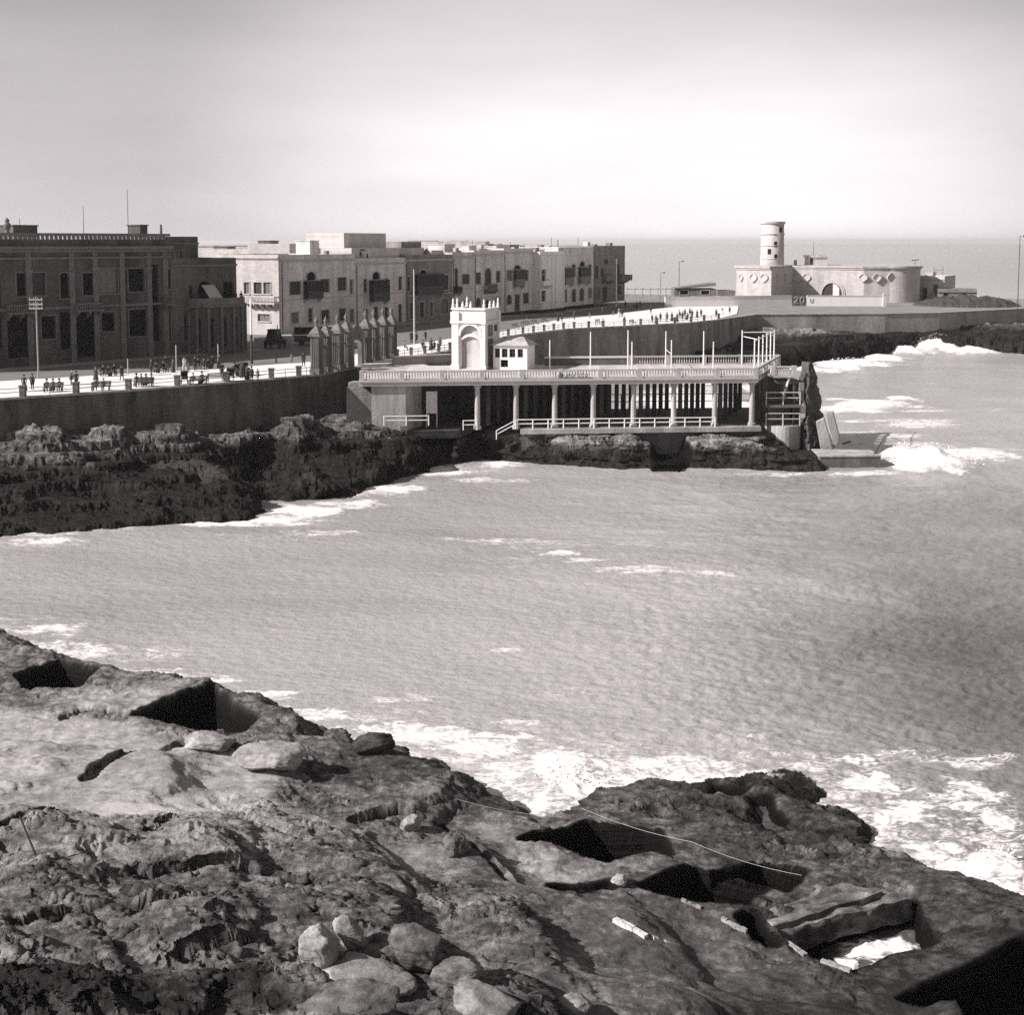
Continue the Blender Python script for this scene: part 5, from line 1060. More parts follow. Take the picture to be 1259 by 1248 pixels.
zz_ = np.linspace(zat(562, 134.5), zat(446.5, 134.5), 150); pv_ = np.array([[zat(v, 134.5), xat(a_, 134.5, v), xat(b_, 134.5, v)] for v, a_, b_ in prof])
lx = np.interp(zz_, pv_[:, 0], pv_[:, 1]); hx_ = np.interp(zz_, pv_[:, 0], pv_[:, 2]); nt_ = 96; th_ = np.linspace(0, 2 * math.pi, nt_); ring = np.stack([np.cos(th_), np.sin(th_)]); ring = ring / np.maximum(np.abs(ring[0]), np.abs(ring[1])) ; 
TH, ZZ = np.meshgrid(np.arange(nt_), zz_); wx_ = (hx_ - lx)[:, None] / 2; cx_ = (hx_ + lx)[:, None] / 2; dp_ = np.linspace(2.0, .7, 150)[:, None]
rx = ring[0][None, :] * wx_; ry = ring[1][None, :] * dp_; seamless = np.minimum(TH, nt_ - 1 - TH) / 7.0
course = np.floor(ZZ / .42); sc_ = 1 + .30 * fbm(seamless * 1.3 + 3, ZZ * .9, 4, 700) + .16 * (_h(np.floor(seamless * 1.1 + course * .37).astype(np.int64), course.astype(np.int64), 9) - .5) - .10 * sst(.3, .05, np.abs(ZZ / .42 - course - .5) * 2 - .0) * 0
RX = rx * sc_; RY = ry * sc_; X_ = cx_ + RX * .92 - RY * .30; Y_ = 136.0 + RY + RX * .62
o = gridmesh('wall_stump', X_[:, ::-1] - rw.location.x, Y_[:, ::-1] - rw.location.y, ZZ - rw.location.z, mat('sooty_ruin_stone', .075, var=.6, scale=1.6, bump=.9, bscale=5), None, False); o.parent = rw  # stump colour darkened for the shade on its front
o = slab_px('lit_edge', [(984, 500), (989, 492), (991, 500), (990, 512), (985, 520)], 134.0, .5, concrete, None); under(o, rw)  # paler slab paints sunlight on the stump's left edge
def px_slab(name, label, cat, poly, y, th, m):
    pts = [PD(u, v, y) for u, v in poly]; t = sum(pts, Vector()) / len(pts); o = slab_px(name, poly, y, th, m, None)
    o.data.transform(Matrix.Translation(-t)); o.location = t; tag(o, label, cat); bv = o.modifiers.new('b', 'BEVEL'); bv.width = .06; bv.segments = 2; return o
px_slab('tilted_slab', 'nearer of two tilted concrete slabs leaning against the foot of the ruined wall', 'concrete slab', [(1003, 519), (1013, 514), (1024, 553), (1016, 563), (1011, 563)], 132.5, .9, concrete)
px_slab('tilted_slab', 'farther tilted concrete slab standing on the jetty, with a dark gap to its left', 'concrete slab', [(1015.5, 509), (1024, 506.5), (1032, 538), (1030, 548), (1024, 552)], 134.5, 1.2, concrete)
b = MB(); j0 = P(1008, 575, 0); j1 = P(1087, 577, 0); b.prism([(0, 0), (j1[0] - j0[0], .3), (j1[0] - j0[0] - .2, 3.6), (.2, 4.2)], -1.0, 1.12)
jt = thing('jetty', 'low flat concrete jetty slab beyond the ruined wall, washed by a white splash', 'jetty', (j0[0], j0[1], 0)); b.build('jetty_body', concrete_d, jt)
b = MB(); b.prism([(-.08, -.08), (j1[0] - j0[0] + .08, .22), (j1[0] - j0[0] - .15, 3.7), (.15, 4.3)], 1.123, 1.26); b.build('jetty_top', concrete, jt)
b = MB(); p = PD(1083, 560, j1[1]); b.bar((p.x - j0[0], 1.2, 1.2), (p.x - j0[0] + .75, 1.6, 2.4), .16, 5, r2=.05); b.build('bent_bar', iron, jt)
b = MB(); p = P(1041, 546, .25); b.bar((-.6, -.5, 0), (.55, .5, .12), .10, 5); o = b.build('floating_timber', wood_d); o.location = (p[0], p[1], .35); tag(o, 'short dark timber floating in the water beyond the jetty', 'timber')
# stair ramp at the left end
t0 = PD(431, 470, 131.0); rp_ = thing('stair_ramp', 'pale sloping stone stair parapet going down to the rocks left of the pavilion', 'stairs', tuple(t0))
o = slab_px('parapet', [(428, 476), (428, 470), (441, 470), (470, 497), (471, 517), (462, 512)], 130.2, 1.5, wall_q, None); under(o, rp_)
o = slab_px('infill_wall', [(426, 475), (438, 482), (462, 512), (469, 518), (469, 545), (426, 545)], 130.6, 1.5, stone_k, None); under(o, rp_)  # dark stone paints the shade below the sloping parapet

# ------------------------------------------------------------------ entrance arch on the deck
fx = Vector((.94, -.35)).normalized()
mo = Vector((xat(556.5, 143), 143.0)); mon = thing('entrance_arch', 'white entrance arch pavilion with pinnacles standing on the deck', 'archway', (mo.x, mo.y, DZ + .004), math.atan2(fx.y, fx.x))
MW, MD = 4.05, 4.3; zc = zat(396, 142) - DZ; zt = zat(381, 142) - DZ
b = MB(); op = (1.0, MW - .62, .02, zat(400, 142) - DZ, True); wall_with_openings(b, MW, zt, [op], rec=.45)
b.quad((MW, 0, 0), (MW, MD, 0), (MW, MD, zt), (MW, 0, zt)); b.quad((MW, MD, 0), (0, MD, 0), (0, MD, zt), (MW, MD, zt)); b.quad((0, MD, 0), (0, 0, 0), (0, 0, zt), (0, MD, zt)); b.quad((0, 0, zt), (MW, 0, zt), (MW, MD, zt), (0, MD, zt)); b.build('wall', stone_w, mon)
b = MB(); b.quad((1.0, .45, 0), (MW - .62, .45, 0), (MW - .62, .45, op[3]), (1.0, .45, op[3])); b.build('arch_panel', concrete, mon)
zl = zat(414.5, 142) - DZ; b = MB(); n = 8; mx = (op[0] + op[1]) / 2; hw = (op[1] - op[0]) / 2 - .003
for k in range(n):
    xa, xb = mx - hw + 2 * hw * k / n, mx - hw + 2 * hw * (k + 1) / n; f = lambda x: zl + .35 - .5 * ((x - mx) / hw) ** 2
    b.prism([(xa, .1), (xb, .1), (xb, .44), (xa, .44)], 0, 0, z0s=[f(xa) - .3, f(xb) - .3, f(xb) - .3, f(xa) - .3], z1s=[f(xa), f(xb), f(xb), f(xa)])
b.build('arch_band', white_p, mon)
b = MB(); n = 10; r0 = hw + .003; hh = min(r0, op[3] * .6)
for k in range(n):
    a0, a1 = math.pi * k / n, math.pi * (k + 1) / n; q = []
    for yy in (-.14, -.004):
        for aa, rr_ in ((a0, 0), (a1, 0), (a1, .28), (a0, .28)): q.append((mx + (r0 + rr_) * math.cos(aa), yy, op[3] - hh + (hh + rr_) * math.sin(aa)))
    b.add(q, [(0, 3, 2, 1), (4, 5, 6, 7), (0, 1, 5, 4), (2, 3, 7, 6)])
b.build('arch_moulding', white_p, mon)
for (x, y, ww) in ((-.05, -.16, .85), (MW - .3, -.16, .38), (MW - .26, MD - .3, .35), (-.05, MD - .3, .5)):
    b = MB(); b.box(x, x + ww, y, y + .5, 0, zc - .25); b.box(x - .1, x + ww + .1, y - .1, y + .6, 0, .5); b.box(x - .1, x + ww + .1, y - .1, y + .6, zc - .247, zt - .25); b.build('pilaster', stone_w, mon)
b = MB(); b.box(-.2, MW + .2, -.3, -.17, zc - .12, zc + .12); b.box(MW + .05, MW + .25, -.168, MD + .2, zc - .12, zc + .12); b.build('cornice', stone_w, mon)
b = MB(); b.box(-.12, MW + .12, -.2, .15, zt + .003, zt + .18); b.box(MW - .15, MW + .12, .151, MD + .1, zt + .003, zt + .18); b.box(-.12, .15, .151, MD + .1, zt + .003, zt + .18); b.build('coping', white_p, mon)
for (x, y, hh) in ((.1, 0, 1.3), (.62, 0, 1.35), (1.3, .0, .95), (2.3, 0, 1.0), (MW - .1, 0, 1.25), (MW, 1.6, 1.0), (MW, 2.9, 1.0), (MW, MD - .1, 1.3), (.1, MD - .1, 1.3)):
    b = MB(); b.lathe(x, y, [(.2, zt + .183), (.14, zt + .4), (.19, zt + .55), (.1, zt + .7), (.12, zt + hh * .8), (.04, zt + hh)], 7); b.build('pinnacle', stone_w, mon)
b = MB(); b.box(MW + .003, MW + .03, 2.9, 3.8, zat(409, 142) - DZ, zat(401, 142) - DZ); b.build('side_window', glass, mon); b = MB(); b.box(MW + .003, MW + .04, .9, 2.4, .3, zat(417, 142) - DZ); b.box(MW + .003, MW + .04, .9, 2.4, zat(414, 142) - DZ, zat(400, 142) - DZ); b.build('side_panel', shut_m, mon)
# ticket kiosk
ko = Vector((xat(606.5, 142.2), 142.2)); KW = 4.15
kx = fx
kh = House('ticket_kiosk', 'small white kiosk with four windows and a sloping roof, right of the arch', 'kiosk', ko, ko + kx * KW, DZ + .004, zat(424.5, 141.6) - DZ, 2.6, stone_w)
kh.parapet = .1
for u0, u1 in ((608.3, 614.6), (616.7, 624), (626.2, 633.5), (636.2, 643)): kh.window(u0, u1, 428, 439.5, 'glass', False, False, False)
kh.window(615.4, 624.6, 442.3, 451.5, 'hole', False, False, False); kh.finish(cornice=False)
H = kh.H; b = MB(); e = .35; v = [(-e, -e, H + .01), (KW + e, -e, H + .01), (KW + e, 2.6 + e, H + .01), (-e, 2.6 + e, H + .01), (.9, 1.3, H + .95), (KW - .9, 1.3, H + .95)]
b.add(v, [(0, 1, 5, 4), (1, 2, 5), (2, 3, 4, 5), (3, 0, 4), (3, 2, 1, 0)]); b.build('sloping_roof', concrete, kh.t)
# ------------------------------------------------------------------ gate pillars: finials on tall fluted piers
def make_pillar(h):
    t = thing('gate_pillar', 'x', 'pillar'); b = MB()
    b.box(-.62, .62, -.62, .62, 0, .7); b.box(-.52, .52, -.52, .52, .703, h)
    for s1 in (-1, 1):
        for k in (-.34, -.11, .12, .35): b.box(k - .07, k + .07, s1 * .52 - .05, s1 * .52 + .05, .75, h - .3); b.box(s1 * .52 - .052, s1 * .52 + .052, k - .07, k + .07, .75, h - .3)
    b.build('shaft', pillar_s, t)
    b = MB(); b.box(-.78, .78, -.78, .78, h + .003, h + .22); b.box(-.64, .64, -.64, .64, h + .223, h + .4); b.add([(-.62, -.62, h + .4), (.62, -.62, h + .4), (.62, .62, h + .4), (-.62, .62, h + .4), (-.12, -.12, h + 1.15), (.12, -.12, h + 1.15), (.12, .12, h + 1.15), (-.12, .12, h + 1.15)], [(0, 1, 5, 4), (1, 2, 6, 5), (2, 3, 7, 6), (3, 0, 4, 7), (4, 5, 6, 7)]); b.build('cap', pillar_c, t)
    b = MB(); b.lathe(0, 0, [(.12, h + 1.15), (.2, h + 1.25), (.1, h + 1.4), (.24, h + 1.62), (.24, h + 1.8), (.1, h + 1.98), (.03, h + 2.25)], 9); b.build('finial', pillar_c, t, True)
    return t
P0 = Vector(EW[4]) ; P1 = Vector(EW[5]); gd_ = (P1 - P0).normalized(); gn = Vector((-gd_.y, gd_.x))
pil = [(388.5, 456, 413.5), (400, 455, 412.5), (414.5, 453, 409.5), (425, 451, 407.5), (449, 447, 403.5), (459, 445, 402), (470.5, 443, 399.5), (481, 441, 398.5)]
labs = ['leftmost gate pillar, nearest the promenade railing', 'second gate pillar from the left in the row of eight', 'third gate pillar from the left, just before the round gable', 'fourth gate pillar from the left, directly left of the low gable', 'fifth gate pillar from the left, directly right of the low gable', 'sixth gate pillar from the left in the row of eight', 'seventh gate pillar from the left, one before the last', 'rightmost gate pillar, last of the row before the railed edge']
for (u, vb, vt), lb in zip(pil, labs):
    sl = (u - CU) / FOC; o = P0 + gn * .25; k = (o.x * gn.x + o.y * gn.y) / (sl * gn.x + gn.y); q = Vector((sl * k, k)); hz_ = zat(vt, q.y) - 8.67
    t = make_pillar(hz_); t.location = (q.x, q.y, 8.675); t.rotation_euler = (0, 0, math.atan2(gd_.y, gd_.x)); t['label'] = lb; t['group'] = 'ornate gate pillars'
    if u in (425, 414.5): g0 = q
    if u == 449: g1 = q
q0 = Vector((xat(427, 151), 0)); 
def gp_(u):
    sl = (u - CU) / FOC; o = P0 + gn * .25; k = (o.x * gn.x + o.y * gn.y) / (sl * gn.x + gn.y); return Vector((sl * k, k))
ga, gb = gp_(429.5), gp_(444.5); gbt = thing('gate_lintel', 'low carved gable spanning the opening in the middle of the gate pillars', 'gable', (ga.x, ga.y, 0), math.atan2(gd_.y, gd_.x)); Lg = (gb - ga).length
zl = zat(413, ga.y); b = MB(); b.box(.0, Lg, -.3, .3, zl - .55, zl); b.build('beam', pillar_s, gbt)
b = MB(); n = 10
for k in range(n):
    x0, x1 = Lg * k / n, Lg * (k + 1) / n; f = lambda x: zl + .02 + 1.25 * math.sin(math.pi * x / Lg) ** .8; b.prism([(x0, -.2), (x1, -.2), (x1, .2), (x0, .2)], 0, 0, z0s=[zl + .003] * 4, z1s=[f(x0) + .02, f(x1) + .02, f(x1) + .02, f(x0) + .02])
b.build('gable', pillar_s, gbt)
for x in (.35, Lg - .35): b = MB(); b.box(x - .28, x + .28, -.28, .28, 8.675, zl - .553); b.build('jamb', pillar_s, gbt)
for i, (ua, ub, lb) in enumerate([(391, 398, 'iron grille between the first two gate pillars'), (403, 411, 'iron grille between the second and third gate pillars'), (417.5, 422.5, 'narrow iron grille between the third and fourth gate pillars'), (451.5, 456.5, 'iron grille between the fifth and sixth gate pillars'), (462, 467.5, 'iron grille between the sixth and seventh gate pillars'), (473.5, 478.5, 'iron grille between the last two gate pillars')]):
    a_, b_ = gp_(ua), gp_(ub); Lq = (b_ - a_).length; t = thing('iron_grille', lb, 'grille', (a_.x, a_.y, 8.675), math.atan2(gd_.y, gd_.x), 'iron grilles between the gate pillars'); b = MB(); n = max(4, int(Lq / .22))
    for k in range(n + 1): b.bar((Lq * k / n, 0, 0), (Lq * k / n, 0, 3.4), .035, 5)
    b.build('bars', iron, t); b = MB(); b.box(0, Lq, -.04, .04, .3, .4); b.box(0, Lq, -.04, .04, 3.0, 3.1); b.build('rail', iron, t)
# low dark wall from the pillars to the arch
wa = Vector(P(484, 449, DZ)); wb = Vector(P(556, 446, DZ)); t = thing('low_wall', 'low dark wall with a pale coping between the last gate pillar and the white arch', 'wall', (wa.x, wa.y, DZ)); b = MB(); b.obox((0, 0), wb - wa, 0, .4, 0, .95); b.build('wall_face', stone_d, t); b = MB(); b.obox((0, 0), wb - wa, -.08, .48, .953, 1.08); b.build('coping', stone_l, t)

# ------------------------------------------------------------------ promenade railings
def edge_at(u):
    """point on the sea-wall line under pixel column u, 0.35 m inland"""
    sl = (u - CU) / FOC
    for i in range(len(EW) - 1):
        p, q = Vector(EW[i]), Vector(EW[i + 1]); d = q - p; n = Vector((-d.y, d.x)).normalized(); o = p + n * .35; k = o.dot(n) / (sl * n.x + n.y); x = Vector((sl * k, k)); s = (x - o).dot(d) / d.length_squared
        if -1e-3 <= s <= 1.001: return x
    return Vector(EW[-1])
def prom_rail(us, label, rails=2, w=.26, h=.95):
    ps = [edge_at(u) for u in us]; t = thing('railing', label, 'railing', (ps[0].x, ps[0].y, 0))
    for p in ps:
        z = landz(p.y) + .175; b = MB(); x, y = p.x - ps[0].x, p.y - ps[0].y; b.box(x - w, x + w, y - w, y + w, z, z + h); b.box(x - w * 1.25, x + w * 1.25, y - w * 1.25, y + w * 1.25, z + h + .003, z + h + .14); b.build('stone_post', concrete_d, t)
    for i in range(len(ps) - 1):
        p, q = ps[i] - ps[0], ps[i + 1] - ps[0]; za, zb = landz(ps[i].y) + .175, landz(ps[i + 1].y) + .175; b = MB()
        for k in (.45, .82): b.bar((p.x, p.y, za + k), (q.x, q.y, zb + k), .035, 5)
        m = p.lerp(q, .5); b.bar((m.x, m.y, (za + zb) / 2), (m.x, m.y, (za + zb) / 2 + .85), .035, 5); b.build('rail', iron, t)
prom_rail([-45, 24, 90, 155, 215.5, 277, 332, 366, 385], 'promenade railing of stone posts and iron rails along the left sea wall')
prom_rail([488, 505, 522, 539, 553], 'short railing on the pavement edge between the gate pillars and the white arch', w=.2)
prom_rail([612, 625, 643, 656, 669, 681, 693, 706, 724, 742, 768, 788, 808, 830, 850, 866, 884], 'long railing with stone posts along the curved sea wall behind the kiosk', w=.22)
# ------------------------------------------------------------------ people
def skin_body(name, verts, edges):
    me = bpy.data.meshes.new(name); me.from_pydata([v[:3] for v in verts], edges, []); o = bpy.data.objects.new(name, me); C.objects.link(o)
    o.modifiers.new('s', 'SKIN'); sv = me.skin_vertices[0].data
    for i, v in enumerate(verts): sv[i].radius = (v[3], v[3] if len(v) < 5 else v[4])
    sv[0].use_root = True
    md = o.modifiers.new('u', 'SUBSURF'); md.levels = 1; md.render_levels = 1
    dg = bpy.context.evaluated_depsgraph_get(); m2 = bpy.data.meshes.new_from_object(o.evaluated_get(dg)); bpy.data.objects.remove(o); bpy.data.meshes.remove(me); m2.name = name
    m2.polygons.foreach_set('use_smooth', [True] * len(m2.polygons)); return m2
def make_person(pose, top, bot, hat=None, dress=False, sc=1.0):
    t = thing('person', 'x', 'person')
    if pose == 'sit':
        pz = .53; V = [(0, 0, pz, .15, .13), (0, .02, pz + .2, .135, .12), (0, .03, pz + .42, .165, .12), (0, .02, pz + .57, .055), (0, -.01, pz + .65, .075), (0, -.02, pz + .76, .088, .1), (0, -.01, pz + .84, .05)]
        legs = lambda s: [(s * .1, -.05, pz - .01, .1), (s * .12, -.45, pz - .0, .075), (s * .12, -.44, .1, .05), (s * .13, -.6, .05, .04)]
        arms = lambda s: [(s * .18, .03, pz + .5, .07), (s * .26, -.04, pz + .24, .05), (s * .15, -.28, pz + .14, .04), (s * .12, -.35, pz + .12, .035)]
    else:
        st = .22 if pose == 'walk' else 0.0; lean = -.10 if pose == 'lean' else 0
        V = [(0, 0, .93, .14, .12), (0, lean * .4, 1.12, .13, .11), (0, lean, 1.32, .165, .12), (0, lean * 1.2, 1.47, .055), (0, lean * 1.4 - .01, 1.54, .075), (0, lean * 1.6 - .02, 1.64, .085, .1), (0, lean * 1.6 - .01, 1.72, .05)]
        legs = lambda s: [(s * .09, 0, .88, .1), (s * .1, -s * st * .6 - .02, .5, .068), (s * .1, -s * st + (.02 if not st else .06 * (s < 0)), .1, .048), (s * .11, -s * st - .14, .045, .038)]
        arms = lambda s: [(s * .18, lean, 1.41, .07), (s * .25, lean * .6 + s * st * .3 + .02, 1.14, .05), (s * .25, s * st * .8 - .06 + (lean * 2.5 if lean else 0), .92, .038), (s * .245, s * st * .9 - .08 + lean * 3, .84, .036)]
    Ed = [(i, i + 1) for i in range(6)]
    for s in (-1, 1):
        i = len(V); V += legs(s); Ed += [(0, i), (i, i + 1), (i + 1, i + 2), (i + 2, i + 3)]; i = len(V); V += arms(s); Ed += [(2, i), (i, i + 1), (i + 1, i + 2), (i + 2, i + 3)]
    me = skin_body('body', V, Ed)
    for m in (top, bot, skin_m, cloth_k): me.materials.append(m)
    hz_ = V[3][2] + .03; pz = V[0][2]
    for p in me.polygons:
        c = p.center; hd = Vector(V[-1][:3]); hl = Vector(V[10 + 4][:3]) if False else None
        if c.z > hz_: p.material_index = 2
        elif pose != 'sit' and abs(c.x) > .2 and c.z < .9: p.material_index = 2
        elif pose == 'sit' and c.y < -.26 and c.z > pz + .07: p.material_index = 2
        elif c.z < .09: p.material_index = 3
        elif c.z < pz + .02 or (pose == 'sit' and c.y < -.15 and c.z < pz + .1): p.material_index = 1
    o = bpy.data.objects.new('body', me); C.objects.link(o); o.parent = t
    hx, hy, hzz = V[5][:3]; b = MB()
    if hat == 'cap': b.lathe(hx, hy - .02, [(.135, hzz + .03), (.14, hzz + .06), (.12, hzz + .11), (.04, hzz + .13)], 10)
    elif hat: b.lathe(hx, hy, [(.19, hzz + .02), (.19, hzz + .04), (.11, hzz + .05), (.105, hzz + .15), (.06, hzz + .17)], 10)
    else: b.lathe(hx, hy + .02, [(.10, hzz - .06), (.118, hzz), (.115, hzz + .06), (.08, hzz + .11), (.03, hzz + .125)], 10)
    b.build('hat' if hat else 'hair', cloth_w if hat == 'pale' else cloth_k, t, True)
    if dress:
        b = MB()
        if pose == 'sit': b.prism([(-.2, .12), (.2, .12), (.26, -.55), (-.26, -.55)], 0, 0, z0s=[.4, .4, .12, .12], z1s=[.66, .66, .62, .62])
        else: b.lathe(0, lean * .4, [(.33, .12), (.28, .5), (.2, .85), (.155, 1.08), (.15, 1.12)], 12)
        b.build('skirt', bot, t, True)
    elif pose != 'sit' and top is not cloth_w:
        b = MB(); b.lathe(0, lean * .3, [(.21, .62), (.2, .9), (.17, 1.12)], 10); b.build('coat', top, t, True)
    t.scale = (sc, sc, sc); return t
KINDS_ = {'man': ('stand', cloth_k, cloth_k, 'felt', False, 1.0), 'manw': ('walk', cloth_d, cloth_k, 'felt', False, 1.0), 'capman': ('lean', cloth_d, cloth_d, 'cap', False, 1.0), 'white': ('walk', cloth_w, cloth_w, 'cap', False, 1.0),
          'woman': ('stand', cloth_d, cloth_d, 'felt', True, .96), 'pale': ('stand', cloth_g, cloth_w, 'pale', True, .96), 'child': ('stand', cloth_g, cloth_d, None, False, .7), 'sit': ('sit', cloth_k, cloth_k, 'felt', False, 1.0), 'sitw': ('sit', cloth_d, cloth_d, 'felt', True, .97), 'sitg': ('sit', cloth_g, cloth_d, 'cap', False, 1.0)}
PROTO = {}; USED = set()
def copy_of(key, maker, loc, rz, label, group=None):
    if key not in PROTO: PROTO[key] = maker()
    r = PROTO[key]
    if key in USED:
        r = dup(r, loc, rz, label, group, tuple(r.scale))
    else:
        USED.add(key); r.location = loc; r.rotation_euler = (0, 0, rz); r['label'] = label
    if group: r['group'] = group
    return r
def person(kind, u, v, deg, label, group=None, dz=.132, xy=None, z=None):
    x, y = xy or Pl(u, v); zz = (landz(y) + dz) if z is None else z
    r = copy_of('p' + kind, lambda: make_person(*KINDS_[kind]), (x, y, zz), R(deg), label, group); k = KINDS_[kind][5] * random.uniform(.93, 1.05); r.scale = (k * random.uniform(.95, 1.08), k, k); return r
# bench prototype: faces -y
def make_bench():
    t = thing('bench', 'x', 'bench'); b = MB()
    for k in range(3): b.box(-1.0, 1.0, -.42 + k * .15, -.30 + k * .15, .42, .46)
    b.build('seat', wood_m, t); b = MB()
    for k in range(3): b.box(-1.0, 1.0, .06 + k * .02, .095 + k * .02, .54 + k * .15, .65 + k * .15)
    b.build('backrest', wood_m, t)
    for x in (-.85, .85):
        b = MB(); b.box(x - .04, x + .04, -.40, -.33, 0, .417); b.box(x - .04, x + .04, .02, .09, 0, .417); b.box(x - .04, x + .04, .10, .15, .417, .95); b.build('leg', iron, t)
    return t
def bench(u, v, deg, label): 
    x, y = Pl(u, v); return copy_of('bench', make_bench, (x, y, landz(y) + .132), R(deg), label, 'benches on the promenade'), (x, y)
def sitters(u, v, deg, offs, bl, pl):
    t, (x, y) = bench(u, v, deg, bl); c, s = math.cos(R(deg)), math.sin(R(deg))
    for (k, off), lb in zip(offs, pl):
        ox, oy = off, -.12; person(k, 0, 0, deg, lb, 'people sitting on the promenade', xy=(x + ox * c - oy * s, y + ox * s + oy * c), z=landz(y) + .132 - .06)
def make_pram():
    t = thing('pram', 'x', 'pram'); b = MB(); b.prism([(-.32, -.5), (.32, -.5), (.32, .5), (-.32, .5)], .5, .92, z0s=[.6, .6, .45, .45]); b.build('body', carpaint, t)
    b = MB(); n = 7
    for k in range(n):
        a0, a1 = math.pi * k / n * .75, math.pi * (k + 1) / n * .75; b.quad((-.35, .48 - .45 * (1 - math.cos(a0)) - .0, .92 + .55 * math.sin(a0)), (-.35, .48 - .45 * (1 - math.cos(a1)), .92 + .55 * math.sin(a1)), (.35, .48 - .45 * (1 - math.cos(a1)), .92 + .55 * math.sin(a1)), (.35, .48 - .45 * (1 - math.cos(a0)), .92 + .55 * math.sin(a0)))
    for s in (-.35, .35): b.add([(s, .03, .92)] + [(s, .48 - .45 * (1 - math.cos(math.pi * k / n * .75)), .92 + .55 * math.sin(math.pi * k / n * .75)) for k in range(n + 1)], [tuple(range(n + 2))])
    b.build('hood', cloth_k, t); b = MB(); b.bar((-.3, .5, .8), (-.3, .95, 1.05), .025); b.bar((.3, .5, .8), (.3, .95, 1.05), .025); b.bar((-.3, .95, 1.05), (.3, .95, 1.05), .03); b.build('handle', iron, t)
    for x in (-.33, .33):
        for y in (-.34, .34): b = MB(); b.bar((x - .02, y, .27), (x + .02, y, .27), .27, 14); b.build('wheel', rubber, t)
    return t
def pram(u, v, deg, lb): x, y = Pl(u, v); copy_of('pram', make_pram, (x, y, landz(y) + .132), R(deg), lb, 'prams on the promenade')
e1 = math.degrees(math.atan2((Vector(EW[2]) - Vector(EW[1])).y, (Vector(EW[2]) - Vector(EW[1])).x))
inl = e1 + 180            # facing inland, back to the sea
sitters(66, 483.5, inl, [('sit', -.6), ('sitw', .0), ('sit', .6)], 'bench by the railing holding three dark-clothed sitters, leftmost on the promenade', ['dark-clothed man on the right of the leftmost three-sitter bench', 'woman in dark clothes in the middle of the leftmost bench', 'dark-clothed man on the left of the leftmost three-sitter bench'])
person('man', 94, 477.5, 200, 'tall man in black coat and hat standing beside the leftmost bench'); person('capman', 87.5, 475, 120, 'bent man in a cap leaning towards the tall man in black')
sitters(124.5, 482, inl, [('sitg', -.3), ('sit', .45)], 'pale wooden bench by the railing with two sitters seen from behind', ['man in cap and grey jacket on the right of the two-sitter bench', 'man in dark hat on the left of the two-sitter bench'])
sitters(178, 477, inl, [('sit', -.75), ('sitw', -.2), ('sitg', .3), ('sit', .8)], 'crowded bench by the railing with four people in a row', ['dark-hatted man at the right end of the crowded four-person bench', 'woman second from the right on the crowded four-person bench', 'grey-jacketed man second from the left on the crowded bench', 'dark-hatted man at the left end of the crowded bench'])
pram(227, 474, 20, 'black hooded pram by the railing beside two seated people')
sitters(244, 474.5, inl, [('sitw', -.45), ('sitg', .5)], 'bench by the railing directly right of the black pram', ['woman in dark clothes on the bench right of the pram', 'man in cap on the bench right of the pram'])
bench(265.5, 470.5, inl, 'empty pale bench by the railing, the only one with nobody on it')
pram(283, 470, 10, 'black pram with hood up left of two bigger dark hoods'); pram(292, 464, -20, 'dark pram in the middle of the group near the pavement edge'); pram(301, 463, 60, 'rightmost dark pram, beside a standing man in black')
person('woman', 297, 466, 180, 'woman in a long dark dress standing among the prams'); person('man', 309.5, 471, 160, 'man in black hat standing right of the prams'); person('child', 317, 469, 200, 'bareheaded child walking right of the man by the prams')
sitters(133, 463.5, 40, [('sit', -.6), ('sitw', .0), ('sit', .65)], 'bench on the road side of the pavement with three dark sitters, left group', ['man at one end of the left roadside bench, hat on', 'woman in the middle of the left roadside bench', 'man at the right end of the left roadside bench'])
sitters(197, 459, 40, [('sitw', -.55), ('sit', .3)], 'bench on the road side of the pavement near the man in white', ['woman on the roadside bench near the man in white', 'dark-hatted man on the roadside bench near the man in white'])
person('man', 204, 457, 90, 'man in black standing just behind the roadside bench'); person('woman', 213, 459.5, 150, 'woman in dark dress walking towards the man in white')
person('white', 227, 458, 230, 'man dressed all in white walking on the pale pavement'); person('child', 232, 459, 230, 'child walking beside the man in white')
sitters(249, 455, 40, [('sit', -.6), ('sitg', .1), ('sitw', .7)], 'roadside bench right of the man in white, with three sitters', ['man in dark hat on the bench right of the man in white', 'man in cap on the bench right of the man in white', 'woman on the bench right of the man in white'])
person('man', 261.5, 455, 60, 'tall man in black standing at the end of a roadside bench'); person('woman', 270, 454.5, 20, 'woman in dark dress standing right of the tall man at the roadside bench')
person('child', 358.6, 448, 190, 'small child in dark clothes walking left of the big man near the gate pillars'); person('manw', 373.3, 452.5, 200, 'large man in dark suit walking towards the gate pillars')
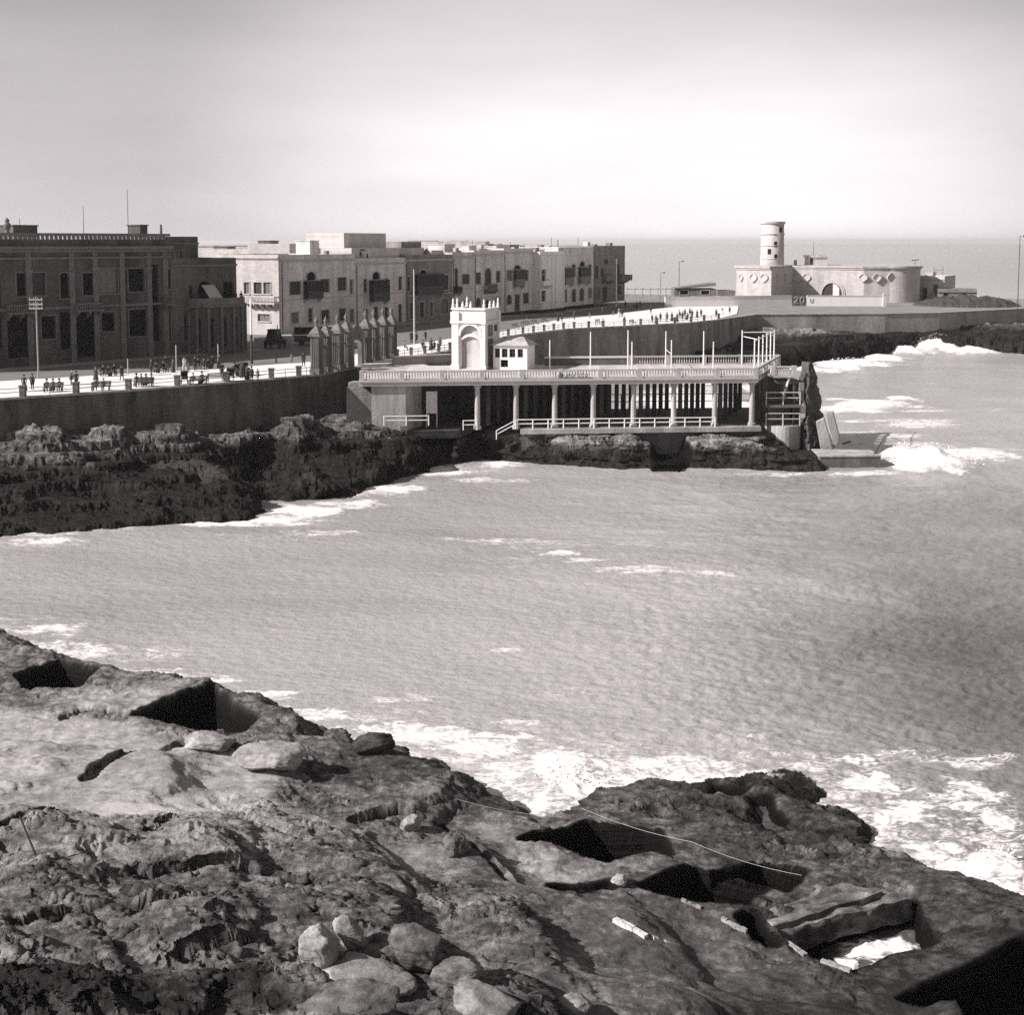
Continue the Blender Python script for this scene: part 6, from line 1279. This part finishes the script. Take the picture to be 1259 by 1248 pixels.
# right of the gate pillars
for k, u, v, d, lb in [('sitg', 497, 432.5, 100, 'crouching man in a cap just right of the last gate pillar'), ('man', 506, 423, 200, 'left one of two men in black under the tall pale pole'), ('man', 511.8, 423.5, 160, 'right one of two men in black under the tall pale pole'), ('capman', 523.5, 420, 240, 'stooping man in a cap walking right of the tall pale pole'), ('woman', 530, 432, 190, 'woman in dark dress standing near the railing left of the white arch'), ('sit', 520, 432, 170, 'seated man in black beside the woman near the white arch'), ('manw', 541, 431, 150, 'man in dark coat walking close to the left of the white arch'), ('sitw', 534, 431, 200, 'seated woman beside the railing close to the white arch'),
                        ('sitg', 648, 400.5, 90, 'crouching man in cap on the road edge above the kiosk'), ('woman', 686, 396, 200, 'left figure of the dark pair walking at the road edge'), ('man', 691, 396, 150, 'right figure of the dark pair walking at the road edge'), ('capman', 741, 388, 200, 'stooping man on the road edge left of three small walkers'), ('child', 754, 389, 180, 'leftmost of three small walkers on the bright pavement'), ('pale', 761, 391, 180, 'woman in pale dress among three small walkers'), ('man', 765, 390.5, 190, 'man in dark suit at the right of three small walkers'),
                        ('man', 769, 379, 170, 'man in black standing at the corner of the last house'), ('woman', 783, 380, 190, 'woman in dark dress near the corner of the last house'), ('manw', 787, 379.5, 160, 'man in dark coat walking away from the last house'), ('sit', 779, 380, 120, 'seated dark figure near the corner of the last house'), ('man', 767.5, 401, 200, 'man in black leaning on the railing by a stone post'), ('sitw', 741.5, 402, 180, 'seated woman by the curved railing, alone'), ('capman', 802, 398, 210, 'stooping man at the curved railing left of a dark post'), ('woman', 806.5, 399, 180, 'woman in dark dress at the curved railing'), 
                        ('manw', 820, 396.5, 140, 'man striding beside the cluster at the end of the curved railing'), ('woman', 832.5, 397, 180, 'nearest woman of the cluster at the end of the curved railing'), ('man', 839, 395, 160, 'man in black in the middle of the cluster by the railing'), ('sitw', 845, 394.5, 190, 'seated woman in the cluster by the railing end'), ('capman', 851, 392.5, 200, 'stooping man in a cap at the right of the cluster'), ('manw', 848, 389.5, 30, 'man in dark coat walking on the far side of the cluster'), ('woman', 857, 391.5, 180, 'woman in dark dress second from the right of the cluster'), ('man', 862, 390.5, 200, 'rightmost man in black of the cluster by the railing'),
                        ('man', 880.5, 391, 180, 'man in black alone where the curved railing ends'), ('pale', 888, 387.5, 200, 'woman in pale dress near the start of the white fort wall'), ('man', 897, 386.5, 170, 'man in black farthest right on the bright pavement'), ('sitg', 823, 378.5, 90, 'crouching man in cap at the left end of the white fort wall')]:
    person(k, u, v, d, lb, 'people strolling on the far promenade')
for u, v, lb in ((633, 405, 'empty bench behind the kiosk roof, leftmost on the far promenade'), (644, 402, 'empty bench on the far promenade, second from the left'), (657, 400, 'empty bench on the far promenade, third from the left'), (669, 397.5, 'empty bench on the far promenade, nearest the dark walking pair'), (735, 399.5, 'bench on the far promenade beside the lone seated woman'), (777, 400, 'bench by the curved railing right of the man in black')): bench(u, v, 60, lb)
for k, u, v, d, lb in [('man', 40, 481, 170, 'man in black walking at the far left of the promenade'), ('woman', 30, 483, 190, 'woman in dark dress walking at the far left of the promenade'), ('woman', 118, 470, 160, 'woman in dark dress crossing the pale pavement behind the two-sitter bench'), ('manw', 150, 470, 220, 'man in dark coat crossing the pale pavement, alone'), ('man', 186, 462, 120, 'man in black standing left of the roadside bench near the man in white'), ('man', 273, 466, 200, 'man in black standing behind the empty pale bench'), ('capman', 287, 466, 160, 'stooping man in a cap behind the dark prams'), ('woman', 304, 469, 150, 'woman in dark dress between the prams and the man in black hat'), ('man', 240, 458, 200, 'man in black passing between the man in white and a roadside bench'),
                        ('man', 812, 396, 170, 'man in black at the curved railing, left of the striding man'), ('woman', 826, 395.5, 200, 'woman in dark dress inside the cluster, just right of the striding man'), ('man', 842, 391, 150, 'man in black at the back of the cluster by the railing'), ('capman', 836, 392.5, 240, 'stooping man at the back left of the cluster by the railing'), ('manw', 706, 394, 160, 'man in dark coat on the bright pavement right of the dark walking pair'), ('child', 725, 392, 180, 'small child alone on the bright pavement above the pavilion'), ('man', 800, 386, 190, 'man in black alone in the middle of the bright pavement')]:
    person(k, u, v, d, lb, 'people strolling on the far promenade' if u > 400 else None)
# two people on the hotel terrace
p_ = h3  # wing
def on_house(hh, kind, x, y, z, deg, lb):
    q = hh.p0 + hh.d * x + Vector((-hh.d.y, hh.d.x)) * y; person(kind, 0, 0, deg, lb, None, xy=(q.x, q.y), z=hh.z0 + z)
ztr = [o for o in h3.t.children if o.name.startswith('bow_front')][0].data.vertices[-1].co.z
on_house(h3, 'man', h3.px(283.5, 352)[0], -1.0, ztr + .305, 20, 'man in black standing on the round hotel terrace, left one'); on_house(h3, 'woman', h3.px(292, 352)[0], -.8, ztr + .305, 0, 'woman in dark dress on the round hotel terrace, near its right end')

# ------------------------------------------------------------------ vehicles
bx_, by_ = Pl(362, 425); bus = thing('motor_bus', 'dark motor bus with a pale roof, partly hidden behind the gate pillars', 'bus', (bx_, by_, 8.505), R(8))
b = MB(); b.box(0, 5.6, 0, 2.0, .55, 1.55); b.box(0, .12, .05, 1.95, 1.553, 2.7); b.box(5.48, 5.6, .05, 1.95, 1.553, 2.7)
for k in range(1, 6): b.box(k * .93 - .05, k * .93 + .05, .02, .1, 1.553, 2.7); b.box(k * .93 - .05, k * .93 + .05, 1.9, 1.98, 1.553, 2.7)
b.build('body', carpaint, bus); b = MB(); b.box(-.2, 5.75, -.12, 2.12, 2.703, 2.86); b.build('roof', stone_l, bus); b = MB(); b.box(-.02, 5.6, -.03, -.003, 1.5, 1.62); b.build('waistband', white_p, bus); b = MB(); b.box(.15, 5.4, .06, .09, 1.56, 2.69); b.box(.15, 5.4, 1.9, 1.93, 1.56, 2.69); b.build('side_window', glass, bus)
for x in (1.0, 4.5):
    for y in (.1, 1.9): b = MB(); b.bar((x, y - .1, .42), (x, y + .1, .42), .42, 16); b.build('wheel', rubber, bus)
b = MB(); b.prism([(5.603, .35), (6.9, .5), (6.9, 1.5), (5.603, 1.65)], .6, 1.4); b.build('bonnet', carpaint, bus)
cx_, cy_ = Pl(337, 428); cab = thing('hooded_carriage', 'dark hooded carriage seen from behind on the road before the sunlit house', 'carriage', (cx_, cy_, 8.505), R(-12))
b = MB(); b.prism([(-.95, -.8), (.95, -.8), (.95, 1.0), (-.95, 1.0)], .6, 1.35); b.add([(-.92, -.75, 1.353), (.92, -.75, 1.353), (.92, .95, 1.353), (-.92, .95, 1.353), (-.68, -.6, 2.55), (.68, -.6, 2.55), (.68, .7, 2.55), (-.68, .7, 2.55)], [(0, 1, 5, 4), (1, 2, 6, 5), (2, 3, 7, 6), (3, 0, 4, 7), (4, 5, 6, 7)]); b.build('body', carpaint, cab)
b = MB(); b.box(-.78, .78, -.7, .8, 2.553, 2.7); b.build('roof', cloth_k, cab); b = MB(); b.bar((.62, -.2, 2.7), (.62, -.2, 3.35), .09, 6, r2=.05); b.build('roof_lamp', iron, cab)
for x in (-1.05, 1.05):
    for y in (-.5, 1.3):
        b = MB(); n = 16
        b.bar((x - .05, y, .6), (x + .05, y, .6), .6, n); b.build('wheel', rubber, cab)
# ------------------------------------------------------------------ poles and lamps
def pole(name, cat, label, u, vb, vt, r=.09, m=iron_p, arms=(), lamp=False, z=None, low=None, y=None):
    if y is None: x, y = Pl(u, vb)
    else: x = xat(u, y, 380)
    z0 = landz(y) if z is None else z; t = thing(name, label, cat, (x, y, z0)); H_ = zat(vt, y) - z0; b = MB()
    if low: b.cyl(0, 0, 0, low, r * 1.25, r * 1.2, 8); b.build('pole_foot', iron, t); b = MB(); b.cyl(0, 0, low + .003, H_, r, r * .75, 8)
    else: b.cyl(0, 0, 0, H_, r, r * .7, 8)
    b.build('pole', m, t)
    for (dz, w_) in arms: b = MB(); b.box(-w_, w_, -.12, -.03, H_ - dz - .18, H_ - dz); [b.cyl(q, -.07, H_ - dz + .003, H_ - dz + .18, .05, n=6) for q in np.linspace(-w_ + .1, w_ - .1, 4)]; b.build('crossarm', m, t)
    if lamp: b = MB(); b.bar((0, 0, H_ - .1), (.9, 0, H_ + .15), .04); b.build('lamp_arm', m, t); b = MB(); b.lathe(.95, 0, [(.25, H_ - .2), (.28, H_), (.08, H_ + .2)], 8); b.build('lamp', m, t)
    return t
t = pole('telegraph_pole', 'pole', 'tall pole with three pale crossarms standing before the hotel, leftmost pole', 47.5, 467, 364.5, .10, mat('grey_pole_paint', .28, var=.2), arms=((.25, .75), (.75, .75), (1.2, .75)))
pole('street_pole', 'pole', 'pale pole with a dark foot at the corner of the hotel wing', 309.5, 447, 366, .14, white_p, low=3.6)
pole('street_pole', 'pole', 'tall pale pole rising behind the gate pillars, above two men in black', 509.5, 424, 331, .13, iron_p, arms=())
pole('street_pole', 'pole', 'tall white pole before the house left of the white house', 641.5, 385.5, 320, .2, white_p)
pole('street_pole', 'pole', 'tall white pole before the dark end house of the row', 757.5, 377, 318, .2, white_p)
pole('street_pole', 'pole', 'thin pale pole before the white house front', 678, 374, 331, .12, white_p)
pole('chimney_mast', 'mast', 'slender dark mast rising beside the white house roof', 685.5, 372, 294, .16, concrete_d, y=299)
pole('street_lamp', 'lamp', 'distant street lamp on the horizon, nearest the last house', 834.5, 358, 321, .1, iron, lamp=True, y=345)
pole('street_lamp', 'lamp', 'distant street lamp between the last house and the dark shed', 812, 360, 335, .08, iron, lamp=True, y=350)
pole('street_lamp', 'lamp', 'tall dark street lamp at the far right edge by the sea wall', 1251, 383, 290, .11, iron, lamp=True, y=292)
pole('bollard', 'post', 'short pale post on the road side, before the dark hotel middle', 157.5, 462, 441, .07, iron_p); pole('bollard', 'post', 'short pale post on the road side, left of the man in white', 217, 456, 424, .08, iron_p); pole('bollard', 'post', 'short pale post on the road side, below the round terrace', 268.5, 452, 423, .08, iron_p); pole('bollard', 'post', 'short dark post in the road below the hooded carriage', 339.5, 446, 428, .1, iron); pole('bollard', 'post', 'thick white post at the side street corner, left of the bus', 361, 423, 402.5, .26, white_p)
# low wall by the side street
wa = Vector(Pl(314, 421)); wb = Vector(Pl(360, 418)); t = thing('low_wall', 'low white-topped wall closing the side street beside the bus', 'wall', (wa.x, wa.y, 8.5)); b = MB(); b.obox((0, 0), wb - wa, 0, .35, 0, .55); b.build('wall_face', concrete, t); b = MB(); b.obox((0, 0), wb - wa, -.05, .4, .553, .75); b.build('coping', white_p, t)
# sea-front fence on the horizon
def far_fence(u0, u1, y, vt, label):
    p = Vector((xat(u0, y, 360), y)); q = Vector((xat(u1, y, 360), y)); z0 = landz(y) - .2; t = thing('sea_fence', label, 'fence', (p.x, p.y, z0)); L_ = (q - p).length; h_ = zat(vt, y) - z0; n = int(L_ / 1.9); b = MB()
    b.box(0, L_, -.04, .04, h_ * .85, h_ * .93); b.box(0, L_, -.04, .04, h_ * .4, h_ * .47); b.build('rail', iron_p, t)
    for k in range(n + 1): b = MB(); b.box(L_ * k / n - .1, L_ * k / n + .1, -.1, .1, 0, h_); b.build('post', concrete, t)
far_fence(771, 828, 340, 353.5, 'row of fence posts on the sea edge between the last house and the shed'); far_fence(1204, 1258, 325, 368, 'row of fence posts on the point beyond the scrub mound')

# ------------------------------------------------------------------ foreground boulders and odds and ends
XN, YN, ZN = NEAR
def ground_at(x, y):
    i = int(np.clip(np.searchsorted(YN[:, 0] * 0 + (22.0 * (90.0 / 22.0) ** np.linspace(0, 1, YN.shape[0])), y), 1, YN.shape[0] - 1)); j = int(np.clip(round((x / y + .68) / 1.48 * (XN.shape[1] - 1)), 0, XN.shape[1] - 1)); return float(ZN[i, j])
def near_pt(u, v):
    z = 3.0
    for _ in range(12): x, y = P(u, v, z); z = z * .5 + .5 * ground_at(x, y)
    return x, y, z
bo_m = bpy.data.materials['shore_limestone']
def boulder(u, v, wpx, hpx, tilt, label, seed, tone=.62, dy=.8, rough=.13, sink=.2):
    x, y, z = near_pt(u, v + hpx * .45); sx = wpx / FOC * y / 2; sz = hpx / FOC * y / 2; sy = sx * dy
    bm = bmesh.new(); bmesh.ops.create_icosphere(bm, subdivisions=5, radius=1); co = np.array([v_.co for v_ in bm.verts]); o_ = seed * 13.7
    # facet it with a few random planes, then roughen
    rs = np.random.RandomState(seed); nrm = rs.normal(size=(16, 3)); nrm /= np.linalg.norm(nrm, axis=1)[:, None]
    for n_ in nrm:
        dd = co @ n_; lim = rs.uniform(.62, .9); ex = np.maximum(dd - lim, 0); co = co - ex[:, None] * n_ * .88
    k = 1 + rough * fbm(co[:, 0] * 1.6 + o_, co[:, 1] * 1.6 + co[:, 2] * 1.1, 4, seed) + .045 * billow(co[:, 0] * 4 + co[:, 2] * 3 + o_, co[:, 1] * 4 - co[:, 2] * 2.5, 3, seed + 3)
    co = co * k[:, None] * np.array([sx, sy, sz])
    for v_, c in zip(bm.verts, co): v_.co = c
    me = bpy.data.meshes.new('boulder'); bm.to_mesh(me); bm.free(); me.polygons.foreach_set('use_smooth', [True] * len(me.polygons)); me.materials.append(bo_m)
    for nm, val in (('tone', tone + .25 * fbm(co[:, 0] * 2 + o_, co[:, 1] * 2 + co[:, 2] * 2, 4, seed + 8)), ('wet_shade', np.zeros(len(co))), ('rugged', np.full(len(co), .55))): at = me.attributes.new(nm, 'FLOAT', 'POINT'); at.data.foreach_set('value', np.asarray(val, np.float32))
    o = bpy.data.objects.new('boulder', me); C.objects.link(o); o.location = (x, y, z + sz * (1 - sink * 2)); o.rotation_euler = (0, R(tilt), 0); tag(o, label, 'boulder', 'boulders on the near rocks'); return o
for a in [(256, 908, 70, 24, 0, 'pale flat rock lying along the lower lip of the big dark cavity', 31, .78), (334, 922, 92, 40, 4, 'large pale flat-topped rock at the right end of the big dark cavity', 32, .78), (457, 909, 60, 30, 0, 'dark blocky knob of rock on the crest above the foam', 35, .22), (392, 1156, 60, 84, -8, 'pale upright egg-shaped boulder among the near rocks', 11, .8), (429, 1140, 40, 58, -38, 'narrow pale boulder leaning against the egg-shaped one', 12, .74), (452, 1196, 125, 44, 4, 'broad flat boulder just below the egg-shaped one', 13, .74), (512, 1152, 92, 64, 10, 'dark pitted boulder right of the leaning pale one', 14, .42), (596, 1228, 110, 42, 6, 'flat slab-like boulder with a dark right face at the bottom edge', 15, .66), (560, 1192, 70, 34, -6, 'dark flattened boulder between the pitted one and the bottom slab', 16, .5), (700, 1236, 66, 32, -12, 'small pale boulder at the bottom edge, right of the slab-like one', 20, .66), (430, 1232, 130, 36, 0, 'wide dark boulder under the broad flat one at the bottom edge', 21, .5), (505, 1010, 36, 26, 0, 'small pale stone block high on the slope near the shore', 23, .8), (762, 1080, 26, 16, 0, 'small white stone on the ridge between two dark pools', 24, .95), (560, 1032, 34, 40, 30, 'dark split boulder standing above the first pool', 25, .45), (1030, 948, 70, 18, 0, 'low wave-washed rock at the tip of the near rocks', 27, .3), (1120, 985, 36, 9, 0, 'tiny dark rock awash far right in the foam', 30, .25)]: boulder(*a)
# cut stone block beside the right-hand pool
def quadblock(name, label, cat, top, z, th, m, rough=.0):
    pts = [Vector(P(u, v, z) + (z,)) for u, v in top]; c = sum(pts, Vector()) / 4; b = MB(); n = 7
    o = thing(name, label, cat, tuple(c)) if False else None
    bm = bmesh.new(); lo = [bm.verts.new(p - c - Vector((0, 0, th))) for p in pts]; hi = [bm.verts.new(p - c) for p in pts]
    bm.faces.new(hi); bm.faces.new(lo[::-1])
    for i in range(4): bm.faces.new((lo[i], lo[(i + 1) % 4], hi[(i + 1) % 4], hi[i]))
    bmesh.ops.recalc_face_normals(bm, faces=bm.faces[:]); bmesh.ops.subdivide_edges(bm, edges=bm.edges[:], cuts=20, use_grid_fill=True)
    co = np.array([v_.co for v_ in bm.verts]); nz = fbm(co[:, 0] * 1.5, co[:, 1] * 1.5 + co[:, 2] * 2, 4, 61) * .12
    co2 = co + np.stack([fbm(co[:, 1] * 1.3 + 9, co[:, 2] * 2, 3, 62), fbm(co[:, 0] * 1.3, co[:, 2] * 2 + 4, 3, 63), fbm(co[:, 0] * 1.1, co[:, 1] * 1.4, 4, 64)], -1) * .17 * rough
    for v_, q in zip(bm.verts, co2): v_.co = q
    me = bpy.data.meshes.new(name); bm.to_mesh(me); bm.free(); me.polygons.foreach_set('use_smooth', [False] * len(me.polygons)); me.materials.append(m)
    for nm, val in (('tone', .52 + .45 * fbm(co[:, 0] * 1.6, co[:, 1] * 2.6 + co[:, 2], 5, 66) + .45 * sst(-.30, -.45, co[:, 0] / (np.ptp(co[:, 0])))), ('wet_shade', np.zeros(len(co))), ('rugged', np.full(len(co), .8))): at = me.attributes.new(nm, 'FLOAT', 'POINT'); at.data.foreach_set('value', np.asarray(val, np.float32))  # tone lightened at the left end to paint sunlight there
    o = bpy.data.objects.new(name, me); C.objects.link(o); o.location = c; return tag(o, label, cat)
quadblock('cut_stone_block', 'long flat-topped cut stone block with a painted-sunlit end beside the foaming pool', 'stone block', [(958, 1147), (928, 1124), (1035, 1085), (1122, 1103)], 1.05, .8, bo_m, 1.0)
quadblock('stone_ledge', 'narrow stone lip along the back of the long cut block', 'stone block', [(952, 1139), (944, 1133), (1060, 1093), (1085, 1097)], 1.2, .3, bo_m, .5)
def beam(name, label, u0, v0, u1, v1, r, m, lift=.12, cat='beam', n=7):
    a_ = Vector(near_pt(u0, v0)); b_ = Vector(near_pt(u1, v1)); rs = np.random.RandomState(int(u0)); bm_ = MB(); prev = None
    for k in range(n):
        p = a_.lerp(b_, k / n); q = a_.lerp(b_, (k + 1) / n); bm_.obox((p.x - a_.x, p.y - a_.y), (q.x - a_.x, q.y - a_.y), -r * rs.uniform(.7, 1.1), r * rs.uniform(.7, 1.1), -.1 + (q.z - a_.z) * .0, lift + rs.uniform(-.03, .05))
    for i, (x, y, z) in enumerate(bm_.v): pass
    sl = (b_.z - a_.z) / max((b_ - a_).length, .1); d = (b_ - a_); L2 = d.x ** 2 + d.y ** 2
    bm_.v = [(x, y, z + (x * d.x + y * d.y) / L2 * d.z) for x, y, z in bm_.v]
    o = bm_.build(name, m); o.location = a_; return tag(o, label, cat)
frag_c = mat('grey_broken_stone', .26, var=.5, scale=3, bump=.6)
pale_c = mat('pale_broken_concrete', .55, var=.25, scale=3, bump=.5)
beam('broken_kerb', 'upper of two white broken kerb pieces lying on the smooth rock', 756, 1132, 795, 1154, 0.105, pale_c, 0.110, 'kerb stone', 5)
beam('broken_kerb', 'lower of two white broken kerb pieces lying on the smooth rock', 803, 1156, 839, 1168, 0.075, pale_c, 0.080, 'kerb stone', 5)
beam('kerb_fragment', 'broken kerb fragment by the left corner of the long pool', 838, 1108, 862, 1118, 0.053, frag_c, 0.060, 'kerb stone', 4); beam('kerb_fragment', 'broken kerb fragment left of the cut stone block', 888, 1130, 918, 1147, 0.068, frag_c, 0.070, 'kerb stone', 5)
beam('kerb_fragment', 'row of crumbling kerb stones below the cut stone block', 950, 1160, 990, 1176, 0.090, frag_c, 0.080, 'kerb stone', 6); beam('kerb_fragment', 'pale kerb stones at the lower corner of the foaming pool', 1010, 1182, 1046, 1196, 0.090, frag_c, 0.090, 'kerb stone', 5)
def wire(label, pts):
    P3 = [Vector(near_pt(u, v)) + Vector((0, 0, h_)) for u, v, h_ in pts]; b = MB(); o0 = P3[0]
    for i in range(len(P3) - 1):
        n = 8
        for k in range(n):
            f = lambda s: P3[i].lerp(P3[i + 1], s) - o0 - Vector((0, 0, .35 * 4 * s * (1 - s) * .4)); b.bar(f(k / n), f((k + 1) / n), .0065, 4)
    o = b.build('rope', mat('pale_rope', .5, var=.1)); o.location = o0; tag(o, label, 'rope')
wire('thin pale rope stretched across the first dark pool', [(560, 990, .25), (690, 1012, .25), (805, 1046, .3)]); wire('thin pale rope running over the first pool and the long pool to the cut block', [(715, 1003, .3), (850, 1045, .3), (985, 1088, .35)])
x, y, z = near_pt(48, 1058); b = MB(); q = PD(24, 1003, y + .3); b.bar((0, 0, -.1), (q.x - x, .3, q.z - z), .035, 6, r2=.025); o = b.build('stick', wood_d); o.location = (x, y, z); tag(o, 'thin dark stick leaning out of the rock at the left edge', 'stick')
